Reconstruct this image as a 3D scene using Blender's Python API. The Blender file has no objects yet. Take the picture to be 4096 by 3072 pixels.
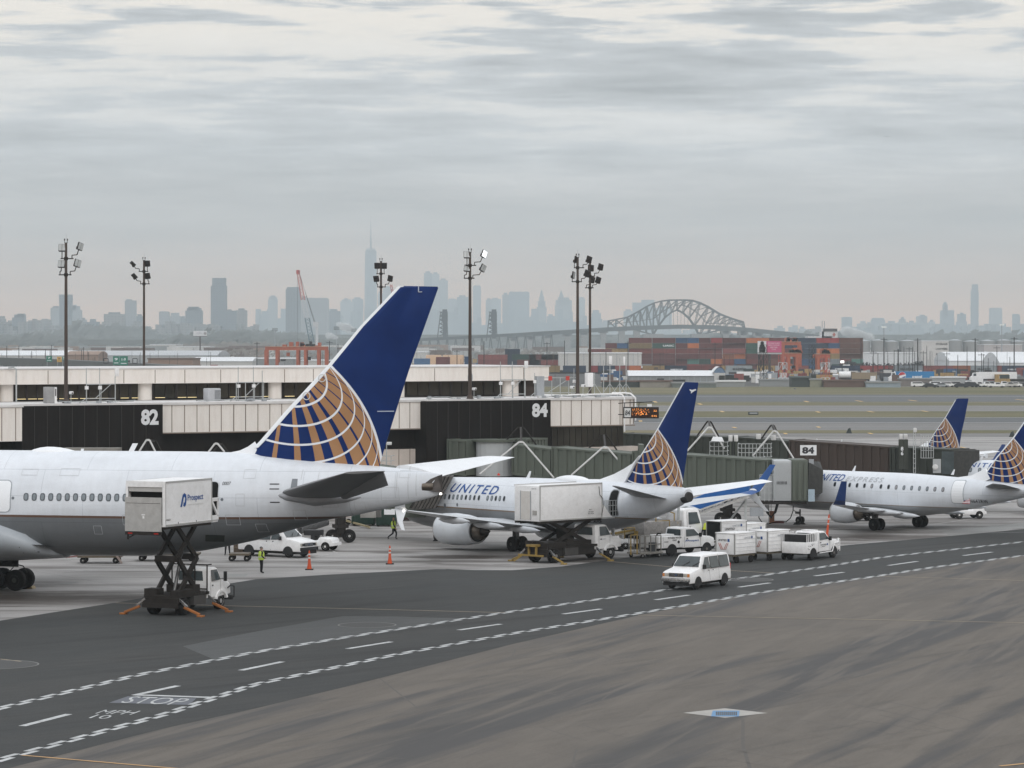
import bpy, bmesh, math, random
from mathutils import Vector, Matrix
from math import sin, cos, pi, radians, sqrt, atan2
random.seed(7)
scene = bpy.context.scene
COL = scene.collection
F, HZ, CAMH = 3000.0, 340.0, 15.5     # focal length in pixels, horizon row, eye height
def gp(u, v, z=0.0):                  # ground point seen at pixel (u,v)
    Y = (CAMH - z) * F / (v - HZ)
    return Vector(((u - 512) / F * Y, Y, z))
def at(u, v, Y):                      # point at distance Y seen at pixel (u,v)
    return Vector(((u - 512) / F * Y, Y, CAMH - (v - HZ) / F * Y))
def X_(u, Y): return (u - 512) / F * Y
def Z_(v, Y): return CAMH - (v - HZ) / F * Y

# ---------------------------------------------------------------- materials
def ng(name):
    m = bpy.data.materials.new(name); m.use_nodes = True
    nt = m.node_tree; b = nt.nodes['Principled BSDF']
    return m, nt, b
def N(nt, typ, **kw):
    n = nt.nodes.new(typ)
    for k, v in kw.items():
        if k.startswith('i_'):
            key = k[2:]
            key = int(key) if key.isdigit() else key.replace('_', ' ')
            n.inputs[key].default_value = v
        else: setattr(n, k, v)
    return n
def L(nt, a, b): nt.links.new(a, b)
def MT(nt, op, a, b=None, c=None, clamp=False):
    n = nt.nodes.new('ShaderNodeMath'); n.operation = op; n.use_clamp = clamp
    for i, x in enumerate((a, b, c)):
        if x is None: continue
        if isinstance(x, (int, float)): n.inputs[i].default_value = x
        else: nt.links.new(x, n.inputs[i])
    return n.outputs[0]
def MIXC(nt, f, a, b):
    n = nt.nodes.new('ShaderNodeMix'); n.data_type = 'RGBA'
    for i, x in ((0, f), (6, a), (7, b)):
        if isinstance(x, (int, float)): n.inputs[i].default_value = x
        elif isinstance(x, (tuple, list)): n.inputs[i].default_value = (*x[:3], 1)
        else: nt.links.new(x, n.inputs[i])
    return n.outputs[2]
def RAMP(nt, f, stops, interp='LINEAR'):
    n = nt.nodes.new('ShaderNodeValToRGB'); r = n.color_ramp; r.interpolation = interp
    while len(r.elements) < len(stops): r.elements.new(0.5)
    for e, (p, c) in zip(r.elements, stops):
        e.position = p; e.color = (*c, 1) if len(c) == 3 else c
    nt.links.new(f, n.inputs[0]); return n.outputs[0]
MATS = {}
def mat(name, col, rough=0.5, metal=0.0, var=0.10, scale=1.5, dirt=0.0, dcol=(0.08,0.07,0.06), emit=0.0, stretch=(1,1,1), coat=0.0, bump=0.0, spec=0.3):
    if name in MATS: return MATS[name]
    m, nt, b = ng(name)
    tc = N(nt, 'ShaderNodeTexCoord'); mp = N(nt, 'ShaderNodeMapping'); mp.inputs['Scale'].default_value = stretch
    L(nt, tc.outputs['Object'], mp.inputs[0])
    n1 = N(nt, 'ShaderNodeTexNoise', i_Scale=scale, i_Detail=6.0, i_Roughness=0.6); L(nt, mp.outputs[0], n1.inputs['Vector'])
    lo = tuple(max(0, c * (1 - var)) for c in col); hi = tuple(min(1, c * (1 + var)) for c in col)
    c = RAMP(nt, n1.outputs[0], [(0.3, lo), (0.7, hi)])
    if dirt > 0:
        n2 = N(nt, 'ShaderNodeTexNoise', i_Scale=scale * 2.3, i_Detail=8.0, i_Roughness=0.7); L(nt, mp.outputs[0], n2.inputs['Vector'])
        f = RAMP(nt, n2.outputs[0], [(0.45, (0, 0, 0)), (0.8, (dirt, dirt, dirt))])
        c = MIXC(nt, f, c, dcol)
    L(nt, c, b.inputs['Base Color']); b.inputs['Specular IOR Level'].default_value = spec
    r = MT(nt, 'MULTIPLY_ADD', n1.outputs[0], 0.25, rough - 0.12)
    L(nt, r, b.inputs['Roughness']); b.inputs['Metallic'].default_value = metal
    if coat: b.inputs['Coat Weight'].default_value = coat; b.inputs['Coat Roughness'].default_value = 0.1
    if emit:
        b.inputs['Emission Color'].default_value = (*col, 1); b.inputs['Emission Strength'].default_value = emit
    if bump:
        bn = N(nt, 'ShaderNodeBump', i_Strength=bump, i_Distance=0.02); L(nt, n1.outputs[0], bn.inputs['Height']); L(nt, bn.outputs[0], b.inputs['Normal'])
    MATS[name] = m; return m
W   = mat('white_paint', (0.78,0.80,0.82), 0.35, var=0.04, scale=0.7, dirt=0.10, dcol=(0.45,0.43,0.40))
WV  = mat('vehicle_white', (0.80,0.80,0.80), 0.35, var=0.05, scale=1.6, dirt=0.30, dcol=(0.40,0.38,0.35))
GRY = mat('grey_paint', (0.33,0.35,0.37), 0.4, var=0.08, dirt=0.2)
ALU = mat('dull_aluminium', (0.50,0.50,0.49), 0.42, 0.6, var=0.12, scale=2.5, dirt=0.25, dcol=(0.3,0.28,0.25))
GALV= mat('galvanised_steel', (0.42,0.44,0.44), 0.5, 0.35, var=0.15, scale=3)
BLK = mat('black_rubber', (0.014,0.013,0.013), 0.8, spec=0.12, var=0.25, scale=4, dirt=0.3, dcol=(0.06,0.055,0.05))
DRK = mat('dark_greasy_steel', (0.020,0.017,0.015), 0.6, 0.0, spec=0.2, var=0.35, scale=3, dirt=0.3, dcol=(0.05,0.038,0.03))
RIM = mat('steel_rim', (0.42,0.42,0.41), 0.45, 0.4, var=0.2, scale=5)
GLS = mat('dark_glass', (0.035,0.045,0.05), 0.12, var=0.3, scale=0.6, coat=0.3)
GLV = mat('vehicle_glass', (0.055,0.07,0.075), 0.1, var=0.35, scale=1.0, coat=0.3)
BLU = mat('deep_blue_paint', (0.012,0.040,0.155), 0.35, var=0.12, scale=0.5)
LET = mat('lettering_blue', (0.018,0.075,0.26), 0.4, var=0.05)
LETG= mat('lettering_grey', (0.42,0.44,0.47), 0.4, var=0.05)
LETD= mat('lettering_dark', (0.03,0.03,0.035), 0.5, var=0.05)
ORG = mat('outrigger_orange', (0.30,0.11,0.03), 0.5, var=0.2, dirt=0.3)
YEL = mat('worn_yellow', (0.28,0.19,0.05), 0.5, var=0.2, scale=3, dirt=0.35)
RED = mat('red_lens', (0.45,0.02,0.015), 0.3)
BRS = mat('nozzle_metal', (0.16,0.135,0.11), 0.35, 0.8, var=0.3, scale=3)
BRN = mat('mast_brown', (0.075,0.058,0.050), 0.6, 0.2, var=0.2, scale=1.5, stretch=(1,1,0.2))
TIRE_GREY = mat('flood_glass', (0.50,0.52,0.52), 0.2, var=0.1)

# ---------------------------------------------------------------- mesh builder
class MB:
    def __init__(s): s.v = []; s.f = []; s.m = []; s.mi = 0
    def add(s, vs, fs):
        o = len(s.v); s.v += [tuple(p) for p in vs]
        for f in fs: s.f.append([o + i for i in f]); s.m.append(s.mi)
        return s
    def bx(s, x0, x1, y0, y1, z0, z1):
        if x0 > x1: x0, x1 = x1, x0
        if y0 > y1: y0, y1 = y1, y0
        if z0 > z1: z0, z1 = z1, z0
        return s.add([(x0,y0,z0),(x1,y0,z0),(x1,y1,z0),(x0,y1,z0),(x0,y0,z1),(x1,y0,z1),(x1,y1,z1),(x0,y1,z1)],
              [(0,3,2,1),(4,5,6,7),(0,1,5,4),(1,2,6,5),(2,3,7,6),(3,0,4,7)])
    def bar(s, p0, p1, w, h=None, up=(0,0,1)):       # rectangular bar between two points
        h = h or w; p0 = Vector(p0); p1 = Vector(p1); d = (p1 - p0).normalized(); u = Vector(up)
        if abs(d.dot(u)) > 0.97: u = Vector((0,1,0)) if abs(d.y) < 0.9 else Vector((1,0,0))
        a = d.cross(u).normalized() * w / 2; b = a.cross(d).normalized() * h / 2
        return s.add([p0-a-b,p0+a-b,p0+a+b,p0-a+b,p1-a-b,p1+a-b,p1+a+b,p1-a+b],
              [(0,3,2,1),(4,5,6,7),(0,1,5,4),(1,2,6,5),(2,3,7,6),(3,0,4,7)])
    def cyl(s, p0, p1, r0, r1=None, n=10, cap=True):
        r1 = r0 if r1 is None else r1; p0 = Vector(p0); p1 = Vector(p1); d = (p1-p0).normalized()
        u = Vector((0,0,1)) if abs(d.z) < 0.9 else Vector((1,0,0))
        a = d.cross(u).normalized(); b = d.cross(a)
        vs = []
        for p, r in ((p0,r0),(p1,r1)):
            for i in range(n):
                t = 2*pi*i/n; vs.append(p + a*r*cos(t) + b*r*sin(t))
        fs = [(i,(i+1)%n,n+(i+1)%n,n+i) for i in range(n)]
        if cap: fs += [tuple(reversed(range(n))), tuple(range(n,2*n))]
        return s.add(vs, fs)
    def tube(s, pts, r, n=6):
        for a, b in zip(pts[:-1], pts[1:]): s.cyl(a, b, r, n=n)
        return s
    def prism(s, prof, y0, y1, fy=None):             # xz profile extruded along y; fy(z) pulls the sides inward
        n = len(prof); g = fy or (lambda x, z: 0)
        vs = [(x, y0 + g(x,z), z) for x, z in prof] + [(x, y1 - g(x,z), z) for x, z in prof]
        fs = [tuple(reversed(range(n))) , tuple(range(n,2*n))] + [(i,(i+1)%n,n+(i+1)%n,n+i) for i in range(n)]
        return s.add(vs, fs)
    def loft(s, rings, cap=True, closed=True):
        n = len(rings[0]); vs = [p for r in rings for p in r]; fs = []
        for k in range(len(rings)-1):
            for i in range(n if closed else n-1):
                j = (i+1) % n; fs.append((k*n+i, k*n+j, (k+1)*n+j, (k+1)*n+i))
        if cap: fs += [tuple(reversed(range(n))), tuple(range((len(rings)-1)*n, len(rings)*n))]
        return s.add(vs, fs)
    def lathe(s, prof, c, axis='y', n=18):           # prof: (along axis, radius)
        rings = []
        for a, r in prof:
            ring = []
            for i in range(n):
                t = 2*pi*i/n
                p = {'y': (r*cos(t), a, r*sin(t)), 'x': (a, r*cos(t), r*sin(t)), 'z': (r*cos(t), r*sin(t), a)}[axis]
                ring.append((c[0]+p[0], c[1]+p[1], c[2]+p[2]))
            rings.append(ring)
        return s.loft(rings)
    def face(s, pts): return s.add(pts, [tuple(range(len(pts)))])
    def build(s, name, mats, parent=None, smooth=False, bevel=0.0, loc=(0,0,0), rz=0.0):
        me = bpy.data.meshes.new(name); me.from_pydata(s.v, [], s.f)
        if not isinstance(mats, (list, tuple)): mats = [mats]
        for m in mats: me.materials.append(m)
        for p, i in zip(me.polygons, s.m): p.material_index = i
        bm = bmesh.new(); bm.from_mesh(me)
        bmesh.ops.recalc_face_normals(bm, faces=bm.faces[:])
        if bevel:
            eg = [e for e in bm.edges if len(e.link_faces) == 2 and e.calc_face_angle(0) > 0.5]
            bmesh.ops.bevel(bm, geom=eg, offset=bevel, segments=2, profile=0.5, affect='EDGES', clamp_overlap=True)
        bm.to_mesh(me); bm.free()
        if smooth or bevel:
            for p in me.polygons: p.use_smooth = True
            me.set_sharp_from_angle(angle=radians(40))
        me.update()
        o = bpy.data.objects.new(name, me); COL.objects.link(o)
        o.location = loc; o.rotation_euler = (0,0,rz)
        if parent is not None: o.parent = parent
        return o
def tag(o, label=None, cat=None, group=None, kind=None):
    if label: o['label'] = label
    if cat: o['category'] = cat
    if group: o['group'] = group
    if kind: o['kind'] = kind
    return o
def thing(name, label, cat, loc=(0,0,0), rz=0.0, group=None):
    o = bpy.data.objects.new(name, None); COL.objects.link(o); o.empty_display_size = 0.3
    o.location = loc; o.rotation_euler = (0,0,rz); return tag(o, label, cat, group)
def struct(o): return tag(o, kind='structure')
def copy_tree(o, parent=None):
    c = o.copy(); COL.objects.link(c)
    if parent is not None: c.parent = parent
    for ch in [x for x in COL.objects if x.parent == o]: copy_tree(ch, c)
    return c
_tc = {}
def text_geo(s, bold=0.0, shear=0.0, space=1.0):
    k = (s, bold, shear, space)
    if k in _tc: return _tc[k]
    cu = bpy.data.curves.new('t', 'FONT'); cu.body = s; cu.offset = bold; cu.shear = shear; cu.resolution_u = 3; cu.space_character = space
    o = bpy.data.objects.new('t', cu); COL.objects.link(o)
    bpy.context.view_layer.update()
    dg = bpy.context.evaluated_depsgraph_get(); me = bpy.data.meshes.new_from_object(o.evaluated_get(dg))
    vs = [v.co.copy() for v in me.vertices]; fs = [tuple(p.vertices) for p in me.polygons]
    bpy.data.objects.remove(o); bpy.data.curves.remove(cu); bpy.data.meshes.remove(me)
    x0 = min(v.x for v in vs); x1 = max(v.x for v in vs); y0 = min(v.y for v in vs); y1 = max(v.y for v in vs)
    r = ([((v.x-x0)/(x1-x0), (v.y-y0)/(y1-y0)) for v in vs], fs, (x1-x0)/(y1-y0))
    _tc[k] = r; return r
def text_to(mb, s, fn, bold=0.0, shear=0.0):         # fn maps (a,b) in the unit square to a point
    vs, fs, asp = text_geo(s, bold, shear)
    mb.add([fn(a, b) for a, b in vs], fs); return mb
def bil(p00, p10, p11, p01):
    P = [Vector(p) for p in (p00, p10, p11, p01)]
    return lambda a, b: (P[0]*(1-a)*(1-b) + P[1]*a*(1-b) + P[2]*a*b + P[3]*(1-a)*b)

# ---------------------------------------------------------------- camera, world, light
cam = bpy.data.cameras.new('camera'); co = bpy.data.objects.new('camera', cam); COL.objects.link(co)
cam.sensor_width = 36; cam.lens = 36 * F / 1024; cam.shift_y = -(384 - HZ) / 1024
cam.clip_start = 1; cam.clip_end = 60000
co.location = (0,0,CAMH); co.rotation_euler = (radians(90),0,0); scene.camera = co
w = bpy.data.worlds.new('World'); scene.world = w; w.use_nodes = True
nt = w.node_tree; nt.nodes.clear()
out = N(nt, 'ShaderNodeOutputWorld'); bg = N(nt, 'ShaderNodeBackground')
SUN_EL, SUN_AZ = radians(30), radians(168)
sky = N(nt, 'ShaderNodeTexSky', sky_type='NISHITA', sun_disc=False, sun_elevation=SUN_EL, sun_rotation=SUN_AZ, air_density=1.2, dust_density=3.0)
skyd = MIXC(nt, 1.0, (0,0,0), sky.outputs[0]); 
sm = N(nt, 'ShaderNodeVectorMath', operation='SCALE'); L(nt, sky.outputs[0], sm.inputs[0]); sm.inputs['Scale'].default_value = 0.08
tc = N(nt, 'ShaderNodeTexCoord'); sp = N(nt, 'ShaderNodeSeparateXYZ'); L(nt, tc.outputs['Generated'], sp.inputs[0])
zz = MT(nt, 'MAXIMUM', sp.outputs[2], 0.0)
# overcast deck: base tone by elevation (pinkish haze at the horizon, cool grey above, bright overhead)
base = RAMP(nt, MT(nt, 'POWER', zz, 0.5), [(0.0,(1.08,0.55,0.26)),(0.10,(1.00,0.55,0.30)),(0.16,(0.78,0.54,0.40)),(0.20,(0.67,0.585,0.53)),(0.25,(0.70,0.705,0.715)),(0.335,(0.72,0.74,0.76)),(0.45,(0.70,0.73,0.76)),(0.7,(1.02,1.05,1.10)),(1.0,(1.32,1.36,1.42))])
def cloudn(sc, det, rgh, off, dist=0.0):
    mp = N(nt, 'ShaderNodeMapping'); mp.inputs['Scale'].default_value = sc; mp.inputs['Location'].default_value = off
    L(nt, tc.outputs['Generated'], mp.inputs[0])
    n = N(nt, 'ShaderNodeTexNoise', i_Scale=1.0, i_Detail=det, i_Roughness=rgh, i_Distortion=dist); L(nt, mp.outputs[0], n.inputs['Vector']); return n.outputs[0]
a1 = cloudn((9, 2, 95), 6.0, 0.55, (70.1,3,3.3), 0.25)
a2 = cloudn((4, 1, 48), 4.0, 0.5, (70.1,3,3.3), 0.2)
a3 = cloudn((26, 3, 230), 5.0, 0.6, (0.4,0,2.2), 0.35)
dens = MT(nt, 'ADD', MT(nt, 'MULTIPLY', a1, 0.5), MT(nt, 'ADD', MT(nt, 'MULTIPLY', a2, 0.27), MT(nt, 'MULTIPLY', a3, 0.30)))
hgt = RAMP(nt, zz, [(0.0,(0.05,)*3),(0.03,(0.55,)*3),(0.07,(1.15,)*3),(0.095,(1.3,)*3),(0.118,(1.5,)*3)])
br = MT(nt, 'MULTIPLY', MT(nt, 'MULTIPLY', MT(nt, 'SUBTRACT', dens, 0.53), 2.6), hgt)
hole = RAMP(nt, MT(nt, 'ADD', dens, MT(nt, 'MULTIPLY', zz, 1.6)), [(0.668,(0,0,0)),(0.712,(1,1,1))])
hz2 = RAMP(nt, zz, [(0.045,(0,0,0)),(0.085,(0.45,)*3),(0.105,(0.95,)*3),(0.125,(0.95,)*3),(0.25,(0,0,0))])
c0 = N(nt, 'ShaderNodeVectorMath', operation='SCALE'); L(nt, base, c0.inputs[0]); L(nt, MT(nt, 'ADD', br, 1.0), c0.inputs['Scale'])
c1 = MIXC(nt, MT(nt, 'MULTIPLY', hole, hz2), c0.outputs[0], (1.10,1.01,0.90))
c2 = MIXC(nt, 0.04, c1, sm.outputs[0])
L(nt, c2, bg.inputs[0]); bg.inputs[1].default_value = 1.0; L(nt, bg.outputs[0], out.inputs[0])
sl = bpy.data.lights.new('sun', 'SUN'); so = bpy.data.objects.new('sun', sl); COL.objects.link(so)
sl.energy = 0.85; sl.angle = radians(22); sl.color = (1.0,0.97,0.93)
so.rotation_euler = (radians(60), 0, radians(12)); so.location = (0,-50,80)
scene.view_settings.view_transform = 'Standard'; scene.view_settings.look = 'None'; scene.view_settings.exposure = 0
scene.cycles.volume_bounces = 2; scene.cycles.max_bounces = 8

# haze: the air itself
hm = bpy.data.materials.new('haze'); hm.use_nodes = True; nt = hm.node_tree; nt.nodes.clear()
o_ = N(nt, 'ShaderNodeOutputMaterial'); pv = N(nt, 'ShaderNodeVolumePrincipled'); pv.inputs['Color'].default_value = (0.755,0.85,0.895,1); pv.inputs['Density'].default_value = 1.12e-4; pv.inputs['Anisotropy'].default_value = 0.0
L(nt, pv.outputs[0], o_.inputs['Volume'])
hb = MB().bx(-4200, 4200, -300, 15200, -1.8, 600).build('haze', hm); tag(hb, kind='stuff')

# ---------------------------------------------------------------- ground
def gmat(name, c1, c2, sc=0.15, stretch=(1,1,1), rot=0.0, rough=0.7, fine=0.12, patch=None, spec=0.08, streak=None, joint=None, mid=0.12, spots=None):
    m, nt, b = ng(name)
    tc = N(nt, 'ShaderNodeTexCoord')
    def rotscale(st, rt):
        a = N(nt, 'ShaderNodeMapping'); a.inputs['Rotation'].default_value = (0,0,rt); b_ = N(nt, 'ShaderNodeMapping'); b_.inputs['Scale'].default_value = st
        L(nt, tc.outputs['Object'], a.inputs[0]); L(nt, a.outputs[0], b_.inputs[0]); return b_
    mp = rotscale(stretch, rot)
    n1 = N(nt, 'ShaderNodeTexNoise', i_Scale=sc, i_Detail=8.0, i_Roughness=0.6, i_Distortion=0.3); L(nt, mp.outputs[0], n1.inputs['Vector'])
    n2 = N(nt, 'ShaderNodeTexNoise', i_Scale=9.0, i_Detail=6.0, i_Roughness=0.75); L(nt, tc.outputs['Object'], n2.inputs['Vector'])
    c = RAMP(nt, n1.outputs[0], [(0.32, c1), (0.68, c2)])
    g = RAMP(nt, n2.outputs[0], [(0.3, (1-fine,)*3), (0.7, (1+fine,)*3)])
    mx = N(nt, 'ShaderNodeMix', data_type='RGBA', blend_type='MULTIPLY'); mx.inputs[0].default_value = 1; L(nt, c, mx.inputs[6]); L(nt, g, mx.inputs[7]); c = mx.outputs[2]
    n4 = N(nt, 'ShaderNodeTexNoise', i_Scale=1.3, i_Detail=7.0, i_Roughness=0.7); L(nt, rotscale((0.25,1.0,1),rot).outputs[0], n4.inputs['Vector'])
    g4 = RAMP(nt, n4.outputs[0], [(0.3, (1-mid,)*3), (0.7, (1+mid,)*3)]); m4 = N(nt, 'ShaderNodeMix', data_type='RGBA', blend_type='MULTIPLY'); m4.inputs[0].default_value = 1; L(nt, c, m4.inputs[6]); L(nt, g4, m4.inputs[7]); c = m4.outputs[2]
    if joint:
        bw, rt, mcol, ms = joint; r_ = N(nt,'ShaderNodeMapping'); r_.inputs['Rotation'].default_value=(0,0,rt); L(nt,tc.outputs['Object'],r_.inputs[0])
        bk = N(nt,'ShaderNodeTexBrick',i_Scale=1.0,offset=0.0); bk.inputs['Color1'].default_value=(1,1,1,1); bk.inputs['Color2'].default_value=(0.93,0.93,0.93,1); bk.inputs['Mortar'].default_value=(mcol,mcol,mcol,1); bk.inputs['Mortar Size'].default_value=ms; bk.inputs['Brick Width'].default_value=bw; bk.inputs['Row Height'].default_value=bw; L(nt,r_.outputs[0],bk.inputs['Vector'])
        m5 = N(nt, 'ShaderNodeMix', data_type='RGBA', blend_type='MULTIPLY'); m5.inputs[0].default_value = 1; L(nt, c, m5.inputs[6]); L(nt, bk.outputs[0], m5.inputs[7]); c = m5.outputs[2]
    if streak:
        for (st, rt, s3, lo, hi, col, am) in streak:
            mp3 = rotscale(st, rt)
            n3 = N(nt, 'ShaderNodeTexNoise', i_Scale=s3, i_Detail=6.0, i_Roughness=0.55, i_Distortion=0.4); L(nt, mp3.outputs[0], n3.inputs['Vector'])
            f = RAMP(nt, n3.outputs[0], [(lo, (0,0,0)), (hi, (am,)*3)]); c = MIXC(nt, f, c, col)
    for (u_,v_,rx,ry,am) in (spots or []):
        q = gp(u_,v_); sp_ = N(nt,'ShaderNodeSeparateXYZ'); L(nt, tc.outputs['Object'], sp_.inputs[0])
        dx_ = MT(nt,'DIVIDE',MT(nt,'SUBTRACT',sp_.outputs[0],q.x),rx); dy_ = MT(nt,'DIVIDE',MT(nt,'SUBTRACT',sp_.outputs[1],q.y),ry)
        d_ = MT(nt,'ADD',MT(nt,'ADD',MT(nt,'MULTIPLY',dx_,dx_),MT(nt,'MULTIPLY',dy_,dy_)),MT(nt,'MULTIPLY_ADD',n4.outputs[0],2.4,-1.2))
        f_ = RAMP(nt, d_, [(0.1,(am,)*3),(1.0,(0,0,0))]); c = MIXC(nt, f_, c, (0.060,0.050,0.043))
    L(nt, c, b.inputs['Base Color']); b.inputs['Specular IOR Level'].default_value = spec
    L(nt, MT(nt, 'MULTIPLY_ADD', n1.outputs[0], 0.3, rough - 0.15), b.inputs['Roughness'])
    bn = N(nt, 'ShaderNodeBump', i_Strength=0.25, i_Distance=0.01); L(nt, n2.outputs[0], bn.inputs['Height']); L(nt, bn.outputs[0], b.inputs['Normal'])
    return m
A66 = radians(-66)
G_FIELD = gmat('field_earth', (0.10,0.10,0.085), (0.16,0.15,0.13), 0.01, (1,3,1))
G_APRON = gmat('worn_near_apron', (0.108,0.095,0.081), (0.140,0.124,0.106), 0.10, (0.25,1.4,1), A66, 0.62, 0.20, joint=(11.5, radians(-30), 0.86, 0.035),
   streak=[((0.085,1.1,1), A66, 0.26, 0.49, 0.60, (0.060,0.060,0.062), 0.80), ((0.12,2.2,1), A66-0.1, 0.4, 0.50, 0.62, (0.15,0.132,0.112), 0.6), ((0.3,3.0,1), A66+0.25, 0.35, 0.55, 0.8, (0.048,0.046,0.043), 0.5), ((1,1,1), 0.0, 0.07, 0.55, 0.75, (0.075,0.071,0.067), 0.5)])
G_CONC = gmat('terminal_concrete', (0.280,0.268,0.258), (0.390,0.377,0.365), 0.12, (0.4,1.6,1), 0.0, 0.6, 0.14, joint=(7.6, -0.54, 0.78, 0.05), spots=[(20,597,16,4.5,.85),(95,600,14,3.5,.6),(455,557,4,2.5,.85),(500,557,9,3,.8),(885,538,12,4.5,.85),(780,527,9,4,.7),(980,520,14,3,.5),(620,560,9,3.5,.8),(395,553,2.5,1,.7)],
   streak=[((0.15,1.2,1), 0.0, 0.30, 0.50, 0.68, (0.105,0.094,0.086), 0.85), ((0.35,1.6,1), 0.1, 0.16, 0.55, 0.72, (0.085,0.075,0.067), 0.75)])
G_ASPH = gmat('road_asphalt', (0.047,0.049,0.049), (0.065,0.065,0.063), 0.12, (0.4,1.5,1), radians(-40), 0.72, 0.22, spec=0.06,
   streak=[((0.08,1.3,1), radians(-46), 0.45, 0.54, 0.72, (0.034,0.034,0.034), 0.7)])
G_ASP2 = gmat('lighter_asphalt', (0.066,0.068,0.068), (0.082,0.084,0.083), 0.2, (0.4,1.5,1), radians(-40), 0.75, 0.2, spec=0.2)
G_GRASS = gmat('winter_grass', (0.105,0.105,0.055), (0.20,0.175,0.115), 0.03, (0.35,1.6,1), 0.0, 0.9, 0.25)
G_TAXI = gmat('taxiway', (0.16,0.155,0.15), (0.215,0.205,0.195), 0.03, (0.12,2.0,1), 0.0, 0.6, 0.1, streak=[((0.02,1.0,1), 0.0, 0.12, 0.5, 0.7, (0.10,0.10,0.10), 0.8)])
G_RUNW = gmat('runway_asphalt', (0.085,0.09,0.095), (0.115,0.118,0.12), 0.03, (0.2,2.0,1), 0.0, 0.6, 0.1)
G_MARK = mat('road_paint', (0.47,0.48,0.48), 0.7, var=0.2, scale=1.1, dirt=1.0, dcol=(0.22,0.22,0.21))
G_CREAM = mat('cream_line_paint', (0.34,0.28,0.20), 0.7, var=0.15, scale=0.6, dirt=0.5, dcol=(0.16,0.14,0.12))
G_ORNG = mat('orange_line_paint', (0.48,0.29,0.13), 0.7, var=0.15, scale=0.6, dirt=0.3, dcol=(0.2,0.16,0.12))
G_FMARK = mat('field_marking_yellow', (0.62,0.42,0.17), 0.7, var=0.1)
def sheet(name, pts, m, z, world=False):
    P = [Vector((p[0],p[1],z)) if world else gp(p[0], p[1], z) for p in pts]
    return struct(MB().face(P).build(name, m))
g = MB()
g.bx(-4100,4100,-250,15100,-0.8,0)
struct(g.build('ground', G_FIELD))
# near apron and terminal apron
ap_top = [(-40,626),(0,620.6),(112.3,603.2),(180,591.5),(256,579.2),(330,574.5),(442.6,568.8),(474,570),(512,570.2),(562,566.4),(656,553.5),(740,549.5),(839.8,545.7),(930,538),(1070,524.5)]
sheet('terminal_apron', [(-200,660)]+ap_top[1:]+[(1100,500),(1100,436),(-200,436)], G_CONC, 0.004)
as_bot = [(-200,835),(-10,772.8),(81,749.6),(162,728.8),(256,708.3),(348.6,686),(404,672),(512,644.2),(638,615.4),(720,599),(820,584),(878,576),(932,567.3),(1024,555.2),(1110,546)]
sheet('near_apron', as_bot[:-1]+[(1110,546),(1300,900),(1200,1500),(-500,1500)], G_APRON, 0.004)
sheet('service_road', [(-200,660)]+ap_top[1:]+[(1110,521)]+list(reversed(as_bot)), G_ASPH, 0.008)
sheet('asphalt_patch', [(182.8,646.2),(256,631.5),(342.8,616),(395,616.5),(458.5,618.3),(440,623.5),(256,653),(215,660)], G_ASP2, 0.012)
mp_ = MB(); mp_.face([gp(u,v,0.012) for u,v in [(109,702.7),(128,696.2),(196.5,698.2),(189,704.8)]])
struct(mp_.build('stop_panel', mat('faded_panel', (0.115,0.122,0.14), 0.7, var=0.08)))
def polyw(pts): return [gp(u,v,0.016).to_2d() for u,v in pts]
def along(P, d):
    for a, b in zip(P[:-1], P[1:]):
        l = (b-a).length
        if d <= l: t = (b-a)/l; return a + t*d, t
        d -= l
    return None, None
def ribbon(mb, P, w, z, d0=0.0, d1=None, off=0.0, step=6.0):
    tot = sum((b-a).length for a,b in zip(P[:-1],P[1:])); d1 = tot if d1 is None else min(d1, tot)
    n = max(1, int((d1-d0)/step)); q = []
    for i in range(n+1):
        p, t = along(P, min(d0+(d1-d0)*i/n, tot-1e-4))
        if p is None: continue
        nn = Vector((-t.y,t.x)); q.append((p+nn*(off-w/2), p+nn*(off+w/2)))
    for (a,b),(c,d) in zip(q[:-1],q[1:]): mb.face([(a.x,a.y,z),(b.x,b.y,z),(d.x,d.y,z),(c.x,c.y,z)])
ZA = [(-60,724),(0,708.1),(140,674.4),(256,651.9),(350,636.5),(453.9,620.4),(512,611.4),(662.5,590.2),(723.8,580.5),(822,567),(883.7,557),(1024,541.7),(1090,534)]
ZB = [(-60,780),(0,759.6),(166.6,713.7),(256,684),(394.9,654.7),(512,633.5),(638,613.3),(760,592.5),(877.8,576),(932.3,567.3),(1024,555.4),(1090,548)]
lm = MB()
for Zp in (ZA, ZB):
    P = polyw(Zp); d = 0.0; tot = sum((b-a).length for a,b in zip(P[:-1],P[1:]))
    while d < tot-3:
        ribbon(lm, P, 0.26, 0.016, d, d+1.22, 0.16, 1.3)
        ribbon(lm, P, 0.26, 0.016, d+0.95, d+2.17, -0.16, 1.3); d += 1.9
struct(lm.build('lane_edge_markings', G_MARK))
cd = MB()
for a in [(22,726,69,714),(134,695.2,178,685.7),(240.7,670.3,282.6,661.6),(347.4,648.7,391.4,641.7),(458.5,630,500.8,624),(563,614,601,608.9),(655.5,599.8,689,595),(738.9,587.1,770,582.8),(814.7,575.9,843.6,572.2),(888.4,565.4,917.3,561.3),(963.6,555.5,992,552)]:
    ribbon(cd, polyw([(a[0],a[1]),(a[2],a[3])]), 0.34, 0.016)
ribbon(cd, polyw([(134.5,694.8),(211,697.4)]), 0.42, 0.018)
struct(cd.build('centre_line_markings', G_MARK))
tx = MB()
def gtext(s, p00, p10, p11, p01, bold): 
    f = bil(*[gp(u,v,0.02) for u,v in (p00,p10,p11,p01)]); text_to(tx, s, f, bold)
gtext('STOP', (119.5,702.6),(177,705.0),(192,698.6),(133,696.2), 0.0)
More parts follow.
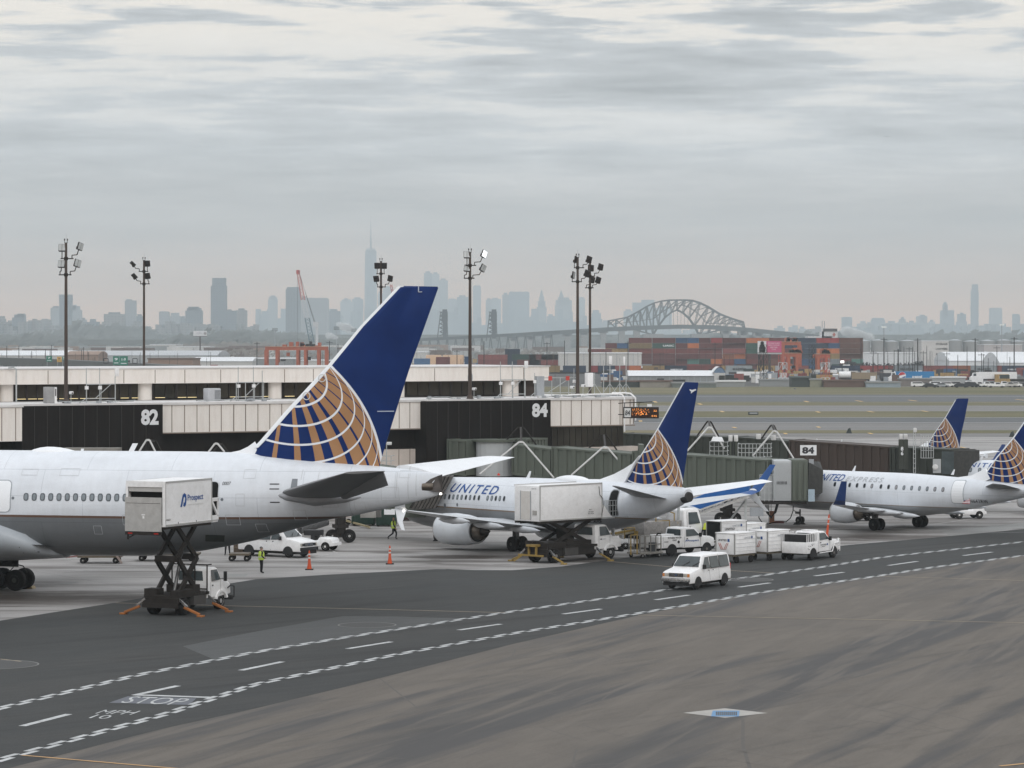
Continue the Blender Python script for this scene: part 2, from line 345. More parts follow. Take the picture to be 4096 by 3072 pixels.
gtext('MPH', (95,713.4),(131,714.6),(141,710.9),(105,709.8), 0.0)
gtext('10', (88.4,717.9),(106.5,718.9),(113.8,715.4),(97.5,714.5), 0.0)
struct(tx.build('road_lettering', G_MARK))
ln = MB()
for P,wd in (([(115.7,602.8),(256,606.5),(380,609.3),(504.8,612.6)],0.16),([(606.9,561.2),(667,566.8),(727,570.5),(773.6,573)],0.16),([(638,615),(820,618.5),(1040,623)],0.16),([(878,576.1),(1040,581)],0.15),([(0,659),(21,661.3)],0.15)):
    ribbon(ln, polyw(P), wd, 0.017)
struct(ln.build('cream_guide_lines', G_CREAM))
ol = MB(); ribbon(ol, polyw([(22,755.2),(90,762),(160,767.6),(230,773)]), 0.16, 0.021); ribbon(ol, polyw([(1000,766),(1060,760)]), 0.2, 0.021)
struct(ol.build('orange_guide_line', G_ORNG))
al = MB()
for P in ([(168,575.5),(225,569.5),(330,567),(446,569)],[(294,560),(358,549.5),(324,547)],[(294,560),(425,566.8)],[(0,576),(50,579.5),(150,574.5),(225,569.5)],[(30,555),(70,560.5),(150,556)],[(60,572),(110,568.5)],
          [(400,533),(520,541)],[(330,536.5),(470,545.5)],[(840,545.6),(900,539.5),(780,537)],[(885,531),(1020,512)],[(800,526),(900,520)],[(920,534),(1024,532)],[(750,512),(830,517)],[(480,553),(430,548)]):
    ribbon(al, polyw(P), 0.14, 0.010)
struct(al.build('apron_guide_lines', mat('apron_white_paint',(0.42,0.41,0.40),0.7,var=0.15,dirt=0.5,dcol=(0.2,0.19,0.17))))
# oil and rubber stains with shapes of their own
st = MB()
def blotch(mb, u, v, rx, ry, z=0.007, n=22):
    c = gp(u,v,z); mb.face([(c.x+rx*cos(2*pi*i/n)*random.uniform(.75,1.2), c.y+ry*sin(2*pi*i/n)*random.uniform(.75,1.2), z) for i in range(n)])
for a in [(575,0,0)]: pass
for k in range(26): blotch(st, random.uniform(20,1000), random.uniform(535,566), random.uniform(.2,.8), random.uniform(.15,.6))
struct(st.build('apron_stains', mat('oil_stain',(0.085,0.072,0.062),0.55,var=0.35,scale=0.9,dirt=0.7,dcol=(0.15,0.135,0.12))))
# curved tyre marks on the near apron, each a thin rubber trace
TYR = mat('tyre_rubber_trace',(0.080,0.072,0.064),0.7,var=0.25,scale=2.5,dirt=0.6,dcol=(0.12,0.107,0.094)); random.seed(17); tmk = MB()
for k in range(22):
    c = gp(random.uniform(430,1000),random.uniform(630,790)); R_ = random.uniform(12,60); a0 = random.uniform(0,6.28); n = random.randint(10,22); w_ = random.uniform(.05,.12); da = random.uniform(.25,.7)*12/R_
    cx, cy = c.x-R_*cos(a0), c.y-R_*sin(a0); P = [Vector((cx+R_*cos(a0+da*i/n), cy+R_*sin(a0+da*i/n))) for i in range(n+1)]; ribbon(tmk, P, w_, 0.0065, off=0, step=1.0)
    if k%2==0: ribbon(tmk, P, w_, 0.0065, off=1.8, step=1.0)
P = polyw([(372,672),(400,694),(418,708)]); ribbon(tmk,P,.08,0.0065); P = polyw([(743,719),(742,742),(752,775)]); ribbon(tmk,P,.14,0.0065)
struct(tmk.build('tyre_marks', TYR))
# repaired slabs
rp = MB()
for q in [[(226,574),(248,573.6),(246,576.6),(222,577)],[(57,583.6),(70,582),(79,582.4),(68,584.3)],[(940,531),(1060,519),(1060,524),(950,536)]]: rp.face([gp(u,v,0.0085) for u,v in q])
struct(rp.build('repaired_slabs', mat('fresh_slab',(0.24,0.24,0.23),0.7,var=0.08)))
# drain: concrete diamond, blue border, grate
dr = thing('storm_drain', 'diamond shaped concrete storm drain with blue edged black grate in near apron', 'drain', gp(725,713))
o0 = gp(725,713)
def rel(pts, z): return [gp(u,v,z)-Vector((o0.x,o0.y,0)) for u,v in pts]
MB().face(rel([(683,712.8),(725,708.2),(767.8,713),(725,717.8)],0.012)).build('concrete_collar', mat('pale_concrete',(0.36,0.345,0.32),0.8,var=0.1), dr)
MB().face(rel([(711,716.4),(712.8,710.6),(739.6,710.6),(739,716.4)],0.016)).build('blue_border', mat('drain_blue',(0.12,0.25,0.42),0.6), dr)
gr = MB()
for i in range(11):
    u = 715.8+i*1.98; gr.face(rel([(u,715.3),(u,711.6),(u+1.5,711.6),(u+1.5,715.3)],0.020))
gr.build('grate', mat('grate_iron',(0.05,0.055,0.06),0.5,0.4), dr)
for i,(u,v,r) in enumerate([(367.1,625.2,1.6),(-3,664.9,2.0),(750.4,579.9,1.5)]):
    c = gp(u,v)
    m_ = MB().lathe([(0.0,r),(0.010,r),(0.010,r-.07),(0.006,r-.08)],(0,0,0),'z',28); m_.m[-1] = 1; o = m_.build('manhole_cover', [mat('iron_ring',(0.16,0.16,0.15),0.6,0.1), mat('cover_plate',(0.062,0.062,0.061),0.75)], loc=(c.x,c.y,0.010))
    tag(o, ['round manhole cover in grey asphalt patch beside the stitched lane line','round manhole cover cut by the left edge of the photo','round manhole cover on the road right of the passenger van'][i], 'manhole cover', 'manhole covers in the service road')
# airfield bands (parallel to the view, far behind the terminal)
def band(name, v0, v1, m, z, x0=-700, x1=900):
    y0 = CAMH*F/(v1-HZ); y1 = CAMH*F/(v0-HZ); return struct(MB().face([(x0,y0,z),(x1,y0,z),(x1,y1,z),(x0,y1,z)]).build(name, m))
band('taxiway', 419.5, 437, G_TAXI, 0.03, -500, 700)
band('grass_strip', 430.5, 433.5, G_GRASS, 0.05, -500, 700)
band('grass_strip', 411.5, 417.8, G_GRASS, 0.05)
band('taxiway', 417.8, 423, G_RUNW, 0.04)
band('taxiway', 405.7, 411.5, G_TAXI, 0.05)
band('grass_strip', 402, 405.7, G_GRASS, 0.06)
band('runway', 394.8, 402, G_RUNW, 0.05)
band('grass_strip', 387, 394.8, G_GRASS, 0.06, -900, 1100)
struct(MB().face([(-900,1010,.05),(1100,1010,.05),(1100,4200,.05),(-900,4200,.05)]).build('yard_pavement', gmat('yard_pavement', (0.06,0.06,0.058), (0.13,0.125,0.12), 0.02, (1,4,1), 0.0, 0.8, 0.1)))
fm = MB()
for v, wd in ((418.1,0.9),(423.2,0.9),(396.9,1.1),(403.1,0.5),(428.5,0.3),(411.3,0.5)):
    y = CAMH*F/(v-HZ); fm.face([(-500,y,0.09),(800,y,0.09),(800,y+wd*2.2,0.09),(-500,y+wd*2.2,0.09)])
struct(fm.build('runway_edge_lines', mat('field_white',(0.42,0.42,0.42),0.8,var=0.2)))
fy = MB()
for (u,v,s_) in [(806,401.5,1),(859.5,401,-1),(913,400.5,-1),(1021,399.8,-1),(817.5,411.9,1),(871,411.6,-1),(818,427,1),(785,433.5,1),(870.5,433.4,0),(963,447.3,-1),(655,401.8,0),(700,404,0),(722,411.5,0),(735,427.5,-1),(530,400,1),(640,421,1),(925,411.2,-1),(940,430,1)]:
    c = gp(u,v,0.1); k = c.y/3000
    for_ = [(-1.9*k*1.0,-0.6),( 1.5*k,-0.6),(1.9*k+s_*1.0*k,0.6),(-1.5*k+s_*1.0*k,0.6)]
    sy = c.y*c.y/46500*0.9
    fy.face([(c.x+a*1.0, c.y+b*sy, 0.1) for a,b in for_])
struct(fy.build('taxiway_markings', G_FMARK))
# ================================================================ aircraft
class Frame:
    """aircraft axes: x towards the nose from the tail tip, y to port, z up"""
    def __init__(s, T, th): s.T = Vector((T[0],T[1],0)); s.th = radians(th); s.rz = pi - s.th; s.c = cos(s.rz); s.s = sin(s.rz)
    def un(s, u, v, y=0.0):           # pixel -> (x,z) on the plane y=const
        k = (u-512)/F; m = -(v-HZ)/F; ox, oy = -s.T.x, -s.T.y
        lx = ox*s.c + oy*s.s; ly = -ox*s.s + oy*s.c
        dx = k*s.c + 1*s.s; dy = -k*s.s + 1*s.c
        t = (y-ly)/dy; return lx+dx*t, CAMH+m*t
    def p(s, u, v, y=0.0):
        x, z = s.un(u,v,y); return Vector((x,y,z))
AF = [(0,0),(0.012,.28),(0.05,.6),(0.15,.9),(0.32,1.0),(0.55,.8),(0.8,.4),(1,.04)]
def foil(le, te, tv):
    le = Vector(le); te = Vector(te); tv = Vector(tv)
    return [le+(te-le)*a+tv*t for a,t in AF] + [le+(te-le)*a-tv*t for a,t in reversed(AF[1:])]
def surf(mb, secs): return mb.loft([foil(*q) for q in secs])
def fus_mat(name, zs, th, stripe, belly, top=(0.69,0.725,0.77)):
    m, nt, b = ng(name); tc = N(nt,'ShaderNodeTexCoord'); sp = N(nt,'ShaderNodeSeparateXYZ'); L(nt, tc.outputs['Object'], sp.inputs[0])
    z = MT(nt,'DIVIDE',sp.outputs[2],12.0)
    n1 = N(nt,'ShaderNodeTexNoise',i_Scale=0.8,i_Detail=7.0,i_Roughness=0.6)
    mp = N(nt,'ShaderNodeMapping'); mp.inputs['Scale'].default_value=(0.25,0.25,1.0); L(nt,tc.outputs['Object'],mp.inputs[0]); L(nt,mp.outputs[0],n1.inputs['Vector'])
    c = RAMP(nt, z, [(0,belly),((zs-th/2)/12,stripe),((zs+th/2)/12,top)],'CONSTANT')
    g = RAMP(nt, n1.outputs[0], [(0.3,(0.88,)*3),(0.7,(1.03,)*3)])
    mx = N(nt,'ShaderNodeMix',data_type='RGBA',blend_type='MULTIPLY'); mx.inputs[0].default_value=1; L(nt,c,mx.inputs[6]); L(nt,g,mx.inputs[7])
    cm = N(nt,'ShaderNodeCombineXYZ'); L(nt,sp.outputs[0],cm.inputs[0]); L(nt,sp.outputs[2],cm.inputs[1])
    bk = N(nt,'ShaderNodeTexBrick',i_Scale=1.0); bk.inputs['Color1'].default_value=(1,1,1,1); bk.inputs['Color2'].default_value=(0.985,0.985,0.985,1); bk.inputs['Mortar'].default_value=(0.76,0.77,0.78,1)
    bk.inputs['Mortar Size'].default_value=0.016; bk.inputs['Brick Width'].default_value=5.3; bk.inputs['Row Height'].default_value=1.55; L(nt,cm.outputs[0],bk.inputs['Vector'])
    m2 = N(nt,'ShaderNodeMix',data_type='RGBA',blend_type='MULTIPLY'); m2.inputs[0].default_value=1; L(nt,mx.outputs[2],m2.inputs[6]); L(nt,bk.outputs[0],m2.inputs[7])
    mp2 = N(nt,'ShaderNodeMapping'); mp2.inputs['Scale'].default_value=(1.6,1.0,0.18); L(nt,tc.outputs['Object'],mp2.inputs[0]); n6 = N(nt,'ShaderNodeTexNoise',i_Scale=1.4,i_Detail=7.0,i_Roughness=0.65); L(nt,mp2.outputs[0],n6.inputs['Vector'])
    g6 = RAMP(nt, n6.outputs[0], [(0.35,(0.86,0.85,0.84)),(0.60,(1.0,1.0,1.0))]); m6 = N(nt,'ShaderNodeMix',data_type='RGBA',blend_type='MULTIPLY'); m6.inputs[0].default_value=0.4; L(nt,m2.outputs[2],m6.inputs[6]); L(nt,g6,m6.inputs[7]); m2 = m6
    L(nt,m2.outputs[2],b.inputs['Base Color']); L(nt,MT(nt,'MULTIPLY_ADD',n1.outputs[0],0.2,0.25),b.inputs['Roughness']); b.inputs['Coat Weight'].default_value=0.15
    return m
# blue fin with gold meridians and white parallels of a globe
PV = Vector((0.26732,0.78623,0.55712))
E1 = (Vector((0,-1,0)) - PV*(-PV.y)).normalized(); E2 = PV.cross(E1)
def globe_mat(name, C, R, aff=None):
    """C=(x',z') globe centre and R radius in metres in the wide-body fin's plane (x'=-x); aff maps this fin's (x,z) to that one's"""
    m, nt, b = ng(name); tc = N(nt,'ShaderNodeTexCoord'); sp = N(nt,'ShaderNodeSeparateXYZ'); L(nt,tc.outputs['Object'],sp.inputs[0])
    x, z = sp.outputs[0], sp.outputs[2]
    if aff:
        x2 = MT(nt,'ADD',MT(nt,'ADD',MT(nt,'MULTIPLY',x,aff[0][0]),MT(nt,'MULTIPLY',z,aff[0][1])),aff[0][2])
        z2 = MT(nt,'ADD',MT(nt,'ADD',MT(nt,'MULTIPLY',x,aff[1][0]),MT(nt,'MULTIPLY',z,aff[1][1])),aff[1][2]); x, z = x2, z2
    nx = MT(nt,'DIVIDE',MT(nt,'SUBTRACT',MT(nt,'MULTIPLY',x,-1.0),C[0]),R); ny = MT(nt,'DIVIDE',MT(nt,'SUBTRACT',z,C[1]),R)
    r2 = MT(nt,'ADD',MT(nt,'MULTIPLY',nx,nx),MT(nt,'MULTIPLY',ny,ny)); nz = MT(nt,'SQRT',MT(nt,'MAXIMUM',MT(nt,'SUBTRACT',1.0,r2),0.0))
    def dot(v): return MT(nt,'ADD',MT(nt,'ADD',MT(nt,'MULTIPLY',nx,v.x),MT(nt,'MULTIPLY',ny,v.y)),MT(nt,'MULTIPLY',nz,v.z))
    colat = MT(nt,'MULTIPLY',MT(nt,'ARCCOSINE',dot(PV)),57.2958)
    t = MT(nt,'DIVIDE',MT(nt,'SUBTRACT',colat,22.5),8.8); idx = MT(nt,'MULTIPLY',t,MT(nt,'MULTIPLY_ADD',t,0.046,1.0))
    fr = MT(nt,'ABSOLUTE',MT(nt,'SUBTRACT',idx,MT(nt,'ROUND',idx)))
    wl = 0.055 if aff is None else 0.06
    line = MT(nt,'MULTIPLY',MT(nt,'LESS_THAN',fr,wl),MT(nt,'GREATER_THAN',idx,-0.4))
    lon = MT(nt,'MULTIPLY',MT(nt,'ARCTAN2',dot(E2),dot(E1)),57.2958)
    gq = MT(nt,'DIVIDE',MT(nt,'ADD',lon,1.8),14.45); gf = MT(nt,'ABSOLUTE',MT(nt,'SUBTRACT',gq,MT(nt,'ROUND',gq)))
    fw = MT(nt,'MINIMUM',MT(nt,'MAXIMUM',MT(nt,'MULTIPLY_ADD',lon,0.0054,0.155),0.10),0.44)
    gold = MT(nt,'LESS_THAN',gf,fw); ins = MT(nt,'LESS_THAN',r2,1.0)
    limb = MT(nt,'LESS_THAN',MT(nt,'ABSOLUTE',MT(nt,'SUBTRACT',MT(nt,'SQRT',r2),1.0)),0.0085)
    n1 = N(nt,'ShaderNodeTexNoise',i_Scale=0.6,i_Detail=6.0); L(nt,tc.outputs['Object'],n1.inputs['Vector'])
    bc = RAMP(nt,n1.outputs[0],[(0.3,(0.003,0.019,0.100)),(0.7,(0.005,0.026,0.130))]); gc = RAMP(nt,n1.outputs[0],[(0.3,(0.34,0.185,0.090)),(0.7,(0.40,0.225,0.115))])
    c = MIXC(nt,MT(nt,'MULTIPLY',gold,ins),bc,gc)
    wf = MT(nt,'MAXIMUM',MT(nt,'MULTIPLY',line,ins),limb); c = MIXC(nt,wf,c,(0.74,0.76,0.79))
    L(nt,c,b.inputs['Base Color']); b.inputs['Roughness'].default_value=0.42; b.inputs['Specular IOR Level'].default_value=0.12; return m
def solve3(src, dst):                 # affine taking three src points to three dst points
    (x0,y0),(x1,y1),(x2,y2) = src; det = (x1-x0)*(y2-y0)-(x2-x0)*(y1-y0); rows = []
    for k in (0,1):
        d0,d1,d2 = dst[0][k],dst[1][k],dst[2][k]
        a = ((d1-d0)*(y2-y0)-(d2-d0)*(y1-y0))/det; b_ = ((x1-x0)*(d2-d0)-(x2-x0)*(d1-d0))/det
        rows.append((a,b_,d0-a*x0-b_*y0))
    return rows
class Plane:
    def __init__(s, name, label, T, th, rings, mat_f, group):
        s.fr = Frame(T, th); s.rings = sorted(rings); s.root = thing(name, label, 'airliner', (T[0],T[1],0), s.fr.rz, group)
        R = []
        for (x,zt,zb,ry) in s.rings: R.append([(x, ry*cos(2*pi*i/48), (zt+zb)/2+(zt-zb)/2*sin(2*pi*i/48)) for i in range(48)])
        s.fus = MB().loft(R).build('fuselage', mat_f, s.root, smooth=True)
    def sy(s, x, z, off=0.02):
        q = s.rings
        for a, b in zip(q[:-1], q[1:]):
            if a[0] <= x <= b[0]:
                t = (x-a[0])/(b[0]-a[0]); zt,zb,ry = [a[i]+(b[i]-a[i])*t for i in (1,2,3)]
                k = 1-((z-(zt+zb)/2)/((zt-zb)/2))**2; return ry*sqrt(max(k,0.0))+off
        return q[-1][3]
    def uv(s, u, v):                  # pixel -> (x,z) on the port skin
        y = max(r[3] for r in s.rings)
        for _ in range(6): x, z = s.fr.un(u,v,y); y = s.sy(x,z,0)
        return x, z
    def decal(s, name, polys, m, off=0.02, parent=None, sub=0, mats=None):
        ms = mats or [m]; me = bpy.data.meshes.new(name); bm = bmesh.new()
        for k, P in enumerate(polys):
            f = bm.faces.new([bm.verts.new((x, k*(1 if mats else 0), z)) for x,z in P]); f.material_index = k if mats else 0
        zs = [v.co.z for v in bm.verts]; n = int((max(zs)-min(zs))/0.22)
        for j in range(1,n+1): bmesh.ops.bisect_plane(bm, geom=bm.verts[:]+bm.edges[:]+bm.faces[:], plane_co=(0,0,min(zs)+(max(zs)-min(zs))*j/(n+1)), plane_no=(0,0,1))
        for v in bm.verts: v.co.y = s.sy(v.co.x, v.co.z, off+0.010*v.co.y)
        bm.to_mesh(me); bm.free()
        for q in ms: me.materials.append(q)
        o = bpy.data.objects.new(name, me); COL.objects.link(o); o.parent = parent or s.root; return o
    def windows(s, cs, w, h, m1, m2):
        for (x,z,d) in cs:
            def el(w_,h_): return [(x+w_/2*abs(cos(a))**0.7*(1 if cos(a)>0 else -1), z+h_/2*abs(sin(a))**0.7*(1 if sin(a)>0 else -1)) for a in [2*pi*i/14 for i in range(14)]]
            s.decal('window', [el(w,h), el(w*0.62,h*0.72)], None, 0.012, mats=[m1, d or m2])
    def text(s, st, name, x0, z0, x1, z1, m, shear=0.0, bold=0.02, nb=6, space=1.0):
        """lettering running from x0 (left in view) to x1, subdivided so it follows the skin"""
        vs, fs, asp = text_geo(st, bold, shear, space); me = bpy.data.meshes.new('t'); me.from_pydata([(a,b,0) for a,b in vs], [], fs)
        bm = bmesh.new(); bm.from_mesh(me)
        for k in range(1,nb): bmesh.ops.bisect_plane(bm, geom=bm.verts[:]+bm.edges[:]+bm.faces[:], plane_co=(0,k/nb,0), plane_no=(0,1,0))
        for v in bm.verts:
            x = x0+(x1-x0)*v.co.x; z = z0+(z1-z0)*v.co.y; v.co = Vector((x, s.sy(x,z,0.03), z))
        bm.to_mesh(me); bm.free(); me.materials.append(m); me.name = name; o = bpy.data.objects.new(name, me); COL.objects.link(o); o.parent = s.root; return o
def wheel(parent, x, y, z, r, w, side=1, rimr=0.55, mr=None, name='wheel'):
    t = MB().lathe([(-w/2,r*0.6),(-w/2,r*0.86),(-w*0.36,r*0.98),(0,r),(w*0.36,r*0.98),(w/2,r*0.86),(w/2,r*0.6)],(0,0,0),'y',24).build(name, BLK, parent, smooth=True, loc=(x,y,z))
    MB().lathe([(-w/2-.012,0.02),(-w/2-.012,r*rimr*.45),(-w*.40,r*rimr*.5),(-w*.46,r*rimr*.95),(-w/2-.01,r*rimr),(w/2+.01,r*rimr),(w*.46,r*rimr*.95),(w*.40,r*rimr*.5),(w/2+.012,r*rimr*.45),(w/2+.012,0.02)],(0,0,0),'y',20).build('rim', mr or RIM, t, smooth=True)
    return t
WRIM = mat('window_surround',(0.10,0.115,0.13),0.3); WSH = mat('window_shade_grey',(0.22,0.25,0.27),0.3,var=0.1); WDK = mat('window_dark',(0.02,0.022,0.027),0.15); WSH2 = mat('window_shade_pale',(0.30,0.29,0.30),0.4)
FAIR = mat('fairing_grey',(0.36,0.39,0.42),0.35,var=0.1,scale=0.4)
SLAT = mat('wing_grey',(0.52,0.54,0.56),0.35,0.0,var=0.1,scale=0.6,dirt=0.2,dcol=(0.3,0.3,0.3))
UNDER= mat('stabiliser_grey',(0.17,0.172,0.178),0.4,var=0.12,scale=0.5,dirt=0.2,dcol=(0.12,0.11,0.10))  # near stabilisers: shade of the visible underside put into the colour
HOLE = mat('open_doorway',(0.006,0.006,0.006),0.9)  # flat black standing for the shade inside openings and behind the guard

# ---------------- wide body in the foreground
T7 = (X_(441.5,176.5), 176.5); f7 = Frame(T7, 13)
out7 = [(-60,449.8,555.0),(0,450.0,555.2),(63.6,450.6,555.4),(115.7,450.9,555.8),(150,451.1,555.8),(185,451.3,553.3),(202.5,451.5,550.8),(231.5,452.3,545.6),(256,454,540.2),(282.9,456.6,532.4),(306,459,526),(329,461.5,519.6),(352,463.6,516),(376.6,465.9,510.8),(398.6,468.2,506),(421.7,471.2,500.4),(433,472.9,497),(440,474.0,494.6)]
rg = []
for u,vt,vb in out7:
    x, zt = f7.un(u,vt); _, zb = f7.un(u,vb); hz_ = (zt-zb)/2
    rg.append((x,zt,zb, 3.18 if u < 200 else max(0.10, hz_*(0.985 if u<330 else 0.985-0.75*((u-330)/110)**1.5))))
xm = max(r[0] for r in rg); zt0, zb0 = rg[1][1], rg[1][2]
for x,a,b_,ry in ((46,0,0,3.18),(54,0,0,3.15),(57.5,-0.35,0.12,2.85),(60,-1.1,0.5,2.2),(61.6,-2.1,1.2,1.35),(62.6,-3.0,2.2,0.4)): rg.append((x,zt0+a,zb0+b_,ry))
ZS7 = f7.un(30,516.3,3.0)[1]
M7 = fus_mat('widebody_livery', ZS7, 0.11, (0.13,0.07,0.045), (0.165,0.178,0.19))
P7 = Plane('airliner','big white twin-aisle jet in the foreground with the largest blue and gold tail', T7, 13, rg, M7, 'airliners parked at the gates')
f7 = P7.fr; R7 = P7.root
# wing-body fairing (paler blue-grey sweep at lower left)
fb = MB(); rr = []
xf0 = f7.un(64,500)[0]
for x,zt,zb,hw in ((xf0-.2,2.9,2.32,0.9),(xf0+.4,3.5,2.27,2.1),(xf0+1.4,4.5,2.21,3.0),(xf0+3,5.4,2.10,3.30),(xf0+5,6.0,2.0,3.46),(xf0+8,6.2,1.9,3.55),(xf0+14,5.6,1.9,3.55),(xf0+20,4.0,2.1,3.1),(xf0+23,3.0,2.35,1.5)):
    rr.append([(x, hw*cos(2*pi*i/36), (zt+zb)/2+(zt-zb)/2*sin(2*pi*i/36)) for i in range(36)])
fb.loft(rr); fairing = fb.build('wing_fairing', FAIR, R7, smooth=True)
from mathutils.bvhtree import BVHTree
def onto(o, name, P, m, parent, off=.02):
    t = BVHTree.FromPolygons([v.co for v in o.data.vertices],[tuple(p.vertices) for p in o.data.polygons]); q = []
    for x,z in P:
        h = t.ray_cast(Vector((x,20,z)),Vector((0,-1,0)))[0]; q.append((x,(h.y if h else 3)+off,z))
    return MB().face(q).build(name,m,parent)
for (u,v) in ((99,549.3),(147,547.7)):
    pass
for (u,v,wd) in ((24.7,550,0.95),(36.6,548,1.05)):
    x,z = f7.un(u,v,3.2); onto(fairing,'vent',[(x-wd/2-.1,z-.2),(x+wd/2-.1,z-.25),(x+wd/2,z+.16),(x-wd/2,z+.16)],mat('vent_dark',(0.03,0.035,0.03),0.6),R7)
x,z = P7.uv(215.5,538.2); P7.decal('vent',[[(x-.6,z+.18),(x+.5,z+.22),(x+.65,z-.2),(x-.4,z-.24)]], mat('vent_dark',()or(0.03,0.035,0.03)),0.02)
# fin
finL = [(440.0,286.6,438.4,287.1),(399.7,286.5,438.3,287.1),(396,290.5,437.3,290)]
secs = []
def fsec(uL,vL,uT,vT,th): a = f7.p(uL,vL); b = f7.p(uT,vT); return (a,b,(0,th,0))
F7 = [fsec(404,285.9,437.5,286.6,0.10), fsec(399.5,287.2,438.2,288.2,0.20), fsec(362,326,423,331,0.30), fsec(327.8,367,409,370,0.40), fsec(286.7,411.5,395.5,412.5,0.50), fsec(262,440.5,386.7,441,0.56), fsec(250,455,381,460,0.60), fsec(247,464,378,474,0.60)]
C_ = f7.un(243.82,476.69); r_ = abs(f7.un(243.82+8.7285*15.9,476.69)[0]-C_[0])
G7C = (-C_[0], C_[1]); G7R = r_
MG7 = globe_mat('globe_fin', G7C, G7R)
fin = surf(MB(), F7).build('tail_fin', MG7, R7, smooth=True)
# white leading edge strip and dorsal fillet
le = MB(); pts = [f7.p(u,v) for u,v in ((399.5,286.2),(362,326),(327.8,367),(286.7,411.5),(262,440.3),(255,447.5))]
ths = [0.20,0.30,0.40,0.50,0.56,0.58]
le.loft([[p+Vector((0.10,0,0)), p+Vector((-0.07,t*.42,0)), p+Vector((-0.30,t*.62,0)), p+Vector((-0.30,-t*.62,0)), p+Vector((-0.07,-t*.42,0))] for p,t in zip(pts,ths)])
le.build('leading_edge', W, fin, smooth=True)
ff = MB(); prof = [f7.p(u,v) for u,v in ((228,452.8),(240,450.4),(248,446.6),(255,441.5),(262,434.2))]
ff.loft([[p, Vector((p.x-0.35,0.30+0.05*i,p.z-0.6-.1*i)), Vector((p.x-1.0-.3*i,0.34+0.06*i,p.z-1.5-0.35*i)), Vector((p.x-1.0-.3*i,-0.34-0.06*i,p.z-1.5-0.35*i)), Vector((p.x-0.35,-0.30-.05*i,p.z-0.6-.1*i))] for i,p in enumerate(prof[:4])])
ff.build('fin_fillet', W, R7, smooth=True)
# rudder hinge marks
hm_ = MB()
for ab in ([((419.5,285.9),(419.5,292)),((419.5,292),(423,291.9))],[((379,411.2),(395.6,411))]):
    hm_ = MB()
    for a_,b_ in ab:
        p = f7.p(*a_); q_ = f7.p(*b_); p.y = q_.y = 0.22 if a_[1] < 300 else 0.36; hm_.bar(p,q_,0.05)
    hm_.build('hinge_mark', mat('pale_blue_mark',(0.45,0.5,0.58),0.4), fin)
for u,v,r in ((308.7,395.9,5.5),(324.2,378,4.6)):
    c = f7.p(u,v); rg2 = [[(c.x+q*cos(2*pi*i/20),y_,c.z+q*sin(2*pi*i/20)) for i in range(20)] for y_,q in ((0.43,.24),(0.47,.24),(0.47,.19),(0.43,.19))]
    MB().loft(rg2, cap=False).build('painted_ring', mat('ring_white',(0.6,0.6,0.6),0.4), fin)
# tail cone exhaust cutout
def px7(l, y): return [f7.p(u,v,y) for u,v in l]
ex = MB(); x0 = [(440.2,474.6),(434.5,476.5),(428,479.3),(423.2,483),(421.6,487.3),(424.5,490.7),(431,492.3),(440.2,493.2)]
ex.face([(f7.un(u,v,0.9)[0], P7.sy(*f7.un(u,v,0.9),0.03), f7.un(u,v,0.9)[1]) for u,v in x0]); ex.build('exhaust_recess', mat('apu_soot',(0.075,0.065,0.06),0.6,var=0.4,scale=2), R7)  # flat dark mottled patch in the outline of the recess
c = f7.p(427,487,0.5); MB().lathe([(-0.30,0.02),(-0.30,0.26),(0.35,0.30),(0.35,0.02)],(c.x,P7.sy(c.x,c.z,0)-0.16,c.z),'x',16).build('exhaust_pipe', BRS, R7, smooth=True)
c = f7.p(440.6,493.9,0.05); MB().lathe([(-0.05,0.02),(-0.05,0.05),(0.06,0.06),(0.06,0.02)],(c.x,0,c.z),'x',8).build('tail_lamp', mat('lit_lamp',(1,0.95,0.85),0.3,emit=6), R7)
# stabilisers
y1 = 10.4
near = MB()
LEr = f7.p(279,493.4,1.6); LEt = f7.p(344.2,473.2,y1); Tt = f7.p(385.3,471.0,y1); Tr = f7.p(352,496.0,1.9)
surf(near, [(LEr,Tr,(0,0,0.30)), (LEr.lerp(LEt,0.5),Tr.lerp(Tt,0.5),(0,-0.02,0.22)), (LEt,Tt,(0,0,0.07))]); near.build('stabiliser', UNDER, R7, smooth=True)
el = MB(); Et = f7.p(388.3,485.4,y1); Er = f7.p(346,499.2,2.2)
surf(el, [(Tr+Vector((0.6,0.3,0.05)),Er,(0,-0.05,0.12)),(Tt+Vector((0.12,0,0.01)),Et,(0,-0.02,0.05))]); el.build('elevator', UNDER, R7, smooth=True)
rf_ = MB(); ring = []
for x,zc,rz_,ry in ((LEr.x+0.5,LEr.z-0.02,0.06,0.3),(LEr.x-0.6,LEr.z-.15,0.36,0.75),(LEr.x-2.2,LEr.z-.30,0.48,0.92),(LEr.x-4.0,LEr.z-.25,0.34,0.75),(LEr.x-5.6,LEr.z-.10,0.1,0.4)):
    yb = P7.sy(x,zc,0)-0.55; ring.append([(x,yb+ry*cos(2*pi*i/18),zc+rz_*sin(2*pi*i/18)) for i in range(18)])
rf_.loft(ring).build('stabiliser_root', mat('root_grey',(.34,.35,.37),.4,var=.1), R7, smooth=True)  # shading of the root bulge put into its colour as grey
far = MB(); A = f7.p(396,468,-1.0); B = f7.p(483.5,456.6,-10.6); C2 = f7.p(515,457.2,-10.6); D = f7.p(441,476.3,-1.0)
surf(far, [(A,D,(0,0,0.28)),(A.lerp(B,.5),D.lerp(C2,.5),(0,0,0.18)),(B,C2,(0,0,0.05))]); far.build('stabiliser', W, R7, smooth=True)
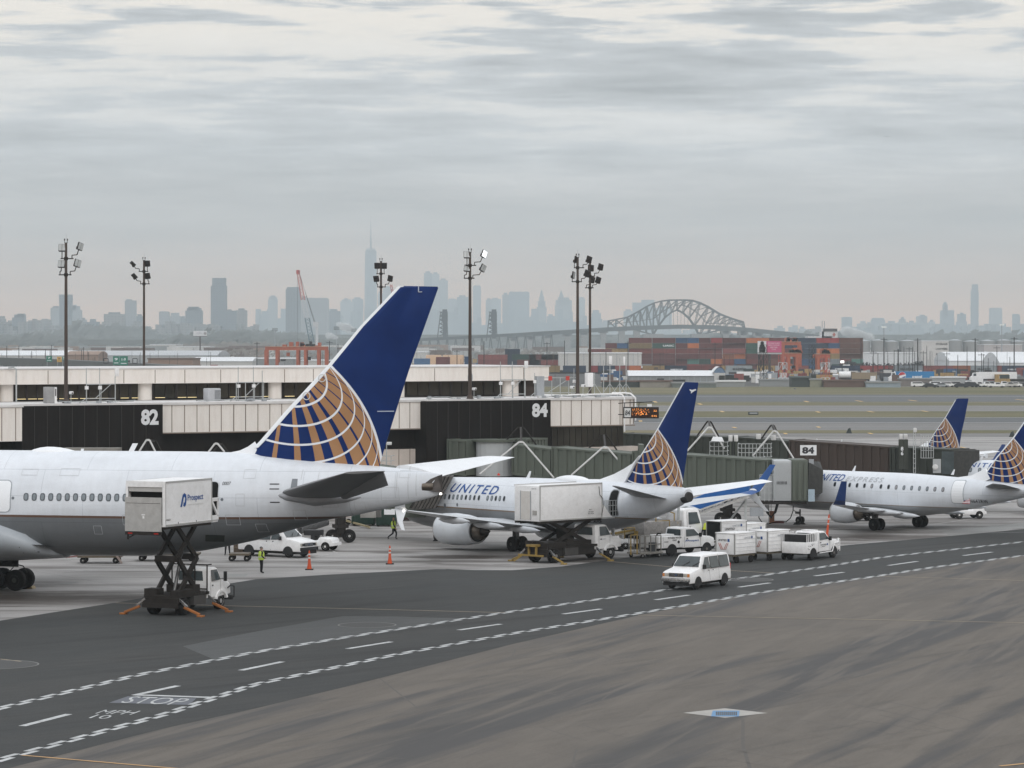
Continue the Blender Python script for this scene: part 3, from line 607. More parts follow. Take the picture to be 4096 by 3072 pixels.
# small marks on the rear fuselage
dm = MB()
x,z = P7.uv(294,486); P7.decal('access_panel',[[(x-.18,z+.42),(x+.14,z+.42),(x+.22,z-.45),(x-.20,z-.45)]], mat('panel_grey',(0.20,0.22,0.24),0.5))
for u,v in ((274.6,484),(274.4,488.9),(274.9,502.3)):
    x,z = P7.uv(u,v); P7.decal('trim_mark', [[(x-.28,z+.03),(x+.28,z+.03),(x+.28,z-.03),(x-.28,z-.03)]], LETD)
pl_ = []
for (u,v,w_,h_) in ((302,474.5,0.02,0.6),(318,480,0.02,0.9),(408,483,0.03,1.9),(416,484,0.03,1.4),(397,478,0.02,1.5)):
    x,z = P7.uv(u,v); P7.decal('panel_seam', [[(x-.02,z+h_/2),(x+.02,z+h_/2),(x+.02,z-h_/2),(x-.02,z-h_/2)]], mat('panel_line_grey',(0.5,0.52,0.54),0.5), 0.012)
for (u,v,w_,h_) in ((233,520,.8,.6),(262,528,.6,.5),(250,474,.7,.5),(130,520,.9,.6),(98,530,.5,.5),(70,472,1.2,.4),(330,503,.9,.5),(360,506,.6,.5),(390,494,1.0,.8),(405,474,.6,.4),(300,515,.7,.6),(240,500,.5,.7),(30,472,1.0,.35)):
    x,z = P7.uv(u,v); g_ = [(x-w_/2,z-h_/2),(x+w_/2,z-h_/2),(x+w_/2,z+h_/2),(x-w_/2,z+h_/2)]
    for a,b_ in zip(g_,g_[1:]+g_[:1]):
        vx = abs(a[0]-b_[0])<.01; P7.decal('hatch_seam',[[(a[0]-.012,a[1]-.012),(b_[0]+.012,a[1]-.012),(b_[0]+.012,b_[1]+.012),(a[0]-.012,b_[1]+.012)]], mat('panel_line_grey',(0.5,0.52,0.54),0.5), 0.012)
# cabin windows
z7 = P7.uv(60,497)[1]; cs = []
for i in range(12):
    u = (225+71.3*i)*.11573; x, z = P7.uv(u, 496.85+0.06*i); cs.append((x,z,WSH))
sp_ = cs[0][0]-cs[1][0]
for k in range(1,5): cs.append((cs[-1][0]-sp_, cs[-1][1], WSH))
P7.windows(cs, 0.33, 0.47, WRIM, WSH)
# rear doorway behind the truck, forward door at the frame edge
def rr_(x0,x1,z0,z1,r=0.22):
    P = []
    for cx,cz,a in ((x1-r,z1-r,0),(x0+r,z1-r,90),(x0+r,z0+r,180),(x1-r,z0+r,270)):
        for k in range(4): t = radians(a+k*30); P.append((cx+r*cos(t),cz+r*sin(t)))
    return P
xa, za = P7.uv(207.8,480.5); xb, zb_ = P7.uv(218.6,508)
P7.decal('door', [rr_(xb-0.02,xa+0.3,zb_-0.1,za), rr_(xb+.04,xa+0.3,zb_-0.05,za-.07)], None, 0.02, mats=[mat('door_frame_grey',(0.55,0.57,0.6),0.4), HOLE])
xa, za = P7.uv(-9,479.6); xb, zb_ = P7.uv(10.8,512.6)
dgrey = mat('door_seam',(0.32,0.35,0.38),0.4)
P7.decal('door', [rr_(xb,xa,zb_,za,0.3), rr_(xb+.05,xa-.05,zb_+.05,za-.05,0.27)], None, 0.02, mats=[dgrey, W])
x,z = P7.uv(4.4,496.7); P7.windows([(x,z,WSH)],0.26,0.62,WRIM,WSH)
x0_,z0_ = P7.uv(222.3,485.0); x1_,z1_ = P7.uv(231.3,481.6)
P7.text('0007','registration_digits',x0_,z0_,x1_,z1_,LETD,0.25,0.0,1)
for (u,v) in ((13,498),(222,499.5)):
    x,z = P7.uv(u,v); P7.decal('sensor_port',[[(x+.09*cos(a),z+.09*sin(a)) for a in [2*pi*i/10 for i in range(10)]]], mat('port_grey',(0.15,0.17,0.19),0.5))
# dome and antennas on the crown
xd = f7.un(54,450)[0]; zt = f7.un(54,450.5)[1]
dome = MB(); ring = []
for k in range(9):
    t = k/8; x = xd+1.75-3.5*t; r = max(0.02,sin(pi*min(1,t*1.15+.02) if t<.42 else pi*(0.5+(t-.42)/1.16*.98))**0.6)
    ring.append([(x,0.75*r*cos(2*pi*i/16),zt-0.25+0.48*r*sin(2*pi*i/16)) for i in range(16)])
dome.loft(ring).build('satellite_dome', W, R7, smooth=True)
for u0,u1,v0,lean in ((80,84.4,448.6,0.1),(127.6,134.5,443.3,0.9)):
    a = f7.p(u0,451.4); b_ = f7.p(u1-1.5,451.4); h_ = f7.un(u0,v0)[1]-a.z
    surf(MB(), [(a+Vector((0,0,-.1)),b_+Vector((0,0,-.1)),(0,.06,0)),(a+Vector((-lean*.3-.05,0,h_)),b_+Vector((-lean*.3-.05,0,h_)),(0,.02,0))]).build('blade_antenna', W, R7)
# near main gear (six wheel truck), partly outside the frame
gr_ = MB(); 
def widegear(x_,y_):
    g_ = MB(); g_.cyl((x_+.2,y_*.88,2.6),(x_,y_,.75),.22,n=14); g_.bar((x_-1.6,y_,.72),(x_+1.6,y_,.72),.34,.38); g_.bar((x_+1.9,y_*.7,2.4),(x_+.2,y_,1.3),.14); g_.bx(x_-1.2,x_+1.4,y_-.4,y_-.3,1.4,2.6)
    for k in (-1.45,0,1.45): g_.cyl((x_+k,y_-.9,.68),(x_+k,y_+.9,.68),.1)
    g_.tube([(x_+.3,y_,1.75),(x_-.5,y_+.2,1.72),(x_-1.2,y_+.2,1.62),(x_-1.75,y_+.2,1.5),(x_-2.0,y_+.2,1.1)],.035); g_.tube([(x_-.2,y_,1.9),(x_-.9,y_+.1,1.7),(x_-1.05,y_+.1,1.4),(x_-.8,y_+.1,1.15)],.03)
    go_ = g_.build('main_gear', DRK, R7)
    for k in (-1.45,0,1.45):
        for yy in (-.7,.7): wheel(go_, x_+k, y_+yy, .66, .66, .5, rimr=.5, mr=mat('dirty_rim',(0.05,0.048,0.045),0.5,0.2))
widegear(29.3,-3.4); widegear(31.2,5.5)
ng_ = MB(); ng_.cyl((56.8,0,2.7),(56.8,0,0.6),0.13,n=12); ng_o = ng_.build('nose_gear', GRY, R7)
for yy in (-.3,.3): wheel(ng_o,56.8,yy,0.54,0.54,0.35)
ch = MB(); c = gp(31.5,588.6); MB().prism([(-.2,0),(.2,0),(.07,.17),(-.07,.17)],-.3,.3).build('wheel_chock', mat('chock_yellow',(0.34,0.27,0.16),0.7,var=0.3), loc=(c.x,c.y,0.006), rz=f7.rz)
tag(bpy.data.objects['wheel_chock'],'dirty yellow wheel chock behind the foreground jet main wheels','wheel chock')
# wings outside the frame but casting their light and shade
for sgn in (1,-1):
    A = Vector((xf0+16.5,sgn*3.0,2.9)); B = Vector((xf0+4.2,sgn*3.0,2.7)); t1 = Vector((xf0-6.0,sgn*30.4,6.4)); t2 = Vector((xf0-7.6,sgn*30.4,6.4)); m1 = Vector((xf0+9.2,sgn*10.5,3.9)); m2 = Vector((xf0+2.6,sgn*10.5,3.8))
    surf(MB(), [(A,B,(0,0,0.75)),(m1,m2,(0,0,0.42)),(t1,t2,(0,0,0.08))]).build('wing', SLAT, R7, smooth=True)
    e_ = MB(); ex_ = xf0+16.2; e_.lathe([(0,0.9),(0.0,1.2),(-0.3,1.55),(-2.0,1.75),(-4.0,1.6),(-5.4,1.25),(-5.4,0.8)],(ex_,sgn*9.6,2.35),'x',28).build('engine', W, R7, smooth=True)

# ---------------- generic engine / gear
def engine(root, x, y, z, ln, r, core, plug=True, lip=ALU, skin=None):
    e = MB().lathe([(0.02,r*.80),(0.10,r*.86),(0.10,r*.90),(-.12,r*.97),(-ln*.35,r*1.03),(-ln*.7,r*.97),(-ln,r*.80),(-ln,r*.72),(-ln*.8,r*.70)],(x,y,z),'x',36).build('engine', skin or mat('engine_white',(0.60,0.63,0.66),0.3,var=0.06,scale=0.6,dirt=0.25,dcol=(0.35,0.34,0.33)), root, smooth=True)
    MB().lathe([(-ln*.78,r*.05),(-ln*.78,r*.71),(-ln*.97,r*.72),(-ln*.97,r*.70),(-ln*.8,r*.60)],(x,y,z),'x',30).build('fan_duct', mat('duct_dark',(0.018,0.016,0.015),0.5,0.4), e, smooth=True)
    MB().lathe([(-ln*.75,r*.66),(-ln,r*.62),(-ln-core*.45,r*.48),(-ln-core*.5,r*.40),(-ln-core*.4,r*.36)],(x,y,z),'x',30).build('core_nozzle', BRS, e, smooth=True)
    MB().lathe([(-ln-core*.3,r*.34),(-ln-core*.7,r*.22),(-ln-core,r*.03)],(x,y,z),'x',20).build('exhaust_cone', mat('cone_dark',(0.06,0.05,0.045),0.4,0.7), e, smooth=True)
    MB().lathe([(0.13,r*.84),(0.10,r*.90),(-.05,r*.955),(-.05,r*.93),(0.05,r*.82)],(x,y,z),'x',36).build('inlet_lip', lip, e, smooth=True)
    return e
def gear_leg(root, name, x, y, ztop, r, w, dy, rr=0.10, rimr=0.5, mr=None):
    g_ = MB(); g_.cyl((x,y,ztop),(x,y,r),rr,n=12); g_.cyl((x,y-dy-.05,r),(x,y+dy+.05,r),rr*.6); g_.bar((x+.7,y,ztop-.1),(x+.03,y,r+.45),rr*.7); g_.bx(x-.03,x+.5,y-.05,y+.05,r+.5,ztop-.2)
    go_ = g_.build(name, mat('gear_grey',(0.16,0.16,0.16),0.5,0.3,var=0.3,dirt=0.4), root)
    for k in (-dy,dy): wheel(go_, x, y+k, r, r, w, rimr=rimr, mr=mr)
    return go_

# ---------------- single-aisle jet behind
T3 = (X_(688.5,210.0), 210.0); TH3 = 50; f3 = Frame(T3, TH3)
out3 = [(455,477.0,None),(515.7,477.3,None),(562,478.7,None),(590,480.2,534.0),(608.3,481.0,531),(623,481.6,528.3),(646.3,483.3,521.3),(669.4,485.4,512),(681,487,505.6),(688.3,489.2,499.0)]
rg = []
for u,vt,vb in out3:
    x, zt = f3.un(u,vt); zb = f3.un(u,vb)[1] if vb else zt-4.02
    ry = 1.88 if x > 11 else max(0.34, 1.88*((x+1.6)/12.6)**0.72)
    rg.append((x,zt,min(zb,zt-0.3) if vb else zb,ry))
xk = rg[0][0]; ztk, zbk = rg[0][1], rg[0][2]
for x,a,b_,ry in ((27.4,-0.02,0,1.88),(29.3,-0.55,0.12,1.66),(30.8,-1.35,0.35,1.25),(31.8,-2.0,0.9,0.75),(32.3,-2.5,1.4,0.2)): rg.append((x,ztk+a,zbk+b_,ry))
zs3 = f3.un(500,511.2,1.9)[1]
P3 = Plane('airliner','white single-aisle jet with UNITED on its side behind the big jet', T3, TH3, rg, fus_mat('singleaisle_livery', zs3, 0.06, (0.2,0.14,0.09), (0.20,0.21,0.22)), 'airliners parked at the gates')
f3 = P3.fr; R3 = P3.root
a3_ = lambda u,v: f3.un(u,v)
src = [a3_(600+495*.11573,400+255*.11573), a3_(600+700*.11573,400+740*.11573), a3_(600+228*.11573,400+703*.11573)]
dst = [f7.un(328.9,367.6), f7.un(377.2,465), f7.un(250.0,456.8)]
MG3 = globe_mat('globe_fin_small', G7C, G7R, solve3(src,dst))
def z4p(x,y): return 600+x*.11573, 400+y*.11573
def z3p(x,y): return 400+x*.11573, 400+y*.11573
def z5p(x,y): return 768+x*.11573, 375+y*.11573
def r3p(x,y): return 512+x*.11573, 220+y*.11573
def sec_(fr, l, t, th): return (fr.p(*l), fr.p(*t), (0,th,0))
F3s = [sec_(f3,r3p(1495,1399),r3p(1608,1404),0.05), sec_(f3,r3p(1480,1412),r3p(1610,1416),0.10), sec_(f3,z4p(632,10),z4p(828,0),0.14), sec_(f3,z4p(497,255),z4p(775,300),0.19), sec_(f3,z4p(355,478),z4p(738,560),0.24), sec_(f3,z4p(238,690),z4p(712,728),0.28), sec_(f3,z4p(225,740),z4p(700,800),0.28)]
fin3 = surf(MB(), F3s).build('tail_fin', MG3, R3, smooth=True)
le = MB(); pts = [f3.p(*q) for q in (r3p(1480,1405),z4p(632,10),z4p(497,252),z4p(355,476),z4p(330,520))]
le.loft([[p+Vector((0.05,0,0)),p+Vector((-.06,.07,0)),p+Vector((-.20,.13,0)),p+Vector((-.20,-.13,0)),p+Vector((-.06,-.07,0))] for p in pts]); le.build('leading_edge', W, fin3, smooth=True)
ff = MB(); pr = [f3.p(*q) for q in (z4p(-190,683),z4p(0,685),z4p(120,640),z4p(210,592),z4p(280,548),z4p(345,478))]
bs = [f3.p(*q) for q in (z4p(-185,700),z4p(60,705),z4p(150,712),z4p(205,715),z4p(232,705),z4p(350,482))]
ff.loft([[a,Vector((a.x-.1,.10+.02*i,(a.z+b.z)/2)),Vector((b.x,0.30,b.z-.1)),Vector((b.x,-0.30,b.z-.1)),Vector((a.x-.1,-.10-.02*i,(a.z+b.z)/2))] for i,(a,b) in enumerate(zip(pr,bs))]); ff.build('fin_fillet', W, R3, smooth=True)
mk = MB(); star = [r3p(1548,1462),r3p(1570,1468),r3p(1600,1460),r3p(1608,1470),r3p(1590,1478),r3p(1572,1490),r3p(1560,1500),r3p(1562,1482),r3p(1550,1472)]
mk.face([f3.p(u,v)+Vector((0,0.16,0)) for u,v in star]); mk.build('chipped_paint', W, fin3)
# exhaust at the tail cone
c = f3.p(687.2,497.0,0.0); MB().lathe([(-0.22,0.05),(-0.22,0.34),(0.30,0.46),(0.32,0.05)],(c.x-.05,0,c.z),'x',18).build('exhaust_pipe', mat('apu_dark',(0.03,0.028,0.027),0.5), R3, smooth=True)
c = f3.p(681,505,0.5)
# stabilisers
A = f3.p(*z4p(165,737),1.3); 
A = Vector((8.6,0.9,f3.un(*z4p(250,760),0.9)[1])); Bt = f3.p(*z4p(705,818),7.0)
sL = f3.p(*z4p(160,738),0.9)
nearS = MB(); L0 = f3.p(625,485.8,1.0); T0 = f3.p(662,494.5,1.0); Lt = f3.p(658.5,490.5,7.1); Tt = f3.p(681.3,494.4,7.1)
L0 = Vector((5.2,0.8,4.55)); T0 = Vector((1.6,0.5,4.32)); Lt = Vector((.1,7.1,5.5)); Tt = Vector((-1.2,7.1,5.42))
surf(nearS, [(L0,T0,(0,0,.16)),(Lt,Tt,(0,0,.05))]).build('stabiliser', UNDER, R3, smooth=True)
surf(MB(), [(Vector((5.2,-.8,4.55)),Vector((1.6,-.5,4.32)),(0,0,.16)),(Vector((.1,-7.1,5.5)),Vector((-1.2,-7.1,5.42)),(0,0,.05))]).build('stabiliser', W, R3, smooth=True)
# wings with split winglets
for sgn in (1,-1):
    A=Vector((20.6,sgn*1.6,1.85)); B=Vector((13.4,sgn*1.6,1.75)); m1=Vector((17.6,sgn*5.8,2.35)); m2=Vector((13.0,sgn*5.8,2.28)); t1=Vector((12.1,sgn*16.6,3.70)); t2=Vector((10.6,sgn*16.6,3.70))
    wg = surf(MB(),[(A,B,(0,0,.42)),(m1,m2,(0,0,.25)),(t1,t2,(0,0,.06))]).build('wing', SLAT, R3, smooth=True)
    wl = MB(); surf(wl,[(t1,t2,(0,0,.05)),(Vector((11.4,sgn*17.15,3.95)),Vector((10.25,sgn*17.15,3.95)),(0,.02,.04)),(Vector((10.9,sgn*17.45,4.6)),Vector((9.9,sgn*17.45,4.6)),(0,.04,.01)),(Vector((9.8,sgn*17.8,6.0)),Vector((9.2,sgn*17.8,6.0)),(0,.02,0))]); 
    wlo = wl.build('winglet', mat('winglet_blue',(0.015,0.075,0.25),0.35) if sgn < 0 else W, wg, smooth=True)
    surf(MB(),[(Vector((11.7,sgn*16.9,3.8)),Vector((10.4,sgn*16.9,3.8)),(0,.03,.02)),(Vector((10.8,sgn*17.4,3.0)),Vector((10.2,sgn*17.4,3.0)),(0,.02,0)),(Vector((10.1,sgn*17.6,2.45)),Vector((9.7,sgn*17.6,2.42)),(0,.01,0))]).build('lower_winglet', W, wg, smooth=True)
    if sgn < 0: surf(MB(),[(Vector((11.45,-17.17,3.97)),Vector((10.2,-17.17,3.97)),(0,.035,.05)),(Vector((11.15,-17.32,4.25)),Vector((10.0,-17.32,4.25)),(0,.05,.03))]).build('winglet_band', W, wg, smooth=True)
    MB().lathe([(0,.02),(-.06,.05),(-.16,.03)],(t2.x+.1,sgn*17.0,3.72),'x',8).build('navigation_lamp', mat('lit_lamp',(1,0.95,0.85)), wg)
    for yy,xx,zz_ in ((4.0,12.9,1.75),(7.6,12.6,2.2),(11.2,12.1,2.75)):
        MB().lathe([(1.6,.02),(1.0,.2),(0,.27),(-1.1,.2),(-1.9,.02)],(xx+.3,sgn*yy,zz_),'x',12).build('flap_fairing', mat('fairing_pale',(0.5,0.52,0.54),0.35), wg, smooth=True)
    ze = 1.50; e_ = engine(R3, 21.3, sgn*4.83, ze, 4.0, 1.16, 1.35)
    MB().bx(16.2,20.6,sgn*4.83-.12,sgn*4.83+.12,2.0,2.45).build('pylon', SLAT, e_, bevel=.05)
gear_leg(R3,'main_gear',15.2,2.86,1.9,0.565,0.42,0.43,0.14,mr=mat('dirty_rim',(0.05,0.048,0.045)))
gear_leg(R3,'main_gear',15.2,-2.86,1.9,0.565,0.42,0.43,0.14,mr=mat('dirty_rim',(0.05,0.048,0.045)))
gear_leg(R3,'nose_gear',28.0,0,1.5,0.345,0.2,0.2,0.08)
# windows, title, doors
cs = []
lst = [355,390,427,461,497,533,570,606,643,682] + [757,793,828,863,900]
for i,X in enumerate(lst):
    u, v = z3p(X, 834+ (X-355)*0.034); x,z = P3.uv(u,v); cs.append((x,z,WDK if i in (0,2,6,8,9,12,14) else WSH))
P3.windows(cs, 0.27, 0.40, WRIM, WSH)
x0_,z0_ = P3.uv(*z3p(440,792)); x1_,z1_ = P3.uv(*z3p(868,732))
P3.text('UNITED','title_lettering',x0_+.15,z0_-.02,x1_-.15,z0_+0.62,LET,0.2,0.012,6,1.3)
x0_,z0_ = P3.uv(*z4p(187,789)); x1_,z1_ = P3.uv(*z4p(234,776))
P3.text('0728','registration_digits',x0_,z0_,x1_,z0_+.17,LETD,0.3,0.0,1)
x0_,z0_ = P3.uv(*z3p(1622,1050)); x1_,z1_ = P3.uv(*z3p(1735,1030)); P3.text('N13728','registration',x0_+1.3,z0_-.05,x1_,z0_+.3,LETD,0.0,0.02,3)
for X,Y,r in ((389,912,.14),(496,905,.11)):
    x,z = P3.uv(*z3p(X,Y)); P3.decal('outflow_port', [[(x+r*cos(a),z+r*1.2*sin(a)) for a in [2*pi*i/10 for i in range(10)]]], mat('port_grey',(0.15,0.17,0.19)))
xa,za = P3.uv(*z4p(108,778)); xb,zb_ = P3.uv(*z4p(170,1000))
P3.decal('rear_door_opening', [rr_(xb+.0,xa+.05,zb_-.06,za+.08,.25), rr_(xb+.07,xa-.02,zb_,za,.22)], None, .02, mats=[GRY, HOLE])
xd_,zd_ = (xa+0.1, (za+zb_)/2)
MB().bx(xa+0.05,xa+1.0,1.98,2.1,zb_,za).build('open_door', mat('door_inner',(0.42,0.42,0.41),0.5,var=.2), R3, bevel=.15)
xx = f3.un(*z3p(1490,660))[0]; zt = f3.un(*z3p(1490,655))[1]
ring = []
for k in range(11):
    t = k/10; r = sin(pi*max(.02,min(.98,t)))**0.45; ring.append([(xx+1.9-3.8*t,.62*r*cos(2*pi*i/16),zt-.38+.42*r*sin(2*pi*i/16)) for i in range(16)])
MB().loft(ring).build('satellite_dome', W, R3, smooth=True)
x = f3.un(*z3p(1110,660))[0]; surf(MB(),[(Vector((x+.25,0,5.25)),Vector((x-.15,0,5.25)),(0,.04,0)),(Vector((x-.12,0,5.75)),Vector((x-.32,0,5.75)),(0,.015,0))]).build('blade_antenna', W, R3)
MB().lathe([(0,.11),(.1,.1),(.18,.02)],(f3.un(*z3p(1000,665))[0]+2,0,5.3),'z',10).build('beacon_lamp', mat('beacon_red',(0.5,0.05,0.03),.3), R3)

# ---------------- regional jets
TE1 = (43.9,234.5); fE = Frame(TE1, 44)
outE = [(819.5,469.9,None),(883.7,472.2,None),(910.4,473.3,516.8),(941.6,475.7,513.9),(976.3,479.0,508),(1000,481.6,503),(1024,484.4,497.7)]
rgE = []
for u,vt,vb in outE:
    x, zt = fE.un(u,vt); zb = fE.un(u,vb)[1] if vb else zt-3.36; rgE.append((x,zt,zb,min(1.51,(zt-zb)*.46)))
xe, zte, zbe = rgE[-1][0], rgE[-1][1], rgE[-1][2]
rgE += [(2.0,zte+.02-.02,zbe+.55,0.75),(0.6,zte-.10,zbe+1.0,0.45),(-.2,zte-.25,zbe+1.25,.2)]
z0, z1 = rgE[0][1], rgE[0][2]
xf = rgE[0][0]
rgE += [(q,z0+a,z1+b_,ry) for q,a,b_,ry in ((max(25.9,xf+.3),-.05,0,1.5),(27.5,-.55,.1,1.25),(28.8,-1.25,.35,.85),(29.6,-1.8,.75,.45),(30.0,-2.2,1.1,.1))]
f3rd_T = (X_(985,297), 297); fT = Frame(f3rd_T, 55)
FEs = [(z5p(1640,203),z5p(1731,203),.05),(z5p(1620,215),z5p(1731,212),.08),(z5p(1530,372),z5p(1700,375),.13),(z5p(1440,500),z5p(1672,500),.17),(z5p(1380,602),z5p(1652,632),.2),(z5p(1370,650),z5p(1645,690),.2)]
secE = [(fT.p(*a),fT.p(*b_),(0,t,0)) for a,b_,t in FEs]
srcE = [fT.un(*z5p(1530,370)), fT.un(*z5p(1641,640)), fT.un(*z5p(1372,606))]
MGE = globe_mat('globe_fin_regional', G7C, G7R, solve3(srcE,dst))
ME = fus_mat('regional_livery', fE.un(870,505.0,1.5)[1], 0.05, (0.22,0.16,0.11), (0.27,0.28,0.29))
def ejet(label, T, th, full):
    P = Plane('regional_jet', label, T, th, rgE, ME, 'airliners parked at the gates'); R = P.root
    fn_ = surf(MB(), secE).build('tail_fin', MGE, R, smooth=True)
    le = MB(); le.loft([[q[0]+Vector((.05,0,0)),q[0]+Vector((-.05,.06,0)),q[0]+Vector((-.16,.11,0)),q[0]+Vector((-.16,-.11,0)),q[0]+Vector((-.05,-.06,0))] for q in secE[1:5]]); le.build('leading_edge', W, fn_, smooth=True)
    p0 = secE[4][0]; pA = secE[3][0]
    ff = MB(); ff.loft([[(a,0,b_),(a-.1,.12,b_-.2),(a-.6,.3,c_),(a-.6,-.3,c_),(a-.1,-.12,b_-.2)] for a,b_,c_ in ((p0.x+2.9,4.40,4.2),(p0.x+1.4,4.62,4.2),(p0.x+0.5,p0.z+.12,4.2),(p0.x+.05,p0.z+.35,4.4))]); ff.build('fin_fillet', W, R, smooth=True)
    for sgn in (1,-1):
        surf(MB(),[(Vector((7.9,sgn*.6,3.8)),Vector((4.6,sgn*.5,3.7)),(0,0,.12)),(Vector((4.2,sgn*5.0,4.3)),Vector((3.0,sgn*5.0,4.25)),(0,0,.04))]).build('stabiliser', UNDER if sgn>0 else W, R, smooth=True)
        wg = surf(MB(),[(Vector((20.3,sgn*1.2,1.45)),Vector((14.2,sgn*1.2,1.35)),(0,0,.33)),(Vector((17.9,sgn*4.6,1.75)),Vector((14.0,sgn*4.6,1.7)),(0,0,.2)),(Vector((13.6,sgn*13.1,2.65)),Vector((12.3,sgn*13.1,2.65)),(0,0,.05))]).build('wing', SLAT, R, smooth=True)
        surf(MB(),[(Vector((13.5,sgn*13.1,2.65)),Vector((12.3,sgn*13.1,2.65)),(0,.02,.04)),(Vector((12.9,sgn*13.6,3.0)),Vector((11.9,sgn*13.6,3.0)),(0,.04,.01)),(Vector((12.0,sgn*14.0,4.55)),Vector((11.45,sgn*14.0,4.55)),(0,.02,0))]).build('winglet', BLU, wg, smooth=True)
        for yy,xx,zz_ in ((3.1,13.7,1.35),(5.9,13.5,1.7),(8.8,13.1,2.05)): MB().lathe([(1.2,.02),(.7,.15),(0,.2),(-.9,.14),(-1.5,.02)],(xx+.3,sgn*yy,zz_),'x',10).build('flap_fairing', mat('fairing_pale',(0.5,0.52,0.54)), wg, smooth=True)
        engine(R, 20.2, sgn*4.1, 1.42, 2.25, .86, 1.5, skin=mat('engine_grey',(0.47,0.49,0.51),0.35,var=.06,dirt=.2,dcol=(.3,.3,.3)))
        gear_leg(R,'main_gear',16.9,sgn*2.95,1.5,.5,.36,.36,.12,mr=mat('dirty_rim',(0.05,0.048,0.045)))
    gear_leg(R,'nose_gear',27.2,0,1.2,.305,.2,.19,.07)
    for xx in (25.5,21.5,11.5): surf(MB(),[(Vector((xx+.2,0,4.6)),Vector((xx-.1,0,4.6)),(0,.03,0)),(Vector((xx-.1,0,5.05)),Vector((xx-.22,0,5.05)),(0,.01,0))]).build('blade_antenna', W, R)
    return P
PE = ejet('white regional jet with UNITED EXPRESS and N643RW on its side', TE1, 44, True)
cs = []
for i,X in enumerate([385,450,578,642,706,770,834,898,976,1042,1108,1175,1241,1309,1376,1443,1512]):
    x,z = PE.uv(*z5p(X,935+(X-395)*.0493)); cs.append((x,z,WDK if i in (0,1,2,4,5,6,8,9) else (WSH2 if i in (3,7,10,15,16) else WSH)))
PE.windows(cs, .27, .38, WRIM, WSH)
x0_,z0_ = PE.uv(*z5p(400,905)); x1_,_ = PE.uv(*z5p(655,905)); PE.text('UNITED','title_lettering',x0_,z0_-.02,x1_,z0_+.52,LET,.3,.01,4)
x0_,z0_ = PE.uv(*z5p(668,913)); x1_,z1_ = PE.uv(*z5p(990,927)); PE.text('EXPRESS','title_lettering',x0_,z0_-.02,x1_,z0_+.36,LETG,.25,.012,4,1.3)
x0_,z0_ = PE.uv(*z5p(1752,1105)); x1_,_ = PE.uv(*z5p(1910,1105)); PE.text('N643RW','registration',x0_,z0_,x1_,z0_+.30,LETD,0,.015,4,1.2)
xa,za = PE.uv(*z5p(1615,905)); xb,zb_ = PE.uv(*z5p(1670,1112))
PE.decal('door', [rr_(xb-.35,xa-.05,zb_,za,.2), rr_(xb-.30,xa-.10,zb_+.05,za-.05,.17)], None, .02, mats=[dgrey, W])
x,z = PE.uv(*z5p(1715,1088)); FR_ = mat('flag_red',(0.4,0.05,0.06),.5); FB_ = mat('flag_blue',(0.04,0.06,0.2),.5)
fl = MB()
for k in range(7):
    fl.mi = 0 if k%2==0 else 1; fl.face([(x+a,PE.sy(x,z,.03),z+.2-.06*k+b_) for a,b_ in ((.38,0),(-.38,0),(-.38,-.06),(.38,-.06))])
fl.mi = 2; fl.face([(x+a,PE.sy(x,z,.045),z+b_) for a,b_ in ((.38,.2),(.08,.2),(.08,-.02),(.38,-.02))]); fl.build('flag_decal', [FR_,W,FB_], R := PE.root)
PN = ejet('white regional jet cut by the right edge, behind the tail of another', (64.8,260.4), 30, False)
cs = []
for i in range(6):
    x,z = PN.uv(970.5+9.1*i,469.9+.15*i); cs.append((x,z,WSH))
PN.windows(cs,.33,.42,WRIM,WSH)
x0_,z0_ = PN.uv(962.5,466.6); x1_,_ = PN.uv(1001.5,466.6); PN.text('UNITED','title_lettering',x0_,z0_,x1_,z0_+.38,LET,.15,.012,4,1.3)
PT = ejet('farthest regional jet, its blue tail showing above the brown jet bridge', f3rd_T, 55, False)
# airliner flying far off in the clouds
fl_o = thing('airliner','tiny distant jet flying in the cloudy sky','airliner', at(886.5,136.5,15500), radians(8))
ring = [[(x,r*cos(2*pi*i/10),r*sin(2*pi*i/10)+dz) for i in range(10)] for x,r,dz in ((-19,.3,.6),(-12,1.6,.2),(10,1.9,0),(16,1.5,-.1),(19,.2,-.4))]
MB().loft(ring).build('fuselage', GRY, fl_o, smooth=True)
for sgn in (1,-1): surf(MB(),[(Vector((3,sgn,-.6)),Vector((-4,sgn,-.6)),(0,0,.4)),(Vector((-5,sgn*17,1)),Vector((-7,sgn*17,1)),(0,0,.1))]).build('wing', GRY, fl_o)
surf(MB(),[(Vector((-12,0,1.5)),Vector((-18,0,1.5)),(0,.2,0)),(Vector((-17.5,0,7)),Vector((-19.5,0,7)),(0,.1,0))]).build('tail_fin', GRY, fl_o)
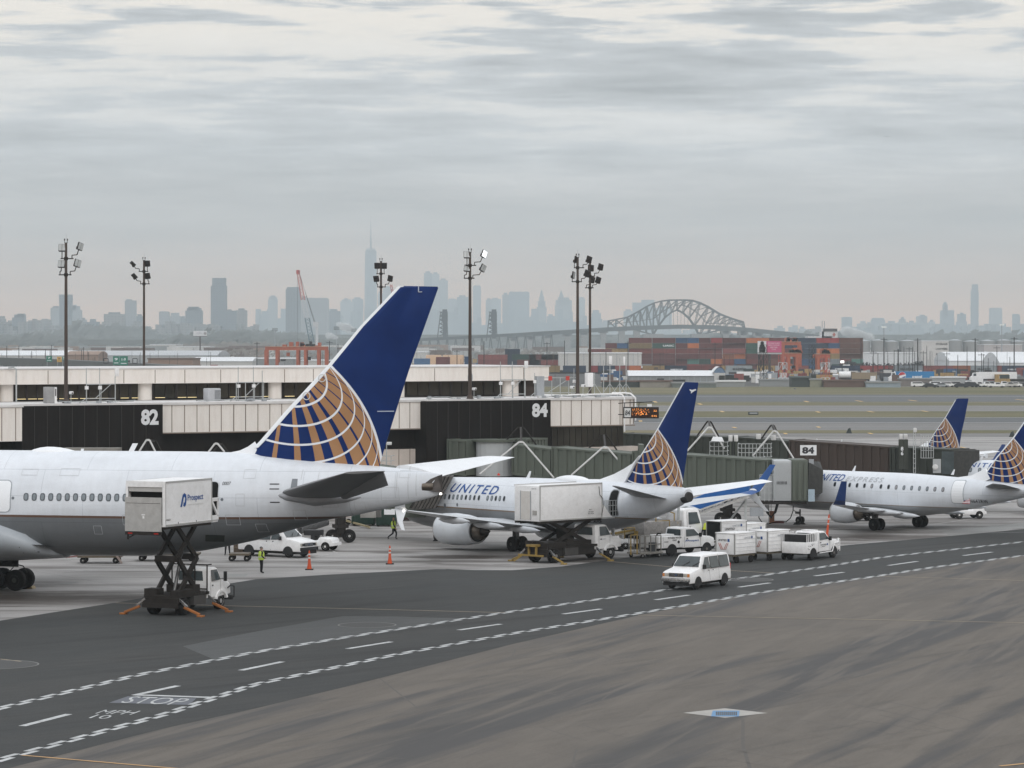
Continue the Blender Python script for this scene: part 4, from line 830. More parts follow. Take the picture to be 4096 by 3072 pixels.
# ================================================================ terminal
TA = Vector((-41.8,245.0,0)); TR = atan2(0.515,0.857); tc_, ts_ = cos(TR), sin(TR)
def tu(u, y=0.0):                     # distance along the facade where pixel column u meets the line y metres behind it
    k = (u-512)/F; return (k*(TA.y+tc_*y) - TA.x + ts_*y)/(tc_ - k*ts_)
def tz(u, v, y=0.0):
    t = tu(u,y); return CAMH-(v-HZ)/F*(TA.y+ts_*t+tc_*y)
TAN = mat('tan_panel',(0.74,0.70,0.655),0.55,var=0.03,scale=0.8,dirt=0.42,dcol=(0.50,0.43,0.37),stretch=(1.2,1.2,0.22))
TAN2= mat('tan_panel_low',(0.55,0.49,0.44),0.6,var=0.06,scale=0.5,dirt=0.35,dcol=(0.3,0.26,0.22),stretch=(1,1,0.35))
SEAM= mat('panel_seam_brown',(0.20,0.16,0.13),0.7)
BLK_= mat('black_cladding',(0.011,0.009,0.008),0.6,spec=0.1,var=0.25,scale=0.8,dirt=0.3,dcol=(0.026,0.023,0.021),stretch=(2.5,2.5,0.25))
ROOF= mat('white_roof_membrane',(0.62,0.61,0.60),0.7,var=0.08,scale=0.5,dirt=0.45,dcol=(0.35,0.33,0.31))
TGL = mat('terminal_glass',(0.030,0.028,0.022),0.15,var=0.45,scale=0.35)
MUL = mat('bronze_mullion',(0.020,0.015,0.013),0.45,var=0.2)
STRIP= mat('lit_interior_strip',(1.0,0.80,0.42),0.5,emit=0.55,var=0.05)
def th(name,label,cat): return thing(name,label,cat,(TA.x,TA.y,0),TR)
LB = th('terminal_building','long low tan and black terminal concourse carrying gate numbers 82 and 84','building')
tE = tu(622); t0 = -70.0
fp = [(t0,0),(tE,0),(tE+1.1,0.35),(tE+1.9,1.0),(tE+2.4,2.0),(tE+2.5,3.2),(tE+2.5,22),(t0,22)]
def prism_xy(mb, P, z0, z1):
    n = len(P); return mb.add([(x,y,z0) for x,y in P]+[(x,y,z1) for x,y in P], [tuple(reversed(range(n))),tuple(range(n,2*n))]+[(i,(i+1)%n,n+(i+1)%n,n+i) for i in range(n)])
def inset(P, d):
    return [(x-(d if x>0 else -d)*1.0 if False else x - (d if x > 10 else 0), y + (d if y < 20 else 0)) for x,y in P]
b = MB(); prism_xy(b, inset(fp,0.9), 0, 5.85); b.build('ground_floor_wall', TAN2, LB)
b = MB(); prism_xy(b, inset(fp,1.0), 5.9, 7.68); b.build('recessed_wall', BLK_, LB)
b = MB(); prism_xy(b, fp, 7.7, 10.02); b.build('tan_band', TAN, LB)
b = MB(); prism_xy(b, [(x+(0.12 if x>10 else 0),y-(0.12 if y<20 else 0)) for x,y in fp], 10.03, 10.24); b.build('roof', ROOF, LB)
b = MB(); b.bx(t0,tE+1.4,-0.06,0.02,7.60,7.70); b.build('band_drip_edge', SEAM, LB)
def seam(x, y0, z0, z1, w=0.035): MB().bx(x-w,x+w,y0-.012,y0+.02,z0,z1).build('panel_seam', SEAM, LB)
for X in [1485,1595,1702,1810,1912,2020,2122]: seam(tu(X*.11573), 0, 7.72, 10.0)
for X in [75,178,284,387,490]: seam(tu(225+X*.11573),0,7.72,10.0)
for X in [1505,1597,1690]: seam(tu(225+X*.11573),0,7.72,10.0)
for X in [1390,1480,1568,1655,1738,1820]: seam(tu(400+X*.11573),0,7.72,10.0)
for u in (620.0,): seam(tu(u),0,7.72,10.0)
for i,(a,b_) in enumerate(zip(fp[1:5],fp[2:6])):
    MB().bar((a[0]+.01,a[1]-.01,7.72),(a[0]+.01,a[1]-.01,10.0),.07).build('panel_seam', SEAM, LB)
for X in [1502,1597,1693]: 
    x = tu(225+X*.11573,0.9); MB().bx(x-.03,x+.03,.87,.92,2,5.84).build('panel_seam', SEAM, LB)
# gate blocks: black cladding boxes standing proud
for ua,ub,lab in ((22,162.8,'82'),(426.4,550.7,'84')):
    a, b_ = tu(ua,-1.1), tu(ub,-1.1)
    g_ = MB().bx(a,b_,-1.1,1.5,3.2,10.10).build('gate_block', BLK_, LB)
    for k in range(1,int((b_-a)/1.1)): MB().bx(a+1.1*k-.015,a+1.1*k+.015,-1.115,-1.09,3.3,10.05).build('cladding_joint', mat('cladding_joint',(0.05,0.045,0.042),0.5), g_)
    MB().bx(a,b_,-1.14,-1.08,10.11,10.2).build('block_coping', ROOF, g_)
    U = (141.0,158.6) if lab=='82' else (532.0,547.7); V = (409.4,425.2) if lab=='82' else (403.3,417.3)
    xa, xb = tu(U[0],-1.13), tu(U[1],-1.13); za, zb = tz(U[0],V[1],-1.13), tz(U[0],V[0],-1.13)
    d_ = MB(); text_to(d_, lab, lambda p,q: Vector((xa+(xb-xa)*p,-1.13,za+(zb-za)*q)), 0.045); d_.build('gate_number', mat('number_white',(0.66,0.67,0.68),0.5,var=.05), g_)
# left wing of the band that steps forward
a, b_ = t0, tu(22,-1.3)
g_ = MB().bx(a,b_,-1.3,0.5,7.25,10.0).build('projecting_band', TAN, LB)
for X in [15,135]: x = tu(X*.11573,-1.3); MB().bx(x-.035,x+.035,-1.315,-1.28,7.3,9.95).build('panel_seam', SEAM, g_)
MB().bx(a,b_+.1,-1.4,0.5,10.02,10.2).build('coping', ROOF, g_)
# dark glazing beneath the 84 band and lower sill
a, b_ = tu(551.5,0.2), tu(623,0.2)
w_ = MB().bx(a,b_,0.15,1.2,5.75,7.58).build('window', TGL, LB)
for k in range(12): MB().bx(a+(b_-a)*k/12-.04,a+(b_-a)*k/12+.04,.10,.16,5.8,7.55).build('mullion', MUL, w_)
MB().bx(a-.5,b_+1.6,0.0,1.2,3.0,5.7).build('sill_wall', TAN2, LB)
# ---- upper storey, set back
UB = th('terminal_upper_storey','set back upper storey of the terminal with a pale fascia over dark windows','building')
ty0, tyE = -60.0, tu(549,8)
MB().bx(ty0,tyE,8.0,24,11.72,13.0).build('fascia', TAN, UB)
MB().bx(ty0,tyE+.1,7.9,24,13.01,13.10).build('roof', ROOF, UB)
MB().bx(ty0,tu(536,9.3),9.3,23,10.26,11.7).build('wall', MUL, UB)
for X in [415,745,1070,1340,1597,1907]: x = tu(X*.11573,8); MB().bx(x-.03,x+.03,7.985,8.01,11.75,12.9).build('fascia_seam', SEAM, UB)
for X in [247,495,1543,1835]: x = tu(256+X*.11573,8); MB().bx(x-.03,x+.03,7.985,8.01,11.75,12.9).build('fascia_seam', SEAM, UB)
for X in [100,]: x = tu(512+X*.11573,8); MB().bx(x-.03,x+.03,7.985,8.01,11.75,12.9).build('fascia_seam', SEAM, UB)
for ua,ub in ((2,15.3),(140.6,154),(271,283.6),(397,406.5),(505.5,521)):
    xa, xb = tu(ua,8.6), tu(ub,8.6); P = []; xc=(xa+xb)/2; hw=(xb-xa)/2
    for k in range(13): t = pi+pi*k/12; P.append((xc+hw*(abs(cos(t))**.6)*(1 if cos(t)>0 else -1), 9.2+0.55*sin(t)))
    prism_xy(MB(),P,10.26,11.7).build('pillar', TAN, UB, smooth=True)
for ua,ub,nn,lt in ((-30,2,3,1),(16,140,12,1),(154.5,270.5,11,1),(284,397,10,1),(407,505,9,0),(522,535,1,0)):
    xa, xb = tu(ua,9.2), tu(ub,9.2); wn = MB().bx(xa,xb,9.18,9.26,10.42,11.66).build('window_band', TGL, UB)
    for k in range(nn+1):
        x = xa+(xb-xa)*k/nn; 
        if k in (0,nn): continue
        wd = random.choice((.05,.09,.13)); MB().bx(x-wd,x+wd,9.10,9.17,10.42,11.66).build('mullion', MUL, wn)
    if lt:
        for k in range(nn):
            if random.random() < (0.85 if ua < 100 else 0.45 if ua < 300 else .3):
                x1, x2 = xa+(xb-xa)*(k+.06)/nn, xa+(xb-xa)*(k+.94)/nn; MB().bx(x1,x2,9.13,9.165,10.44,10.485).build('light_strip', STRIP, wn)
MB().bx(tu(524,9),tu(534,9),9.05,9.1,10.26,11.7).build('door', mat('door_brown',(0.05,0.035,0.027),0.5), UB)
# ---- floodlight masts
HOUS = mat('lamp_housing',(0.028,0.025,0.024),0.5,0.2); GLP = mat('lamp_glass_pale',(0.40,0.42,0.42),0.25,var=0.08)
LITG = mat('lamp_glass_lit',(0.9,0.95,1.0),0.3,emit=1.1)
def mast(label, u, Y, vtop, zbase, heads, rb=0.17, extras=()):
    ztop = CAMH-(vtop-HZ)/F*Y; X = X_(u,Y)
    t = thing('floodlight_mast', label, 'light mast', (X,Y,zbase), 0, 'floodlight masts along the terminal')
    h = ztop-zbase
    MB().cyl((0,0,0),(0,0,h),rb,rb*.62,n=12).build('pole', BRN, t, smooth=True)
    MB().cyl((0,0,0),(0,0,.35),rb*1.9,rb*1.2,n=12).build('base_plate', BRN, t)
    MB().cyl((-.12,0,h),(-.12,0,h+.28),.02).cyl((.12,0,h),(.12,0,h+.28),.02).cyl((-.12,0,h+.2),(-.12,0,h+.36),.05).cyl((.12,0,h+.2),(.12,0,h+.36),.05).bar((-.13,0,h+.02),(.13,0,h+.02),.04).build('obstruction_lamps', DRK, t)
    MB().cyl((.02,0,h),(.02,0,h+.75),.010).build('lightning_rod', GALV, t)
    for zz, xl, xr, hs in heads:
        a = MB(); a.bar((xl,0,h-zz),(xr,0,h-zz),.09,.09); a.cyl((0,0,h-zz-.13),(0,0,h-zz+.13),.17,n=10); ao = a.build('crossarm', DRK, t)
        for (x0, dx, dz, yaw, lean, glass) in hs:
            br = MB().bar((x0,0,h-zz),(x0,0,h-zz+.28),.07)
            if abs(dx) > .05: br.bar((x0,0,h-zz+.28),(x0+dx*.75,0,h-zz+.32),.07)
            br.bar((x0+dx*.75,0,h-zz+.3),(x0+dx,0,h-zz+dz-.22),.07); br.build('bracket', DRK, ao)
            M_ = Matrix.Translation((x0+dx+sin(lean)*.3,0,h-zz+dz+.05)) @ Matrix.Rotation(lean,4,'Y') @ Matrix.Rotation(yaw,4,'Z') @ Matrix.Rotation(radians(-18),4,'X')
            hb_ = MB().bx(-.30,.30,-.05,.09,-.30,.33); hb_.bx(-.26,.26,.09,.19,-.30,-.05)
            hb_.v = [tuple(M_ @ Vector(p)) for p in hb_.v]; ho = hb_.build('lamp_head', HOUS, t, bevel=.03)
            if glass:
                for xx in (-.27,.015):
                    gb = MB().bx(xx,xx+.255,-.062,-.052,-.26,.30); gb.v = [tuple(M_ @ Vector(p)) for p in gb.v]; gb.build('lamp_glass', LITG if glass==2 else GLP, ho)
    return t
R_=radians
mast('leftmost floodlight mast on the terminal roof, heads facing the camera',66,250,243,10.25,[(1.30,-.45,.62,[(-.33,0,.85,0,0,1),(.5,.55,.95,R_(50),R_(28),1)]),(2.65,-.6,.45,[(-.5,.12,.85,R_(-8),0,1),(.35,.5,.9,R_(35),R_(22),1)])])
mast('second mast from the left, rising behind the terminal roof with heads turned away',144,315,260.5,0,[(1.15,-.55,.45,[(-.5,-.5,.75,R_(120),R_(-30),0),(.35,0,.78,R_(172),0,0)]),(2.45,-.4,.6,[(-.35,-.5,.75,R_(130),R_(-28),0),(.5,-.1,.78,R_(165),R_(-5),0)])])
mast('mast just left of the big blue tail with four dark heads',381,318,261.5,0,[(1.3,-.5,.4,[(-.4,0,.8,R_(175),0,0),(.33,0,.8,R_(185),0,0)]),(2.7,-.4,.5,[(-.35,-.12,.82,R_(170),R_(-5),0),(.45,.45,.85,R_(150),R_(18),0)])])
mast('mast right of the big blue tail with one lit head and a satellite dish',470,268,252.5,10.25,[(1.15,-.4,.55,[(-.27,0,.9,R_(4),0,1),(.4,.7,.95,R_(45),R_(32),2)]),(2.3,-.55,.4,[(-.5,.22,.85,R_(-5),R_(6),1),(.25,.75,.85,R_(40),R_(35),1)])])
mast('left one of the twin brown masts at the end of the terminal roof',577.6,279,257.5,10.25,[(0.95,-.35,.6,[(-.3,.0,.7,R_(75),R_(25),0),(.5,.45,.7,R_(140),R_(25),0)]),(2.25,-.55,.4,[(-.5,.0,.55,R_(70),R_(25),1),(.35,.4,.7,R_(140),R_(28),0)])])
mast('right one of the twin brown masts at the end of the terminal roof',590,296,263,0,[(1.3,-.2,.5,[(-.1,.15,.75,R_(160),R_(8),0),(.45,.5,.85,R_(140),R_(22),0)]),(2.45,-.5,.35,[(-.35,.45,.75,R_(150),R_(22),0),(.25,.45,.7,R_(140),R_(25),0)])])
# ---- roof furniture
def roof_thing(name,label,cat,u,y,group=None): 
    x = tu(u,y); return thing(name,label,cat,(TA.x+tc_*x-ts_*y, TA.y+ts_*x+tc_*y, 10.25), TR, group)
q = roof_thing('air_conditioner','grey boxy air conditioner on the terminal roof left of the big tail','air conditioner',212,4)
MB().bx(-.62,.62,-.5,.5,0,1.08).build('casing', mat('ac_grey',(0.42,0.43,0.45),0.5,var=.08), q, bevel=.08)
for k in range(9): MB().bx(.02,.55,-.52,-.5,.15+.09*k,.19+.09*k).build('louvre', mat('louvre_dark',(0.14,0.15,0.16),.5), q)
q = roof_thing('utility_cabinet','tall narrow white and grey cabinet on the roof above black gate 82 block','cabinet',50,2)
MB().bx(-.4,.25,-.35,.5,0,1.35).build('cabinet_body', mat('cabinet_grey',(0.30,0.30,0.30),.5,var=.1), q, bevel=.02); MB().bx(.26,.46,-.37,.3,.0,1.33).build('door', WV, q); MB().bx(.31,.40,-.385,-.37,.6,1.2).build('gauge_panel', LETD, q)
def frame_rack(label,u,y,w,h,n,tall):
    q = roof_thing('roof_rack', label, 'antenna frame', u, y, 'galvanised antenna frames on the roof'); m_ = MB(); m_.bar((-w/2,0,.35),(w/2,0,.35),.07).bar((-w/2,0,h),(w/2,0,h),.07)
    for k in range(n+1): m_.bar((-w/2+w*k/n,0,.0),(-w/2+w*k/n,0,h),.055)
    m_.bar((-w*.2,0,.35),(w*.35,0,h),.05).bar((-w/2,0,.4),(-w/2-.9,-.6,0),.05).build('frame', GALV, q)
    for xx,hh in tall: MB().cyl((xx,.05,0),(xx,.05,hh),.035).build('antenna_pole', GALV, q)
    for xx,hh in tall[:2]: MB().bx(xx-.14,xx+.14,-.1,.06,h*.72,h*.72+.28).build('junction_box', WV, q)
    return q
q = frame_rack('galvanised frame of poles on the roof between the first mast and the first pillar',101,1.6,2.6,1.55,2,[(-1.3,2.9),(-.1,2.9),(1.3,2.75)])
MB().bx(1.25,1.60,-.12,.03,2.2,2.85).build('panel_antenna', WV, q, bevel=.03)
q = frame_rack('galvanised frame of poles on the roof directly left of the big tail',250,1.6,2.6,1.6,3,[(-1.1,2.95),(.35,2.95),(1.2,2.6)])
q = frame_rack('galvanised frame of poles on the roof above black gate 84 block',513,1.6,2.6,1.65,2,[(-1.3,3.3),(-.05,3.3),(1.25,3.2)])
MB().bx(1.2,1.55,-.12,.03,2.7,3.35).build('panel_antenna', WV, q, bevel=.03)
q = frame_rack('galvanised railing and truss frame on the roof beside the left twin mast',556,5.0,4.6,1.75,5,[(-2.3,2.2),(2.0,2.6)])
MB().bx(-2.2,-1.4,-.2,.2,.1,1.9).build('switch_box', GRY, q); MB().bx(-1.0,-.6,-.3,-.27,1.5,1.9).build('warning_sign', mat('warning_red',(0.45,0.06,0.05),.5), q); MB().bx(.9,1.3,-.3,-.27,1.5,1.9).build('warning_sign', mat('warning_red',(0.45,0.06,0.05),.5), q)
q = roof_thing('antenna_mast','slim antenna masts with white panel antennas at the roof end','antenna',618,3.5)
for xx,hh in ((-2.6,2.2),(-1.6,3.4),(-.9,3.3),(.2,3.6),(.9,3.5)): MB().cyl((xx,0,0),(xx,0,hh),.04).build('antenna_pole', GALV, q)
for xx in (-2.6,-.9,.2,.9): MB().bar((xx,0,1.2),(xx-.9,.2,0),.04).bar((xx,0,1.2),(xx+.8,-.2,0),.04).build('brace', GALV, q)
MB().bx(-1.05,-.72,-.12,-.02,3.0,3.75).build('panel_antenna', WV, q, bevel=.03); MB().bx(.55,.72,-.15,-.02,2.9,3.7).build('panel_antenna', WV, q, bevel=.03); MB().bx(-3.5,-2.9,-.3,.3,.9,2.2).build('equipment_box', WV, q, bevel=.04)
q = roof_thing('roof_pipe','white pipe looping over the roof edge near the round end','pipe',598,.3)
MB().tube([(-3.2,0,.25),(2.3,0,.28),(2.55,-.2,.2),(2.6,-.45,-.2),(2.6,-.45,-3.2)],.07,8).build('pipe', WV, q)
MB().tube([(2.3,1.2,.35),(3.6,1.0,.35),(3.9,.5,.3),(3.95,-.25,-.1),(3.95,-.25,-2.2)],.07,8).build('pipe', WV, q)
q = roof_thing('pipe_run','thin vertical pipe with curved top at the far left of the fascia','pipe',16.3,7.2); MB().tube([(-.5,.5,2.9),(-.2,.1,2.95),(0,0,2.8),(0,0,0)],.07,8).build('pipe', GALV, q)
def camera_(label,u,y,zz):
    q = roof_thing('security_camera',label,'security camera',u,y,'security cameras on the roof'); MB().cyl((0,0,0),(0,0,zz),.03).build('post', GALV, q); MB().bx(-.12,.12,-.3,.2,zz,zz+.24).build('housing', WV, q, bevel=.05); MB().lathe([(-.32,.02),(-.32,.07),(-.3,.07)],(0,0,zz+.1),'y',10).build('lens', LETD, q)
camera_('white security camera beside the leftmost roof mast',71,.6,.75); camera_('white security camera right of the dish on the roof mast',474,.6,.75); camera_('white security camera beside the left twin mast',572,1.4,.8)
camera_('white security camera between the twin masts',583,3,.9)
q = roof_thing('satellite_dish','round grey satellite dish on the mast right of the big tail','satellite dish',468.3,1.2)
ring = [[(r*cos(2*pi*i/18)*.8,-.35+dy+r*cos(2*pi*i/18)*.25,1.9+r*sin(2*pi*i/18)*1.15) for i in range(18)] for r,dy in ((.42,0),(.40,.03),(.25,.10),(.02,.14))]
MB().loft(ring).build('dish', mat('dish_grey',(0.42,0.44,0.46),.45), q, smooth=True); MB().tube([(0,-.2,1.9),(.12,0,1.4),(.1,.1,.9)],.035).build('dish_arm', GALV, q)
# conduit clutter along the roof edge
for i,(ua,ub) in enumerate(((60,135),(200,272),(428,505),(540,610))):
    q = roof_thing('conduit_tray',['low clutter of conduits on the roof above black gate 82 block','low clutter of conduits on the roof behind the big tail','low clutter of conduits on the roof above black gate 84 block','black cables lying on the roof near the twin masts'][i],'conduit',(ua+ub)/2,.3,'conduits along the roof edge')
    L_ = tu(ub,.3)-tu(ua,.3); m_ = MB(); p_ = []
    for k in range(12): p_.append((-L_/2+L_*k/11, random.uniform(-.2,.5), random.uniform(.03,.22)))
    m_.tube(p_,.04).build('conduit', GALV, q); m_ = MB().tube([(a_,b_+.3,c_*.6+.02) for a_,b_,c_ in p_],.03); m_.build('cable', BLK, q)
    for k in range(4): x = -L_/2+L_*random.random(); MB().bx(x,x+random.uniform(.2,.5),-.1,.2,0,random.uniform(.1,.3)).build('junction_box', GRY, q)
# ---- lit gate sign hanging at the corner
sx = tu(628,-1.0)
gs = thing('gate_sign','black overhead sign with 84 panel and orange lit display at the terminal corner','sign',at(641,412.5,270),radians(-8))
hw = (521-240)*.11573/2*270/3000; 
MB().bx(-1.60,1.60,-.2,.25,-.52,.50).build('sign_box', mat('sign_black',(0.02,0.017,0.015),.5), gs, bevel=.02)
MB().bx(-1.48,-.90,-.225,-.21,-.42,.40).build('number_panel', mat('panel_white',(0.62,0.63,0.62),.5), gs)
d_ = MB(); text_to(d_,'84',lambda p,q:Vector((-1.42+.44*p+.03*q,-.24,-.26+.46*q)),.02); d_.build('gate_number', LETD, gs)
MB().bx(-.86,1.56,-.225,-.21,-.44,.40).build('display', mat('display_dark',(0.03,0.012,0.008),.3), gs)
AMB = mat('amber_pixels',(1.0,0.35,0.08),.5,emit=0.8)
random.seed(5)
for r_ in range(2):
    d_ = MB()
    for k in range(44):
        x = -.80+random.random()*1.55*(1 if r_==0 else .85); z = .02+.30*random.random()-(.28 if r_ else 0); d_.bx(x,x+random.choice((.02,.05)),-.236,-.227,z,z+random.choice((.02,.05,.09)))
    if r_ == 0: text_to(d_,'32',lambda p,q:Vector((1.15+.3*p,-.232,.08+.16*q)))
    else: text_to(d_,'4:45',lambda p,q:Vector((.95+.5*p,-.232,-.38+.16*q)))
    d_.build('display_text', AMB, gs)
MB().bar((-1.6,.3,.85),(1.0,.3,.95),.08).bar((-1.5,0,.5),(-1.5,.3,.85),.06).bar((-.2,0,.5),(-.2,.3,.88),.06).bar((-1.6,.3,.85),(-2.1,.6,.8),.07).bar((-1.6,.1,-.2),(-2.1,.6,-.2),.07).build('bracket', DRK, gs)
MB().bx(.55,.95,.1,.4,.52,.75).build('sensor_box', WV, gs)

# ================================================================ jet bridges
GRN = mat('bridge_green',(0.098,0.112,0.092),0.55,var=0.12,scale=0.5,dirt=0.35,dcol=(0.075,0.075,0.062),stretch=(1,1,0.3))
GRND= mat('bridge_green_dark',(0.045,0.051,0.043),0.6,var=0.15,scale=0.5,dirt=0.35,dcol=(0.035,0.033,0.028),stretch=(1,1,0.3))
BRW = mat('bridge_brown',(0.055,0.040,0.033),0.6,var=0.15,scale=0.5,dirt=0.35,dcol=(0.04,0.035,0.03),stretch=(1,1,0.3))
CORR= mat('grey_shutter',(0.38,0.395,0.40),0.5,var=0.06,scale=0.7)
WPIPE = mat('white_pipe',(0.62,0.62,0.61),0.45,var=0.08,scale=1,dirt=.3)
def tunnel(root, name, p0, p1, w, h0, h1, m, rib=0.9, trim=None, ribd=0.10):
    """p0,p1 world (x,y,z of floor); corrugated box of width w, heights h0,h1"""
    a = Vector(p0); b_ = Vector(p1); d = b_-a; L_ = Vector((d.x,d.y,0)).length; rz = atan2(d.y,d.x)
    mb = MB(); s = (b_.z-a.z)/L_
    def Z(x): return a.z+s*x
    def slab(x0,x1,y0,y1,zo0,zo1,hh=None):
        def t(x): return zo1 + ((h0+(h1-h0)*x/L_) if hh is None else hh)
        mb.add([(x0,y0,Z(x0)+zo0),(x1,y0,Z(x1)+zo0),(x1,y1,Z(x1)+zo0),(x0,y1,Z(x0)+zo0),(x0,y0,Z(x0)+t(x0)),(x1,y0,Z(x1)+t(x1)),(x1,y1,Z(x1)+t(x1)),(x0,y1,Z(x0)+t(x0))],
               [(0,3,2,1),(4,5,6,7),(0,1,5,4),(1,2,6,5),(2,3,7,6),(3,0,4,7)])
    slab(0,L_,-w/2+ribd,w/2-ribd,0,0)
    n = max(1,int(L_/rib))
    for k in range(n):
        x = L_*(k+.5)/n; slab(x-rib*.22,x+rib*.22,-w/2,-w/2+ribd+.02,.12,-.12); slab(x-rib*.22,x+rib*.22,w/2-ribd-.02,w/2,.12,-.12)
    for x in (0.06,L_-.06): slab(x-.055,x+.055,-w/2-.03,w/2+.03,-.02,.05)
    o = mb.build(name, m, root, loc=(a.x-root.location.x,a.y-root.location.y,0), rz=rz)
    tm = MB(); mb2 = mb
    def rail(z0,z1,y0,y1):
                tm.add([(0.12,y0,Z(.12)+z0(0)),(L_-.12,y0,Z(L_-.12)+z0(L_)),(L_-.12,y1,Z(L_-.12)+z0(L_)),(.12,y1,Z(.12)+z0(0)),(.12,y0,Z(.12)+z1(0)),(L_-.12,y0,Z(L_-.12)+z1(L_)),(L_-.12,y1,Z(L_-.12)+z1(L_)),(.12,y1,Z(.12)+z1(0))],
               [(0,3,2,1),(4,5,6,7),(0,1,5,4),(1,2,6,5),(2,3,7,6),(3,0,4,7)])
    H = lambda x: h0+(h1-h0)*x/L_
    for q_ in ((lambda x:H(x)-.13,lambda x:H(x)+.02,-w/2-.02,-w/2+.12),(lambda x:-.08,lambda x:.10,-w/2-.02,-w/2+.12),(lambda x:H(x)-.13,lambda x:H(x)+.02,w/2-.12,w/2+.02)):
        tm = MB(); rail(*q_); tm.build('tunnel_rail', trim or m, o)
    return o
def root_at(name,label,cat,p,group=None,rz=0): return thing(name,label,cat,(p[0],p[1],0),rz,group)
def wp(u,v,Y): return at(u,v,Y)
def aframe(root, f, r, Yf, Yr, m=None):
    fb = MB(); P = [wp(u,v,Yf)-root.location for u,v in f]; Q = [wp(u,v,Yr)-root.location for u,v in r]
    fb.cyl(P[0],P[1],.075,n=8).cyl(P[2],P[3],.075,n=8).bar(P[1],P[2],.16); fb.build('cable_strut', WPIPE, root)
    rb = MB().cyl(Q[0],Q[1],.07,n=8).cyl(Q[2],Q[3],.07,n=8).bar(Q[1],Q[2],.15).bar((P[1]+P[2])/2,(Q[1]+Q[2])/2,.16); rb.build('rear_strut', DRK, root)
def bogie(root, X, Y, ztop, r=0.48, yaw=0.2):
    o = Vector((X,Y,0))-root.location; c, s = cos(yaw), sin(yaw)
    m_ = MB().bx(-.35,.35,-.35,.35,r*1.4,ztop); m_.bx(-.6,.6,-.22,.22,r*.8,r*1.5); m_.bx(-.55,.55,-.5,.5,r*2.2,r*2.7); m_.cyl((-.28,-.45,.9),(-.28,-.45,ztop),.06).cyl((.28,-.45,.9),(.28,-.45,ztop),.06)
    bo = m_.build('drive_column', DRK, root, loc=tuple(o), rz=yaw)
    for x_ in (-.62,.62): wheel(bo, x_, 0.0 if x_<0 else -.25, r, r, .38, rimr=.42, mr=RIM)
# A: green bridge to the EXPRESS jet
A = root_at('jet_bridge','long green corrugated jet bridge in front of black 84 block, ending beneath the 84 placard','jet bridge',(X_(600,258),258),'jet bridges')
def WP(u, ytop, Y, h): p = wp(u,ytop,Y); return (p.x,p.y,p.z-h)
tunnel(A,'entry_box',WP(458,439.0,266,3.0),WP(478,440.6,264.5,3.0),3.0,3.0,3.0,GRN,.7)
c_ = wp(494.5,441.5,264)-A.location
ro = MB(); P = [(c_.x+1.62*cos(2*pi*i/40)*(1+.012*(i%2)),c_.y+1.62*sin(2*pi*i/40)*(1+.012*(i%2))) for i in range(40)]; prism_xy(ro,P,c_.z-3.0,c_.z).build('rotunda_shutter', CORR, A)
ro = MB(); P = [(c_.x+1.9*cos(2*pi*i/24),c_.y+1.9*sin(2*pi*i/24)) for i in range(24)]; prism_xy(ro,P,c_.z+.01,c_.z+.2).build('rotunda_roof', GRN, A)
MB().cyl((c_.x,c_.y,0),(c_.x,c_.y,c_.z-3.0),.45,n=16).build('rotunda_column', GRND, A, smooth=True)
tunnel(A,'entry_box',WP(511.5,441.5,264,3.0),WP(534,438.0,269,3.2),2.6,3.2,3.2,GRN,.7)
tunnel(A,'inner_tunnel',WP(519,443.8,262.5,2.55),WP(560,448.9,260.5,2.55),2.6,2.55,2.55,GRN,.78)
tunnel(A,'middle_tunnel',WP(559.5,446.8,260.3,2.9),WP(641,453.4,256.5,2.85),3.0,2.9,2.85,GRN,.82)
tunnel(A,'outer_tunnel',WP(640.5,450.8,256.5,3.05),WP(776,459.6,250.5,2.95),3.3,3.05,2.95,GRN,.86,GRN)
MB().bx(*[0]*0 or (wp(641,0,256).x-A.location.x-.2, wp(641,0,256).x-A.location.x+.2, -3.5,-0.2, 3.2, 6.6)).build('section_collar', GRN, A)
cabp = wp(789.5,460.5,249)-A.location; cz = cabp.z
cab = MB().bx(cabp.x-1.42,cabp.x-.0,-10.7,-7.4,2.25,cz+.05).build('shutter_cab', mat('shutter_pale',(0.43,0.45,0.46),.45,var=.05), A, bevel=.02)
for k in range(15): MB().bx(cabp.x-1.36+.09*k,cabp.x-1.33+.09*k,-10.73,-10.69,2.35,cz-.1).build('shutter_rib', CORR, cab)
for k in range(8): MB().bx(cabp.x-1.2+.11*k,cabp.x-1.15+.11*k,-10.75,-10.72,3.6,3.85).build('slot', LETD, cab)
c2 = MB().bx(cabp.x+.02,cabp.x+1.35,-10.8,-7.2,2.2,cz+.12); c2.build('cab', GRN, A, bevel=.03)
for k in range(3): MB().bx(cabp.x+.1+.45*k,cabp.x+.32+.45*k,-10.9,-10.78,2.3,cz).build('cab_rib', GRN, A)
acc = MB()
for k in range(6):
    x = cabp.x+1.4+.2*k; d_ = .12*k; acc.add([(x,-10.5+d_,2.7+.02*k),(x+.26,-10.35+d_,2.6+.05*k),(x+.26,-7.4,2.6),(x,-7.5,2.6),(x+.05,-10.5+d_,cz-.1-.10*k),(x+.32,-10.35+d_,cz-.22-.12*k),(x+.32,-7.4,cz-.2),(x,-7.5,cz-.1)],[(0,3,2,1),(4,5,6,7),(0,1,5,4),(1,2,6,5),(2,3,7,6),(3,0,4,7)])
acc.build('canopy_bellows', mat('bellows_grey',(0.045,0.045,0.042),.75,var=.3,scale=3), A)
MB().bx(cabp.x+1.36,cabp.x+1.9,-10.95,-10.85,2.2,3.2).build('side_window_panel', mat('pale_blue_panel',(0.32,0.40,0.46),.3), A)
